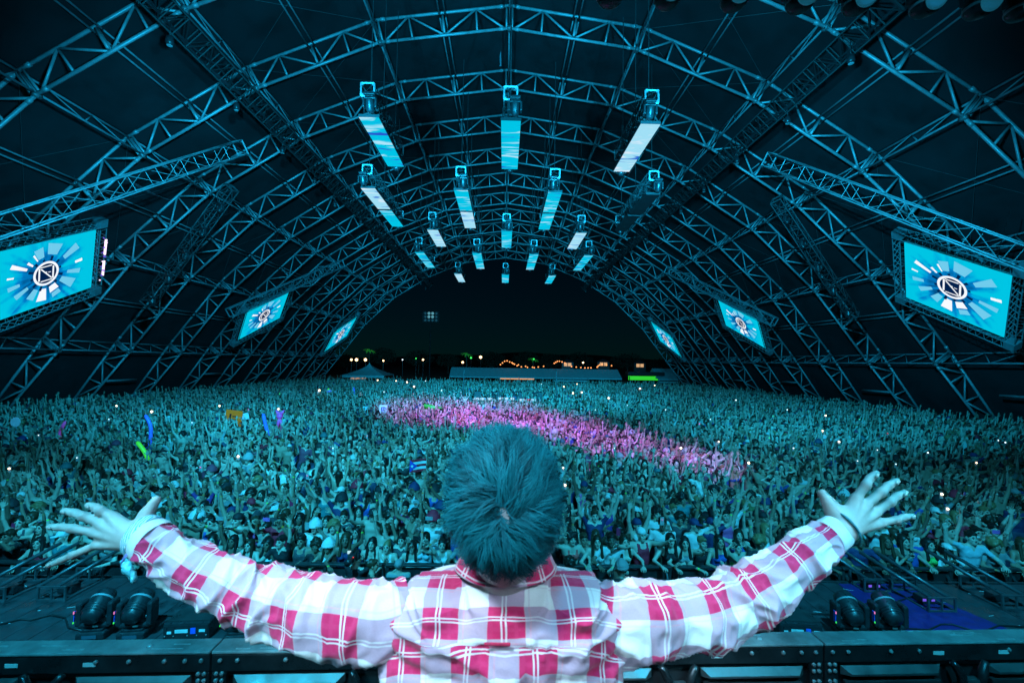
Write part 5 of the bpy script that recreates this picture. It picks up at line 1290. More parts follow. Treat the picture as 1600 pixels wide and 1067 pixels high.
RF = [(A(1337, 779, Dh), A(1353, 757, Dh-0.004), A(1369, 739, Dh+0.002)), (A(1353, 788, Dh-0.004), A(1377, 769, Dh-0.008), A(1401, 751, Dh+0.002)), (A(1367, 800, Dh-0.004), A(1391, 784, Dh-0.008), A(1414, 769, Dh+0.004)), (A(1374, 816, Dh), A(1401, 812, Dh-0.004), A(1426, 806, Dh+0.006))]
fingers(wr_, RF, (A(1304, 800, Dh), A(1295, 786, Dh+0.004), A(1285, 771, Dh+0.012)), 1)
BV, BQ = f.mesh(); del f
zz = BV[BQ[:, 0], 2]; xx = np.abs(BV[BQ[:, 0], 0]); BMI = np.where(zz < 0.075, 2, np.where((zz < 1.0) & (xx < 0.4), 1, 0))
bme_ = np_mesh('body', BV, BQ, [psk, jeans, shoe2], BMI)
kn_ = np.zeros(len(BV))
for F in (LF, RF):
    for (m0, p0, t0) in F:
        mid = p0+(t0-p0)*0.52
        for q, s_ in ((m0, 0.008), (p0, 0.0065), (mid, 0.005), (m0+(p0-m0)*1.12, 0.003), (m0+(p0-m0)*0.88, 0.003)): kn_ = np.maximum(kn_, np.exp(-(np.linalg.norm(BV-q-[0, -0.008, 0], axis=1)/s_)**2))
ka_ = bme_.attributes.new('knuckle', 'FLOAT', 'POINT'); ka_.data.foreach_set('value', kn_.astype(np.float32))
_nt = psk.node_tree; _ka = _nt.nodes.new('ShaderNodeAttribute'); _ka.attribute_name = 'knuckle'; _mx = _nt.nodes.new('ShaderNodeMix'); _mx.data_type = 'RGBA'; _mx.inputs[7].default_value = (0.34, 0.22, 0.21, 1)
_ks = _nt.nodes.new('ShaderNodeMath'); _ks.operation = 'MULTIPLY'; _ks.inputs[1].default_value = 0.7; _nt.links.new(_ka.outputs['Fac'], _ks.inputs[0]); _nt.links.new(_ks.outputs[0], _mx.inputs['Factor']); _nt.links.new(_r.outputs[0], _mx.inputs[6]); _nt.links.new(_mx.outputs[2], pp.inputs['Base Color'])
body = obj_from('body', bme_, perf)
nail = mat('fingernail', (0.46, 0.40, 0.38), 0.6, spec=0.2)
for F in (LF, RF):
    for (m0, p0, t0) in F:
        d = (t0-p0); d /= np.linalg.norm(d); c = t0-d*0.0065-np.array([0, 0.0066, 0])
        q = MB(); Rn = rotm(d, (0, 1, 0)); M4 = Matrix([list(r) for r in Rn]).to_4x4(); M4.translation = Vector(c)
        q.lathe([(0.0008, 0.0008), (0.0034, 0.0006), (0.0046, 0.0), (0.0046, -0.0012)], 12, M4 @ Matrix.Scale(1.35, 4, (0, 0, 1)) @ Matrix.Rotation(R(90), 4, 'X')); q.build('fingernail', nail, body, True)
# ---- shirt torso
def grid_mesh(name, P, UV, mats, parent, closed_u=True, thick=0.0):
    """P: rows x cols x 3, UV same rows x (cols+1 if closed) x 2"""
    nr, nc = P.shape[:2]; V = P.reshape(-1, 3); cols = nc if closed_u else nc-1
    r, c = np.meshgrid(np.arange(nr-1), np.arange(cols), indexing='ij'); c2 = (c+1) % nc
    Q = np.stack([r*nc+c, r*nc+c2, (r+1)*nc+c2, (r+1)*nc+c], -1).reshape(-1, 4)
    U = np.stack([UV[r, c], UV[r, c+1 if closed_u else c+1], UV[r+1, c+1], UV[r+1, c]], 2).reshape(-1, 2)
    me = np_mesh(name, V, Q, mats); uvl = me.uv_layers.new(name='UVMap'); uvl.data.foreach_set('uv', U.astype(np.float32).ravel())
    o = obj_from(name, me, parent)
    if thick:
        sm = o.modifiers.new('thickness', 'SOLIDIFY'); sm.thickness = thick; sm.offset = -1
    return o
def nz3(v, s, seed=0.0): return noise.noise(Vector((v[0]*s+seed, v[1]*s-seed*0.7, v[2]*s+seed*1.3)))
zref = lambda py, D: float(A(790, py, D)[2])
prow = [  # z, half width, half depth, centre y (local)
    (zref(893, .94), 0.066, 0.066, 0.004), (zref(899, .94), 0.080, 0.076, 0.004), (zref(906, .94), 0.112, 0.088, 0.003), (zref(911, .94), 0.150, 0.097, 0.0), (zref(917, .94), 0.188, 0.106, -0.002), (zref(930, .94), 0.218, 0.114, -0.004), (zref(952, .94), 0.236, 0.121, -0.008), (zref(985, .94), 0.246, 0.127, -0.010),
    (zref(1040, .94), 0.240, 0.130, -0.008), (zref(1067, .94)-0.05, 0.232, 0.130, -0.004), (1.16, 0.218, 0.125, 0.0), (1.02, 0.212, 0.122, 0.0), (0.90, 0.218, 0.126, 0.0), (0.82, 0.226, 0.130, 0.0)]
prow = np.array(prow); NR, NC = 120, 176
tq = np.linspace(0, len(prow)-1, NR)
tq = (len(prow)-1)*(np.linspace(0, 1, NR)**1.25)
prof_ = np.stack([np.interp(tq, np.arange(len(prow)), prow[:, i]) for i in range(4)], 1)
for _ in range(3): prof_[1:-1] = (prof_[:-2]+2*prof_[1:-1]+prof_[2:])/4
TP = np.zeros((NR, NC, 3)); TU = np.zeros((NR, NC+1, 2))
seamz = zref(1003, .84)
vlen = 0.0; YV, BVv = 0.060, 0.122
creases = [  # (x0,z0,x1,z1,width,amp) on the back, metres from neck axis / height
    (-0.10, zref(905, .9), -0.075, zref(965, .85), 0.012, -0.014), (0.105, zref(905, .9), 0.085, zref(965, .85), 0.012, -0.014),
    (-0.155, zref(902, .9), -0.135, zref(950, .86), 0.028, 0.022), (0.150, zref(902, .9), 0.135, zref(950, .86), 0.028, 0.022),
    (-0.22, zref(960, .9), -0.10, zref(1010, .84), 0.012, 0.007), (0.22, zref(960, .9), 0.10, zref(1010, .84), 0.012, 0.007),
    (-0.21, zref(1010, .9), -0.09, zref(1060, .84), 0.013, -0.007), (0.21, zref(1010, .9), 0.09, zref(1060, .84), 0.013, -0.007),
    (-0.04, zref(1005, .84), -0.05, zref(1120, .84), 0.007, -0.006), (0.035, zref(1005, .84), 0.045, zref(1120, .84), 0.007, -0.006), (-0.13, zref(1015, .84), -0.11, zref(1130, .84), 0.016, 0.006), (0.14, zref(1020, .84), 0.12, zref(1130, .84), 0.016, 0.006), (0.0, zref(1030, .84), 0.01, zref(1140, .84), 0.014, 0.005)]
for r in range(NR):
    z, hw_, hd_, cy_ = prof_[r]
    if r: vlen += math.hypot(prof_[r][0]-prof_[r-1][0], max(0, prof_[r][2]-prof_[r-1][2])*0.8)
    ring = []
    for c in range(NC):
        t = 2*math.pi*c/NC-math.pi/2            # starts at the middle of the back (-Y)
        e = 2/2.35; ct, st = math.cos(t), math.sin(t)
        x = hw_*math.copysign(abs(ct)**e, ct); y = cy_+hd_*math.copysign(abs(st)**e, st)
        n = np.array([ct/hw_, st/hd_, 0]); n /= np.linalg.norm(n)
        d = 0.007*nz3((x, y, z), 9, 3.1)+0.003*nz3((x, y, z), 24, 8.2)
        if y < 0.05: d += 0.010*max(0, 1-2.4*abs(noise.noise(Vector((x*9+abs(x)*8, (z-0.5*abs(x))*17, 4.4)))))**2-0.003
        if y < 0.03:
            for x0, z0, x1, z1, w_, am in creases:
                dx, dz = x1-x0, z1-z0; tt = max(0, min(1, ((x-x0)*dx+(z-z0)*dz)/(dx*dx+dz*dz))); q = (x-x0-tt*dx)**2+(z-z0-tt*dz)**2
                d += 1.7*am*math.exp(-q/(w_*w_))
        if y < 0.02 and abs(z-seamz) < 0.003: d -= 0.0018
        ring.append((np.array([x, y, z])+n*d))
        if abs(x) > 0.1 and z > prow[4][0]: ring[-1][2] += 0.008*nz3((x, y, z), 14, 1.7)
    TP[r] = ring
    yoke = z > seamz
    xs_ = TP[r][:, 0]; ys_ = TP[r][:, 1]
    side_ = np.where(ys_ < 0.02, xs_, np.sign(xs_+1e-9)*(2*hw_-np.abs(xs_)))
    uu = np.concatenate([side_, side_[:1]]); yy_ = np.concatenate([ys_, ys_[:1]])
    vv = (1.62-z)*1.0-np.clip(yy_+0.125, 0, 0.25)*0.85
    TU[r, :, 0] = uu+(0.032 if yoke else 0.096); TU[r, :, 1] = vv+(YV if yoke else BVv)
shirt = grid_mesh('shirt', TP, TU, [plaid], perf, True, 0.0)
loopm = mat('locker_loop_red', (0.48, 0.02, 0.07), 0.85, 0.0, 0.3, 120)
lb_ = A(777, 1006, 0.817); MB().box(lb_, (0.046, 0.004, 0.0055), bev=0.0015).build('locker_loop', loopm, shirt)
# ---- sleeves
def catmull(pts, n):
    pts = np.array(pts); out = []
    P = np.vstack([2*pts[0]-pts[1], pts, 2*pts[-1]-pts[-2]])
    for i in range(1, len(P)-2):
        for t in np.linspace(0, 1, n, endpoint=False):
            out.append(0.5*((2*P[i])+(-P[i-1]+P[i+1])*t+(2*P[i-1]-5*P[i]+4*P[i+1]-P[i+2])*t*t+(-P[i-1]+3*P[i]-3*P[i+1]+P[i+2])*t**3))
    out.append(P[-2]); return np.array(out)
def sleeve(keys, side, seed, uoff, voff):
    """keys: px, py, D, half-thickness in px"""
    C_ = [np.concatenate([A(px, py-2, D), [(hp*0.90-3.0)/FPX*D]]) for px, py, D, hp in keys]
    K = catmull(C_, 16); n = len(K); NCc = 84
    P = np.zeros((n, NCc, 3)); U = np.zeros((n, NCc+1, 2)); L = 0.0
    SGN = side
    Ltot = np.linalg.norm(np.diff(K[:, :3], axis=0), axis=1).sum()
    for i in range(n):
        c, r = K[i, :3], K[i, 3]
        d = K[min(i+1, n-1), :3]-K[max(i-1, 0), :3]; d /= np.linalg.norm(d)
        if i: L += np.linalg.norm(K[i, :3]-K[i-1, :3])
        y = np.array([0, -1.0, 0]); y -= d*(y@d); y /= np.linalg.norm(y); x = np.cross(d, y)
        tl = L/Ltot
        for k in range(NCc):
            a = 2*math.pi*k/NCc; dirv = y*math.cos(a)+x*math.sin(a)
            depth = 0.86
            q = y*math.cos(a)*depth+x*math.sin(a)
            p = c+q*r
            rid = lambda sl_, sa, sd: 1-abs(noise.noise(Vector((L*sl_+0.9*math.sin(a+seed), math.cos(a)*sa+sd, math.sin(a)*sa-sd))))*2.2
            msk = 0.35+0.85*math.exp(-((tl-0.50)/0.20)**2)+0.55*math.exp(-((tl-0.92)/0.14)**2)+0.45*math.exp(-((tl-0.08)/0.14)**2)
            fold = 0.0065*nz3(p, 9, seed)+0.0030*nz3(p, 28, seed+4)
            fold += msk*(0.0130*max(0, rid(15, 0.85, seed))**2+0.0060*max(0, rid(33, 1.3, seed+9))**2-0.007)
            fold += 0.006*math.exp(-((tl-0.55)/0.10)**2)*max(0, -math.sin(a)*SGN)
            if tl > 0.985: fold *= 0.2
            P[i, k] = p+dirv*fold
        U[i, :, 0] = L+uoff; U[i, :, 1] = (np.linspace(0, 2*math.pi, NCc+1)-math.pi)*0.060+voff
        U[i, :, 1] = np.where(np.arange(NCc+1) > NCc/2, (np.linspace(0, 2*math.pi, NCc+1)-2*math.pi), np.linspace(0, 2*math.pi, NCc+1))*0.062*(1.0)+voff
    # turn the seam of the UVs to the far side of the arm: columns start on the camera side
    o = grid_mesh('sleeve', P, U, [plaid], shirt, True, 0.0)
    return o, K
lk = [(640, 962, .945, 58), (603, 972, .93, 66), (560, 970, .935, 67), (505, 964, .95, 63), (450, 951, .97, 55), (402, 940, .99, 53), (360, 922, 1.0, 51), (318, 902, 1.01, 47), (276, 876, 1.025, 43), (246, 855, 1.035, 40), (236, 848, 1.04, 39)]
rk = [(926, 965, .945, 56), (962, 974, .93, 66), (1005, 971, .935, 65), (1055, 966, .95, 61), (1105, 960, .97, 57), (1150, 945, .99, 55), (1190, 922, 1.0, 52), (1228, 894, 1.01, 47), (1262, 866, 1.025, 41), (1290, 846, 1.035, 34), (1297, 841, 1.04, 32)]
slL, KL = sleeve(lk, -1, 1.3, 0.045, 0.035); slR, KR = sleeve(rk, 1, 4.7, 0.03, 0.095)
# cuffs
cuffm = mat('cuff_cotton', (0.74, 0.72, 0.74), 0.85, 0.0, 0.1, 60)
def cuff(K, rs, L, seed, parent):
    c, r = K[-1, :3], K[-1, 3]; d = K[-1, :3]-K[-4, :3]; d /= np.linalg.norm(d)
    y = np.array([0, -1.0, 0]); y -= d*(y@d); y /= np.linalg.norm(y); x = np.cross(d, y); rows = []
    for s_, rr in ((-0.010, 1.05), (0.0, 1.08), (L*0.5, 1.04), (L, 1.0*rs), (L+0.002, 0.96*rs), (L-0.004, 0.90*rs), (L*0.3, 0.84)):
        rows.append([c+d*s_+(y*math.cos(a)*0.86+x*math.sin(a))*(r*rr+0.0015*math.sin(3*a+seed)) for a in np.linspace(0, 2*math.pi, 56, endpoint=False)])
    P = np.array(rows); U = np.zeros((len(rows), 57, 2)); U[:, :, 0] = np.linspace(0, 0.04, len(rows))[:, None]+0.075; U[:, :, 1] = np.linspace(-0.16, 0.16, 57)[None]
    o = grid_mesh('cuff', P, U, [cuffm], parent); return c, d, x, y, r
cL = cuff(KL, 0.95, 0.024, 0.3, slL); cR = cuff(KR, 1.02, 0.030, 1.1, slR)
# ---- collar
rows = []; n_ = 72
a0 = R(-90); 
for (dr, zz, dy) in ((-0.004, -0.006, 0), (-0.006, 0.018, 0), (-0.004, 0.030, 0), (0.002, 0.0345, 0), (0.009, 0.031, 0), (0.019, 0.010, 0), (0.030, -0.012, 0), (0.031, -0.0145, 0), (0.028, -0.0135, 0)):
    row = []
    for k in range(n_):
        t = -math.pi/2+(k/(n_-1)-0.5)*2*R(152)
        fr = abs(k/(n_-1)-0.5)*2
        rr_ = 0.0665+dr*(1+0.5*fr**3); lift = 0.010*math.sin(k*0.35)*fr*0.3
        x = rr_*1.04*math.cos(t); y = 0.004+rr_*math.sin(t); z = nb_[2]+0.034+zz*(1.0+0.1*fr)*1.15-0.030*max(0, math.sin(t)+0.2)+lift
        if dr > 0.015: x *= 1+0.16*fr**4; z -= 0.010*fr**4; y += 0.02*fr**4
        row.append((x, y, z))
    rows.append(row)
P = np.array(rows); U = np.zeros((len(rows), n_, 2)); ll = np.concatenate([[0], np.cumsum(np.linalg.norm(np.diff(P[:, n_//2], axis=0), axis=1))]); U[:, :, 1] = ll[:, None]+0.040; U[:, :, 0] = np.linspace(-0.19, 0.19, n_)[None]+0.096
grid_mesh('collar', P, U, [plaid], shirt, False, 0.0)
# ---- wrist things
bandm = mat('right_bracelet_cord', (0.04, 0.22, 0.26), 0.6)
cW = wr_+(A(1345, 800, Dh)-wr_)*0.10; dW = (A(1352, 795, Dh)-wr_); dW /= np.linalg.norm(dW)
dW = dW+np.array([0.0, 0, -0.25]); dW /= np.linalg.norm(dW)
y = np.array([0, -1.0, 0]); y -= dW*(y@dW); y /= np.linalg.norm(y); x = np.cross(dW, y)
MB().path([cW+(y*math.cos(a)*0.0325+x*math.sin(a)*0.0385)+dW*0.004*math.sin(a) for a in np.linspace(0, 2*math.pi, 33)], 0.0028, 8).build('bracelet', bandm, body, True)
# woven festival band and crumpled tag on the left wrist
wbm = bpy.data.materials.new('woven_wristband'); wbm.use_nodes = True; _p = wbm.node_tree.nodes['Principled BSDF']; _n = wbm.node_tree.nodes.new('ShaderNodeTexWave'); _n.inputs['Scale'].default_value = 48; _n.inputs['Distortion'].default_value = 6
_tc = wbm.node_tree.nodes.new('ShaderNodeTexCoord'); wbm.node_tree.links.new(_tc.outputs['Object'], _n.inputs['Vector'])
_rr = wbm.node_tree.nodes.new('ShaderNodeValToRGB'); _rr.color_ramp.elements[0].position = 0.32; _rr.color_ramp.elements[0].color = (0.02, 0.35, 0.50, 1); _rr.color_ramp.elements[1].position = 0.40; _rr.color_ramp.elements[1].color = (0.74, 0.76, 0.77, 1)
wbm.node_tree.links.new(_n.outputs['Fac'], _rr.inputs[0]); wbm.node_tree.links.new(_rr.outputs[0], _p.inputs['Base Color'])
c, d, x, y, r = cL
rows = []
for s_, rr in ((0.016, 1.03), (0.018, 1.05), (0.034, 0.99), (0.036, 0.97), (0.034, 0.94), (0.018, 0.99)):
    rows.append([c+d*s_+(y*math.cos(a)*0.86+x*math.sin(a))*(r*rr) for a in np.linspace(0, 2*math.pi, 60, endpoint=False)])
P = np.array(rows); U = np.zeros((len(rows), 61, 2)); grid_mesh('woven_wristband', P, U, [wbm], body)
rib = mat('wristband_ribbon', (0.30, 0.26, 0.62), 0.6); tagm = mat('crumpled_tag', (0.10, 0.50, 0.58), 0.25, 0.0, 0.5, 60)
p0 = A(208, 858, 1.02)
m = MB(); q = [A(212, 856, 1.012), A(200, 864, 1.006), A(192, 872, 1.008), A(190, 882, 1.012)]
vs = []
for p_ in q:
    vs += [p_+np.array([-0.004, 0, -0.008]), p_+np.array([0.004, 0, 0.008]), p_+np.array([-0.004, 0.002, -0.008]), p_+np.array([0.004, 0.002, 0.008])]
fs = []
for i in range(3):
    k = 4*i; fs += [(k, k+1, k+5, k+4), (k+2, k+6, k+7, k+3), (k, k+4, k+6, k+2), (k+1, k+3, k+7, k+5)]
m.add(vs, fs).build('band_tail', rib, body)
g_ = SDF(A(175, 912, 1.01)-0.03, A(222, 862, 1.01)+0.03, 0.0032); rr = random.Random(4)
for i in range(26):
    t = rr.random(); c_ = A(193+14*t+rr.uniform(-5, 5), 880+22*t+rr.uniform(-5, 5), 1.012+rr.uniform(-.008, .008)); g_.ell(c_, (rr.uniform(.003, .009), rr.uniform(.003, .007), rr.uniform(.003, .010)), 0.003)
gv, gq = g_.mesh(); obj_from('crumpled_tag', np_mesh('crumpled_tag', gv, gq, [tagm]), body)
# ---- hair
hm_ = bpy.data.materials.new('performer_hair'); hm_.use_nodes = True; hp_ = hm_.node_tree.nodes['Principled BSDF']; hp_.inputs['Roughness'].default_value = 0.55; hp_.inputs['Specular IOR Level'].default_value = 0.06
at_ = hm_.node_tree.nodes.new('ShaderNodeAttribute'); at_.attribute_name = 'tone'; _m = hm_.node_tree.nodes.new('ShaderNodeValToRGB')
_m.color_ramp.elements[0].color = (0.002, 0.040, 0.054, 1); _m.color_ramp.elements[1].color = (0.008, 0.20, 0.25, 1); hm_.node_tree.links.new(at_.outputs['Fac'], _m.inputs[0]); hm_.node_tree.links.new(_m.outputs[0], hp_.inputs['Base Color'])  # cyan stage light is put into the brown hair's colour, roots too
capm = mat('performer_hair_roots', (0.008, 0.045, 0.055), 0.6); scalp = mat('performer_scalp', (0.26, 0.27, 0.28), 0.5)
ER = np.array([0.092, 0.108, 0.110])
whorl = np.array([0.004, -0.97, 0.12]); whorl /= np.linalg.norm(whorl)
cp = SDF(HC-[0.14, 0.16, 0.17], HC+[0.14, 0.16, 0.16], 0.005)
cp.ell(HC+[0, 0.0, 0.012], ER-[0.002, 0.002, 0.002], 0.01); cp.ell(HC+[0, 0.125, -0.05], (0.085, 0.085, 0.11), 0.004, sub=True); cp.ell(HC+[0, 0.055, -0.17], (0.10, 0.09, 0.075), 0.01, sub=True); cp.ell(HC+[0, -0.02, -0.175], (0.12, 0.16, 0.045), 0.01, sub=True)
cv, cq = cp.mesh()
dq = (cv[cq].mean(1)-(HC+[0, 0, 0.012]))/ER; dq /= np.linalg.norm(dq, axis=1)[:, None]
wx = dq[:, 0]-whorl[0]+0.25*(dq[:, 2]-whorl[2]); wz = dq[:, 2]-whorl[2]
cmi = np.where((dq[:, 1] < 0) & ((wx/0.055)**2+(wz/0.14)**2 < 1), 1, 0)
hair = obj_from('hair', np_mesh('hair', cv, cq, [capm, scalp], cmi), perf)
rg = np.random.default_rng(5)
def surf(dv): return HC+np.array([0, 0, 0.012])+dv*ER
def hnorm(dv): n = dv/ER; return n/np.linalg.norm(n)
# clump guides
NG = 900; guides = []
while len(guides) < NG:
    dv = rg.normal(size=3); dv /= np.linalg.norm(dv)
    if dv[1] > 0.35 and dv[2] < 0.25: continue
    if dv[2] < -0.88: continue
    if dv[2] < -0.45 and dv[1] > 0.30: continue
    guides.append(dv)
HVs = []; HFs = []; HT = []
NSEG = 8
def trace(dv, length, devi, lift0, curl):
    p = surf(dv); pts = [p.copy()]; n = hnorm(dv); st = length/NSEG
    wdir = None; vel = None
    for i in range(NSEG):
        rel = (p-HC-np.array([0, 0, 0.012]))/ER; rad = np.linalg.norm(rel); u = rel/rad; n = hnorm(u)
        away = u-whorl; away -= n*(away@n); L = np.linalg.norm(away)+1e-6; away /= L
        sp = np.cross(n, away); ang = 0.45*math.exp(-L*1.2)+devi
        t = away*math.cos(ang)+sp*math.sin(ang)
        t = t+np.array([0, 0.0, -0.35 if u[2] < 0.35 else -0.05])*(0.5+0.5*i/NSEG)
        t -= n*(t@n)*0.9; t /= np.linalg.norm(t)+1e-9
        lf = lift0*(1-1.25*i/NSEG)
        s_ = t+n*lf+sp*curl*math.sin(i*0.9)
        s_ /= np.linalg.norm(s_)
        vel = s_ if vel is None else 0.55*vel+0.45*s_; vel /= np.linalg.norm(vel)
        p = p+vel*st
        rel = (p-HC-np.array([0, 0, 0.012]))/ER; rad = np.linalg.norm(rel); mn = 1.03+0.02*i/NSEG
        if rad < mn: p = HC+np.array([0, 0, 0.012])+rel/rad*mn*ER
        pts.append(p.copy())
    return np.array(pts)
GT = []
for dv in guides:
    top = max(0, dv[2]); front_ = max(0, dv[1])
    length = rg.uniform(0.042, 0.066)+0.018*top+0.012*front_
    lift = rg.uniform(0.30, 0.7)+0.55*top**1.5*rg.uniform(0.3, 1.3)+0.25*front_
    if dv[2] < -0.25: lift *= 0.35; length += 0.022
    GT.append((dv, trace(dv, length, rg.normal(0, 0.42), lift, rg.normal(0, 0.25)), rg.uniform(0.15, 0.9), length))
base = 0
PER = 19
for dv, G, tone, ln_ in GT:
    for k in range(PER):
        o3 = rg.normal(0, 0.075, 3); d2 = dv+o3; d2 /= np.linalg.norm(d2)
        u_ = d2-whorl
        if d2[1] < 0 and ((u_[0]+0.25*u_[2])/0.050)**2+(u_[2]/0.13)**2 < 1: continue
        off = surf(d2)-G[0]; sh_ = rg.uniform(0.78, 1.12); cl = np.linspace(1, rg.uniform(0.25, 0.6), NSEG+1)
        jit = rg.normal(0, 0.0022, 3)
        P = G[0]+(G-G[0])*sh_+off[None]*cl[:, None]+jit[None]*np.linspace(0, 1.6, NSEG+1)[:, None]
        tv = np.gradient(P, axis=0); tv /= np.linalg.norm(tv, axis=1)[:, None]+1e-9
        nn = (P-HC)/ER**2; nn /= np.linalg.norm(nn, axis=1)[:, None]
        sd = np.cross(tv, nn); sd /= np.linalg.norm(sd, axis=1)[:, None]+1e-9
        w = (0.00070*np.linspace(1.15, 0.30, NSEG+1))[:, None]
        HVs.append(np.concatenate([P-sd*w, P+sd*w])); i = np.arange(NSEG)
        HFs.append(np.stack([base+i, base+NSEG+1+i, base+NSEG+2+i, base+i+1], 1)); base += 2*(NSEG+1)
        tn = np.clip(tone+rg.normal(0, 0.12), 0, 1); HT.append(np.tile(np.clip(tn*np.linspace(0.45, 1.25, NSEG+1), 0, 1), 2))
sv = np.concatenate(HVs); sf = np.concatenate(HFs)
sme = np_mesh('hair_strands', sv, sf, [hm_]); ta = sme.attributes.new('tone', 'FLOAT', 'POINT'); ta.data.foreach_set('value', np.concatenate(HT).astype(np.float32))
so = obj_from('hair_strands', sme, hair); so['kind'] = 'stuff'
print('hair strands', len(HVs), 'body verts', len(BV))
# ------------------------------------------------------------------ mixing desk enclosure in the crowd
white_canvas = mat('white_canvas', (0.55, 0.56, 0.57), 0.8, 0.0, 0.15, 2.0)
fx, fy = at(795, 625, 41).x, 41.0
foh = empty('mixing_desk', (fx, fy, 0)); tag(foh, 'mixing desk platform with racks and lit screens in the middle of the crowd', 'mixing desk')
MB().box((0, 1.5, 0.45), (7.0, 3.6, 0.9)).build('platform', blacksteel, foh)
scr1 = mat('console_screen', (0.05, 0.05, 0.05), 0.3, emit=(0.55, 0.80, 1.0), estr=0.9)
redl = mat('console_red', (0.05, 0, 0), 0.3, emit=(1.0, 0.05, 0.10), estr=0.6)
for x, w, z in ((-2.3, 1.9, 1.55), (-0.2, 1.6, 1.6), (1.7, 1.7, 1.5)):
    MB().box((x, 0.25, z-0.3), (w, 0.9, 0.35), bev=0.04).build('console', blackcase, foh)
    for j in range(3): MB().box((x-w*0.3+j*w*0.3, -0.03, z+0.10), (w*0.26, 0.03, 0.20)).build('console_screen', redl if (j == 1 and x > 1) else scr1, foh)
    MB().box((x, -0.22, z-0.22), (w*0.96, 0.02, 0.07)).build('light_bar', scr1, foh)
for x in (-2.9, -1.2, 0.9, 2.8): MB().box((x, 2.2, 1.5), (0.7, 0.8, 1.4), bev=0.03).build('rack', blackcase, foh)
for x in (-4.1, 4.3): MB().tube((x, 0.4, 0), (x, 0.4, 4.2), 0.05, 6).build('mast', alu_black, foh)
for i, (x, h) in enumerate(((-1.4, 0.98), (0.55, 1.0), (2.4, 0.96))):
    add_person(fx+x, fy+1.1, 'down', 'chest', 'tee', False, 'black', 'short', f'{["left", "middle", "right"][i]} sound engineer in black t-shirt standing at the mixing desk', 0, h, 0.9, group='engineers at the mixing desk')
# ------------------------------------------------------------------ beyond the tent: hedge, marquees, palms, lamps
hedge_m = mat('night_foliage', (0.020, 0.035, 0.018), 0.9, 0.0, 0.5, 3)
def leafclump(name, c, rx, ry, rz, n, size, m, parent=None, seed=0):
    rr = random.Random(seed); mb = MB()
    for i in range(n):
        a = rr.uniform(0, 6.283); b = math.acos(rr.uniform(-1, 1)); q = rr.uniform(0.55, 1.0)
        p = Vector((c[0]+rx*q*math.sin(b)*math.cos(a), c[1]+ry*q*math.sin(b)*math.sin(a), c[2]+rz*q*math.cos(b)))
        d = Vector((rr.gauss(0, 1), rr.gauss(0, 1), rr.gauss(0, 1))).normalized(); e = d.orthogonal().normalized(); s_ = size*rr.uniform(.6, 1.4)
        mb.add([p-d*s_, p+e*s_*.6, p+d*s_, p-e*s_*.6], [(0, 1, 2, 3)])
    return mb.build(name, m, parent)
bark = mat('bark', (0.08, 0.06, 0.045), 0.9)
def tree(x, y, h, r, label, seed):
    t = empty('tree', (x, y, 0)); MB().path([(0, 0, 0), (0.1, 0, h*.3), (-.1, .1, h*.6)], [0.3, 0.22, 0.1], 7).build('trunk', bark, t)
    for j in range(4):
        a = j*1.6+seed; MB().path([(0, 0, h*.4), (r*.5*math.cos(a), r*.5*math.sin(a), h*.68)], [0.13, 0.05], 5).build('limb', bark, t)
    leafclump('crown', (0, 0, h*.68), r, r, h*.36, 700, 0.42, hedge_m, t, seed); tag(t, label, 'tree', 'dark trees beyond the tent')
    return t
for i in range(16):
    x = -95+i*12.6+random.uniform(-3, 3); tree(x, 175+random.uniform(-12, 15), random.uniform(6.5, 10.5), random.uniform(4, 6.5), f'dark tree beyond the marquees, {ordinal(i+1)} from the left', i)
# long white marquee seen through the open end
MD = 112.0
def marquee(px0, px1, ptop, peave, label, opening):
    a, b = at(px0, peave, MD), at(px1, peave, MD); zt = at(px0, ptop, MD).z; ze = a.z; L = b.x-a.x
    r_ = empty('marquee', (a.x, MD, 0)); n = max(1, round(L/9))
    for j in range(n):
        x0, x1 = L*j/n, L*(j+1)/n; m = MB()
        m.add([(x0, 0, ze), (x1, 0, ze), (x1, 4.5, zt), (x0, 4.5, zt), (x1, 9, ze), (x0, 9, ze)], [(0, 1, 2, 3), (3, 2, 4, 5), (0, 3, 5), (1, 4, 2)]); m.build('roof_bay', white_canvas, r_)
        m = MB(); m.box(((x0+x1)/2, -0.02, ze-0.15), (x1-x0-0.05, 0.04, 0.3)); m.build('valance', white_canvas, r_)
        MB().tube((x0+0.1, -.05, 0), (x0+0.1, -.05, ze), 0.09, 6).build('pole', alu_d, r_)
        if j not in opening: MB().box(((x0+x1)/2, 0.05, ze/2-0.1), (x1-x0-.1, 0.04, ze-0.9)).build('side_wall', white_canvas, r_)
    tag(r_, label, 'marquee'); return r_, a, L, ze
marquee(702, 972, 574, 587.5, 'long white marquee across the open end of the tent', (0, 1, 2, 4))
marquee(1028, 1060, 576, 592, 'short white marquee right of the green-lit bar', ())
def glow(name, px, py, D, w, h, col, st, label, cat, group=None):
    p = at(px, py, D); m_ = mat(name+'_glow', (0.05, 0.05, 0.05), 0.5, emit=col, estr=st); o = MB().box((0, 0, 0), (w, 0.3, h), bev=0.05).build(name, m_); o.location = p; tag(o, label, cat, group); return o
glow('lit_counter', 808, 590.5, 114, 8.5, 0.7, (1.0, 0.45, 0.16), 0.9, 'warm lit counter inside the long marquee', 'counter')
bar_ = empty('bar_stall', at(1008, 591, 113)); tag(bar_, 'bar stall lit bright green right of the long marquee', 'bar stall')
gm = mat('green_lit_wall', (0.05, 0.4, 0.05), 0.6, noise_amt=0.4, noise_scale=0.8, emit=(0.04, 0.75, 0.02), estr=0.75)
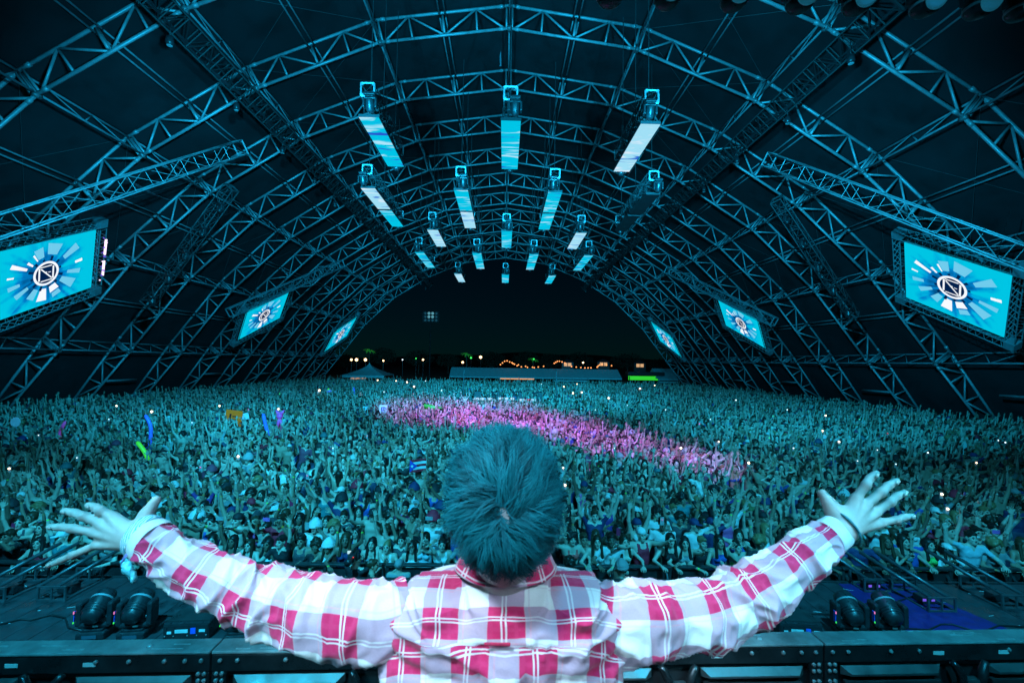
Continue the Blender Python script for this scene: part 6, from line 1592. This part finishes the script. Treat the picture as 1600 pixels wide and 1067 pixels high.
MB().box((0, 1.0, 0), (7.8, 0.2, 1.0)).build('back_wall', gm, bar_); MB().box((0, 0.3, 1.15), (9.0, 3.0, 0.9), bev=0.05).build('roof', blacksteel, bar_)
for sx in (-3.9, 3.9): MB().box((sx, 0, -1.0), (0.15, 0.15, 2.8)).build('post', blacksteel, bar_)
glow('green_counter', 866, 590.5, 114, 2.2, 0.35, (0.03, 0.7, 0.05), 0.5, 'small green glow under the long marquee', 'counter')
# peaked tent on the left
pk = empty('peaked_tent', at(577, 585, 105)); pk.location.z = 0; ez = at(577, 585.5, 105).z; tz = at(577, 567, 105).z; w_ = 4.6
m = MB(); n = 8; vs = [];
for j in range(n+1):
    t = j/n; s_ = w_*(1-t)**1.7+0.05; z = ez+(tz-ez)*t
    vs += [(-s_, -s_, z), (s_, -s_, z), (s_, s_, z), (-s_, s_, z)]
fs = []
for j in range(n):
    for k in range(4): fs.append((4*j+k, 4*j+(k+1) % 4, 4*j+4+(k+1) % 4, 4*j+4+k))
m.add(vs, fs).build('roof', white_canvas, pk)
for sx in (-1, 1):
    for sy in (-1, 1): MB().tube((sx*w_*.97, sy*w_*.97, 0), (sx*w_*.97, sy*w_*.97, ez), 0.08, 6).build('pole', alu_d, pk)
MB().box((0, -w_, ez-0.25), (2*w_, 0.04, 0.5)).build('valance', white_canvas, pk)
tag(pk, 'white tent with a pointed roof on the left beyond the crowd', 'tent')
glow('tent_counter', 560, 590, 104, 3.4, 0.8, (1.0, 0.55, 0.35), 0.45, 'warm lit interior under the pointed white tent', 'counter')
# floodlight tower
ft = empty('floodlight_tower', at(673, 495, 125)); zt = ft.location.z; ft.location.z = 0
MB().tube((0, 0, 0), (0, 0, zt+2), 0.20, 8, 0.12).build('mast', matt_black, ft)
fl_on = mat('floodlight_glass', (0.1, 0.2, 0.22), 0.2, emit=(0.25, 0.75, 0.85), estr=0.35); fl_off = mat('floodlight_dark', (0.1, 0.14, 0.15), 0.3, emit=(0.05, 0.16, 0.20), estr=0.10)
MB().box((0, 0.25, zt), (4.6, 0.25, 2.9)).build('lamp_frame', matt_black, ft)
for i in range(4):
    for j in range(3): MB().lathe([(0.02, 0.1), (0.34, 0.06), (0.40, 0.0), (0.3, -0.2)], 10, Matrix.Translation((-1.5+i*1.0, 0, zt-0.95+j*0.95)) @ Matrix.Rotation(R(90), 4, 'X')).build('flood_lamp', fl_on if (i in (1, 2) and j > 0) else fl_off, ft, True)
tag(ft, 'tall floodlight tower with rows of dim lamps in the dark', 'floodlight tower')
# green-lit palms
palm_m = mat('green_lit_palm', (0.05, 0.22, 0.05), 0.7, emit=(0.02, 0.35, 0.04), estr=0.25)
def palm(px, py, D, label):
    p = at(px, py, D); t = empty('palm_tree', (p.x, p.y, 0)); MB().path([(0, 0, 0), (0.1, 0, p.z*.5), (0, 0, p.z)], [0.28, 0.2, 0.16], 7).build('trunk', bark, t)
    for k in range(16):
        a = k*2.4; el = 0.25+0.55*((k*7) % 5)/5; m = MB(); P = []
        for j in range(7):
            q = j/6; P.append(Vector((2.0*q*math.cos(a), 2.0*q*math.sin(a), p.z+1.8*q*el*1.4-1.5*q*q)))
        sd = Vector((-math.sin(a), math.cos(a), 0)); vs = []; fs = []
        for j, v in enumerate(P):
            w = 0.30*math.sin(math.pi*(0.08+0.9*j/6)); vs += [v-sd*w, v+sd*w]
        for j in range(6): fs.append((2*j, 2*j+1, 2*j+3, 2*j+2))
        m.add(vs, fs).build('frond', palm_m, t)
    tag(t, label, 'palm tree', 'green lit palms')
palm(577, 548, 135, 'green lit palm above the pointed tent'); palm(729, 554, 135, 'green lit palm left of the long marquee'); palm(833, 562, 150, 'small green lit palm over the long marquee')
# far lamps and string lights
lamp_w = mat('warm_lamp', (0.1, 0.08, 0.05), 0.4, emit=(1.0, 0.62, 0.28), estr=6.0); lamp_o = mat('orange_bulb', (0.1, 0.05, 0.02), 0.4, emit=(1.0, 0.34, 0.10), estr=2.2); lamp_g = mat('green_lamp', (0.02, 0.1, 0.02), 0.4, emit=(0.05, 1.0, 0.15), estr=1.5); lamp_c = mat('cool_lamp', (0.1, 0.1, 0.1), 0.4, emit=(0.75, 0.9, 1.0), estr=3.0)
bulb = {}
def far_lamp(px, py, D, r, m_, label, group):
    p = at(px, py, D); t = empty('far_lamp', (p.x, p.y, 0)); MB().tube((0, 0.2, 0), (0, 0.2, p.z+r), 0.06, 5).build('pole', blacksteel, t)
    MB().lathe([(0.02, -r), (r*.8, -r*.6), (r, 0), (r*.8, r*.6), (0.02, r)], 10, Matrix.Translation((0, 0, p.z))).build('lamp', m_, t, True)
    tag(t, label, 'lamp', group)
for i, (px, py, r, m_) in enumerate(((549, 562, .34, lamp_w), (557, 562, .45, lamp_w), (571, 562, .45, lamp_w), (599, 563.5, .26, lamp_w), (629, 562, .2, lamp_c), (650, 560, .2, lamp_g), (661, 562, .28, lamp_w), (751, 558, .42, lamp_w), (723, 566, .34, lamp_w), (736, 559, .3, lamp_g), (911, 566.5, .28, lamp_w), (834, 561, .25, lamp_g))):
    far_lamp(px, py, 140, r, m_, f'far {"green" if m_ == lamp_g else "cool white" if m_ == lamp_c else "warm white"} lamp beyond the tent, {ordinal(i+1)} in the night row', 'lamps in the dark beyond the tent')
strings = [((782, 569), (791, 563), (804, 568), (832, 573), (855, 571)), ((800, 566), (812, 572), (838, 574)), ((866, 567), (873, 563.5), (884, 567)), ((893, 572), (912, 574), (925, 574)), ((933, 573), (939, 569), (958, 571))]
for i, st in enumerate(strings):
    t = empty('string_lights', (0, 0, 0)); P = [at(a, b, 118) for a, b in st]; K = catmull([tuple(p) for p in P], 8)
    MB().path([Vector(k) for k in K], 0.02, 4).build('cable', blacksteel, t)
    for k in K[::3]: MB().lathe([(0.02, -.16), (.16, -.08), (.17, .05), (.04, .17)], 8, Matrix.Translation(Vector(k)-Vector((0, 0, .1)))).build('bulb', lamp_o, t, True)
    tag(t, f'string of orange bulbs above the long marquee, {["leftmost", "second", "third", "fourth", "rightmost"][i]}', 'string lights', 'strings of orange bulbs')
win_m = mat('lit_hut_window', (0.1, 0.08, 0.05), 0.5, emit=(1.0, 0.55, 0.25), estr=0.7)
for i, (px, py) in enumerate(((887, 569.5), (943, 569), (1000, 571))):
    p = at(px, py, 125); h_ = empty('hut', (p.x, p.y, 0)); MB().box((0, 0.8, p.z/2), (3.2, 1.5, p.z+1.2)).build('wall', blacksteel, h_)
    for dx in (-0.55, 0.55): MB().box((dx, 0, p.z), (0.9, 0.06, 0.9)).build('window', win_m, h_)
    MB().add([(-2, -.2, p.z+.6), (2, -.2, p.z+.6), (2, 1.8, p.z+.6), (-2, 1.8, p.z+.6), (0, .8, p.z+1.5)], [(0, 1, 4), (1, 2, 4), (2, 3, 4), (3, 0, 4), (0, 3, 2, 1)]).build('roof', blacksteel, h_)
    tag(h_, f'dark hut with warm lit windows behind the marquee, {["left", "middle", "right"][i]}', 'hut', 'huts with lit windows')
# dark hills behind everything
hm2 = mat('night_hills', (0.010, 0.014, 0.014), 0.95); vs = []; fs = []; n = 80
for i in range(n+1):
    x = -700+1400*i/n; h = 9+7*noise.noise(Vector((x*0.006, 1.3, 0)))+4*noise.noise(Vector((x*0.02, 5.3, 0)))
    vs += [(x, 420, -0.1), (x, 470, max(3, h)), (x, 560, -0.1)]
for i in range(n): fs += [(3*i, 3*i+3, 3*i+4, 3*i+1), (3*i+1, 3*i+4, 3*i+5, 3*i+2)]
tag(MB().add(vs, fs).build('hills', hm2, None, True), 'low dark hills behind the festival ground', 'hills', kind='structure')
# ------------------------------------------------------------------ things held up in the crowd
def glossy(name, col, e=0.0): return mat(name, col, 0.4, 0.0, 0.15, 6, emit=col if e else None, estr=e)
pink_b = glossy('pink_balloon', (0.75, 0.10, 0.45), 0.10); blue_b = glossy('blue_balloon', (0.05, 0.16, 0.75), 0.12); green_b = glossy('neon_green', (0.10, 0.85, 0.06), 0.30); cyan_b = glossy('pale_cyan_balloon', (0.25, 0.70, 0.80), 0.05); yel_b = glossy('yellow_card', (0.36, 0.13, 0.01), 0.4)  # yellow card gets an added glow that keeps it amber under cyan
def stick(pts, D, r, m_, name, label, cat):
    P = [at(a, b, D) for a, b in pts]; K = catmull([tuple(p) for p in P], 6) if len(P) > 2 else [tuple(p) for p in P]
    n = len(K); rad = [r*(0.55 if i in (0, n-1) else 1.0) for i in range(n)]
    o = MB().path([Vector(k) for k in K], rad, 9).build(name, m_, None, True); tag(o, label, cat); return o
stick([(227, 648), (235, 665), (235, 688), (232, 697)], 19, 0.07, blue_b, 'balloon', 'bent blue tube balloon held up on the left of the crowd', 'balloon')
stick([(102, 658), (94, 676), (93, 694)], 20, 0.06, pink_b, 'balloon', 'thin pink tube balloon near the left edge of the crowd', 'balloon')
stick([(214, 690), (225, 704), (233, 720)], 15.5, 0.065, green_b, 'balloon', 'neon green tube balloon on the left of the crowd', 'balloon')
stick([(411, 646), (416, 668), (421, 686)], 21, 0.075, blue_b, 'balloon', 'straight blue tube balloon left of the pink balloon figure', 'balloon')
stick([(553, 605), (554, 624)], 42, 0.12, blue_b, 'balloon', 'short blue tube balloon far back on the left', 'balloon')
stick([(1279, 795), (1262, 801), (1244, 812), (1236, 824)], 11.2, 0.025, cyan_b, 'glow_stick', 'curved pale glow stick waved left of the right hand', 'glow stick')
# pink balloon figure with two long ears
D_ = 21.5; t = empty('balloon_figure', at(437, 672, D_)); lo = lambda a, b: at(a, b, D_)-t.location
MB().path([lo(433, 672), lo(435, 660), lo(437, 653)], [0.05, 0.07, 0.07], 8).build('leg', pink_b, t, True); MB().path([lo(440, 674), lo(440, 662), lo(437, 654)], [0.05, 0.06, 0.06], 8).build('leg', pink_b, t, True)
MB().lathe([(0.02, -.15), (.12, -.09), (.15, 0), (.11, .1), (.02, .15)], 12, Matrix.Translation(lo(437, 650))).build('head', pink_b, t, True)
for q in ((431, 641), (444, 641)): MB().path([lo(437, 648), lo((437+q[0])/2, 645), lo(*q)], [0.06, 0.08, 0.03], 8).build('ear', pink_b, t, True)
tag(t, 'pink twisted balloon figure with two long ears held above the crowd', 'balloon')
# green inflatable raft
D_ = 31; t = empty('inflatable_raft', at(676, 637, D_)); gI = glossy('green_vinyl', (0.04, 0.45, 0.06), 0.22)
for j in range(4): MB().path([at(662, 633+j*1.8, D_)-t.location+Vector((0, j*.22, 0)), at(676, 636+j*1.6, D_)-t.location+Vector((0, j*.22, 0)), at(690, 638.5+j*1.6, D_)-t.location+Vector((0, j*.22, 0))], [0.10, 0.15, 0.10], 10).build('tube', gI, t, True)
tag(t, 'green inflatable raft carried over the magenta-lit crowd', 'inflatable')
# white shield-shaped sign with a blue emblem on a pole
def sign(px, py, D, w, h, face, label, shape='shield', emblem=None, polep=None, tilt=0.0):
    c = at(px, py, D); t = empty('crowd_sign', (c.x, c.y, c.z)); t.rotation_euler = (0, tilt, 0)
    pts = [(-w/2, h/2), (-w/2, -h*.2), (-w*.3, -h/2), (w*.3, -h/2), (w/2, -h*.2), (w/2, h/2)] if shape == 'shield' else [(-w/2, h/2), (-w/2, -h/2), (w/2, -h/2), (w/2, h/2)] if shape == 'rect' else [(w/2*math.cos(a), h/2*math.sin(a)) for a in np.linspace(0, 2*math.pi, 20, endpoint=False)]
    n = len(pts); MB().add([(p[0], -0.01, p[1]) for p in pts]+[(p[0], 0.01, p[1]) for p in pts], [tuple(range(n)), tuple(range(2*n-1, n-1, -1))]+[(i, (i+1) % n, n+(i+1) % n, n+i) for i in range(n)]).build('board', face, t)
    MB().tube((0, 0.03, -h/2+0.1), (0.05, 0.06, -h/2-(polep or 1.2)), 0.03, 6).build('pole', alu_d, t)
    if emblem:
        for (x, z, ww, hh) in emblem[1]: MB().box((x*w, -0.018, z*h), (ww*w, 0.01, hh*h)).build('emblem_bar', emblem[0], t)
    tag(t, label, 'sign'); return t
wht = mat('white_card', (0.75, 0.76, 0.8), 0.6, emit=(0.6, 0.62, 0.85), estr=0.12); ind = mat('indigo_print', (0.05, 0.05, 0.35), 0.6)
sign(599, 639.5, 29, 0.50, 0.55, wht, 'white shield-shaped sign with a dark blue emblem on a pole', 'shield', (ind, [(0, .22, .55, .10), (-.22, 0, .10, .4), (.22, 0, .10, .4), (0, -.05, .3, .10), (0, -.25, .4, .09), (0, .08, .08, .25)]), 1.6)
sign(365, 653, 24, 0.85, 0.80, yel_b, 'ragged yellow sign with dark lettering strokes on the left of the crowd', 'rect', (blackcase, [(-.2, .1, .1, .3), (0.05, .1, .25, .08), (.1, -.2, .3, .1), (-.3, -.25, .12, .1)]), 1.0, 0.1)
sign(24, 659, 22, 0.46, 0.46, cyan_b, 'plain pale round disc sign at the far left edge of the crowd', 'round', None, 0.9)
sign(380, 651, 24.4, 0.60, 0.34, cyan_b, 'pale blue card right of the yellow sign', 'rect', None, 0.9, -0.2)
sign(571, 640, 30, 0.34, 0.42, cyan_b, 'small pale cyan card left of the shield sign', 'rect', None, 1.0)
# vertical word totem: dotted glyph strip
tot = empty('word_totem', at(563, 625, 40)); 
for j in range(9):
    for q in range(2 + j % 2): MB().box((-0.10+0.09*q+0.05*math.sin(j), 0, 0.62-0.155*j), (0.075, 0.03, 0.045), Matrix.Rotation(0.5*(j % 3-1), 3, 'Y')).build('letter_stroke', scr1, tot)
MB().tube((0.1, 0.05, -0.8), (0.15, 0.05, -2.6), 0.03, 5).build('pole', alu_d, tot); MB().box((0.02, 0.03, 0), (0.32, 0.03, 1.5)).build('board', blackcase, tot)
tag(tot, 'tall narrow black totem with a column of white letter strokes', 'sign')
# small glowing balloon lantern
t = empty('lantern', at(514, 612, 46)); MB().lathe([(.03, -.3), (.22, -.15), (.26, .05), (.12, .25), (.03, .3)], 10).build('globe', glossy('blue_lantern', (0.05, 0.2, 0.9), 0.7), t, True); MB().lathe([(.02, -.12), (.12, -.05), (.13, .05), (.02, .12)], 8, Matrix.Translation((0, -.1, .25))).build('cap', green_b, t, True); MB().path([(0, 0, -.3), (.03, 0, -.5), (0, 0, -.7)], [.09, .07, .03], 6).build('tail', pink_b, t, True); tag(t, 'blue lantern with green cap and pink tail far back on the left', 'lantern')
# flag: striped red and white with a blue triangle and a white star
D_ = 13.2; c = at(653, 727, D_); t = empty('flag', c); fr = mat('flag_red', (0.55, 0.02, 0.04), 0.8); fw = mat('flag_white', (0.65, 0.65, 0.67), 0.8); fb = mat('flag_blue', (0.02, 0.06, 0.42), 0.8); fw_, fh_ = 0.46, 0.36
wv = lambda x: 0.035*math.sin(x*14)+0.06*x
for j in range(5):
    m = MB(); vs = []; fs = []; z0, z1 = fh_/2-fh_*j/5, fh_/2-fh_*(j+1)/5
    for lay in (0, 0.006):
        for i in range(13): x = -fw_/2+fw_*i/12; vs += [(x, wv(x)+lay, z0+0.1*x), (x, wv(x)+lay, z1+0.1*x)]
    for i in range(12): k = 2*i; fs += [(k, k+1, k+3, k+2), (26+k, 28+k, 29+k, 27+k)]
    m.add(vs, fs).build('stripe', fr if j % 2 == 0 else fw, t)
m = MB(); vs = []; N_ = 8
for i in range(N_+1):
    x = -fw_/2+fw_*0.48*i/N_; hh = fh_/2*(1-i/N_); vs += [(x, wv(x)-0.008, hh+0.1*x), (x, wv(x)-0.008, -hh+0.1*x)]
m.add(vs, [(2*i, 2*i+1, 2*i+3, 2*i+2) for i in range(N_)]).build('triangle', fb, t)
st_ = [((0.055 if i % 2 == 0 else 0.022)*math.sin(i*math.pi/5), (0.055 if i % 2 == 0 else 0.022)*math.cos(i*math.pi/5)) for i in range(10)]
MB().add([(-fw_*0.34+a, wv(-fw_*0.34)-0.016, b-0.015) for a, b in st_], [tuple(range(10))]).build('star', fw, t)
tag(t, 'small flag with red and white stripes, blue triangle and white star', 'flag')
# phones in raised hands of the nearer people
scr_ph = mat('phone_screen', (0.02, 0.02, 0.02), 0.2, emit=(0.55, 0.9, 1.0), estr=0.9); ph_body = mat('phone_body', (0.35, 0.36, 0.37), 0.35); ph_red = mat('phone_red_case', (0.6, 0.03, 0.10), 0.4); ph_pink = mat('phone_pink_case', (0.75, 0.15, 0.5), 0.4)
np_ = 0
for (o, lp, rp, hands) in persons:
    for s_, pn in ((-1, lp), (1, rp)):
        if pn == 'phone' or ('phone' in o['label']):
            if pn == 'phone' and s_ > 0 and lp == 'phone': continue
            if pn != 'phone' and pn != 'up': continue
            w, fd = hands[s_]; off = np.array([0, -0.035, 0.03])
            if lp == rp == 'phone': w = (hands[-1][0]+hands[1][0])/2
            P = o.matrix_basis @ Vector(w+off) if True else None
            t = empty('phone', P, o.rotation_euler.z); land = (np_ % 3 != 0)
            wx, wz = (0.145, 0.075) if land else (0.075, 0.145)
            MB().box((0, 0, 0), (wx, 0.010, wz), bev=0.004).build('case', [ph_body, ph_body, blackcase, ph_red, ph_body, ph_pink][np_ % 6], t)
            MB().box((0, 0.0062, 0), (wx-0.012, 0.002, wz-0.012)).build('screen', scr_ph, t); MB().lathe([(0.001, 0), (0.007, 0.0), (0.006, 0.004)], 8, Matrix.Translation((wx*.32, -0.005, wz*.28)) @ Matrix.Rotation(R(90), 4, 'X')).build('lens', lens_m, t)
            lab = o['label']; tail = lab.split(', ')[-1] if ' from left in ' in lab else ''
            tag(t, f'phone held up by the person {tail}' if tail else ('phone held high by the person in coral bikini top' if 'coral' in lab else 'phone held up by the '+' '.join(lab.split()[:10])), 'phone', 'phones held up in the crowd'); np_ += 1
            break
# phone torches shining in the far crowd
torch = mat('phone_torch', (0.2, 0.2, 0.2), 0.4, emit=(1.0, 0.72, 0.42), estr=6.0); torch_c = mat('cool_torch', (0.2, 0.2, 0.2), 0.4, emit=(0.7, 0.95, 1.0), estr=3.0); torch_g = mat('green_torch', (0.02, 0.2, 0.02), 0.4, emit=(0.05, 1.0, 0.2), estr=1.2); torch_r = mat('red_torch', (0.2, 0.02, 0.02), 0.4, emit=(1.0, 0.06, 0.04), estr=1.0); torch_p = mat('pink_torch', (0.2, 0.02, 0.1), 0.4, emit=(1.0, 0.10, 0.45), estr=1.0)
TORCH = [(182, 634, 0), (237, 643, 0), (343, 634, 0), (435, 639, 0), (499, 610, 0), (372, 713, 0), (619, 595, 0), (636, 597, 0), (647, 604, 0), (590, 594, 0), (902, 600, 0), (909, 613, 0), (895, 614, 0), (881, 604, 0), (951, 622, 0), (1000, 607, 0), (1023, 602, 0), (1290, 649, 0), (1285, 673, 0), (1311, 690, 0), (1526, 723, 0), (1472, 772, 0), (1481, 795, 0), (883, 758, 0), (880, 731, 0), (766, 675, 0), (771, 676, 0), (846, 600, 1), (520, 700, 1), (1371, 703, 1), (665, 595, 1), (1450, 707, 1), (1571, 691, 1), (1560, 688, 1), (1343, 655, 2), (1260, 606, 2), (437, 615, 2), (1202, 684, 2), (646, 615, 3), (573, 681, 3), (1387, 677, 3), (388, 640, 4), (797, 648, 4), (1093, 662, 4), (480, 743, 4), (313, 730, 4), (1035, 812, 4), (1064, 700, 0), (1123, 690, 0), (1170, 723, 0), (14, 732, 0), (1208, 650, 2), (1230, 640, 1), (1150, 625, 1), (1040, 640, 1), (980, 633, 1), (690, 610, 1), (600, 612, 1), (300, 660, 1), (170, 655, 1), (60, 680, 1), (120, 715, 1), (1400, 725, 1), (1340, 720, 1), (1240, 700, 1), (960, 700, 1), (930, 640, 1), (1110, 655, 1)]
torchme = {}
for i, (px, py, k) in enumerate(TORCH):
    hz_ = 2.05; p = at_z(px, py, hz_)
    if p.y > 84: p = at(px, py, 84)
    r = max(0.020, min(0.10, 0.0019*p.y))*(random.uniform(0.7, 1.25) if k == 0 else random.uniform(0.4, 0.7))
    t = empty('phone_light', p); MB().box((0, 0.02, -0.03), (0.075, 0.012, 0.15), bev=0.003).build('case', ph_body, t)
    MB().lathe([(0.002, -r), (r*.8, -r*.6), (r, 0), (r*.8, r*.6), (0.002, r)], 8).build('lamp', [torch, torch_c, torch_g, torch_r, torch_p][k], t, True)
    side = 'left' if px < 700 else ('right' if px > 900 else 'middle')
    tag(t, f'{["warm white", "cool white", "green", "red", "pink"][k]} light held up in the {side} of the crowd, {ordinal(i+1)} of the scattered lights', 'phone light', 'lights held up in the crowd')
# camera operator in the pit
add_person(at(556, 885, 8.35).x, 8.35, 'phone', 'chest', 'tee', False, 'black', 'cap_back', 'camera operator in black with a rig in the pit before the barrier', math.pi*0.85, 0.9, 0.0, group='crew in the pit', hatcol='black')
t = empty('video_camera', at(552, 868, 8.3)); MB().box((0, 0, 0), (0.12, 0.30, 0.13), bev=0.02).build('body', blackcase, t); MB().tube((0, -.15, 0), (0, -.30, 0), 0.05, 12, 0.06).build('lens_barrel', blackcase, t, True); MB().box((0.0, 0.05, 0.10), (0.03, 0.2, 0.03), bev=0.01).build('handle', blackcase, t); MB().box((-.09, 0.05, 0.04), (0.06, 0.02, 0.05)).build('viewfinder', scr_ph, t); MB().lathe([(.002, 0), (.012, 0), (.01, .01)], 8, Matrix.Translation((.05, -.155, .04)) @ Matrix.Rotation(R(90), 4, 'X')).build('tally_lamp', torch_r, t); tag(t, 'black video camera with a red tally lamp in the pit', 'camera')
for i, (px, py, cl, hr) in enumerate(((582, 893, 'black', 'short'), (623, 897, 'grey', 'cap'), (972, 897, 'cream', 'bucket_hat'), (890, 880, 'black', 'curly'))):
    p = at(px, py, 8.25); add_person(p.x, 8.25, 'down', 'down', 'tee', False, cl, hr, f'{["dark-haired", "grey-capped", "bucket-hatted", "curly-haired"][i]} crew person in the pit before the barrier', math.pi*(1 if i % 2 else 0.6), 0.86+0.0*i, p.z-1.6*0.86 if p.z-1.6*0.86 > 0 else 0, group='crew in the pit', hatcol='grey')
print('DONE objects', len(bpy.data.objects), 'tris', sum(len(m.polygons) for m in bpy.data.meshes))
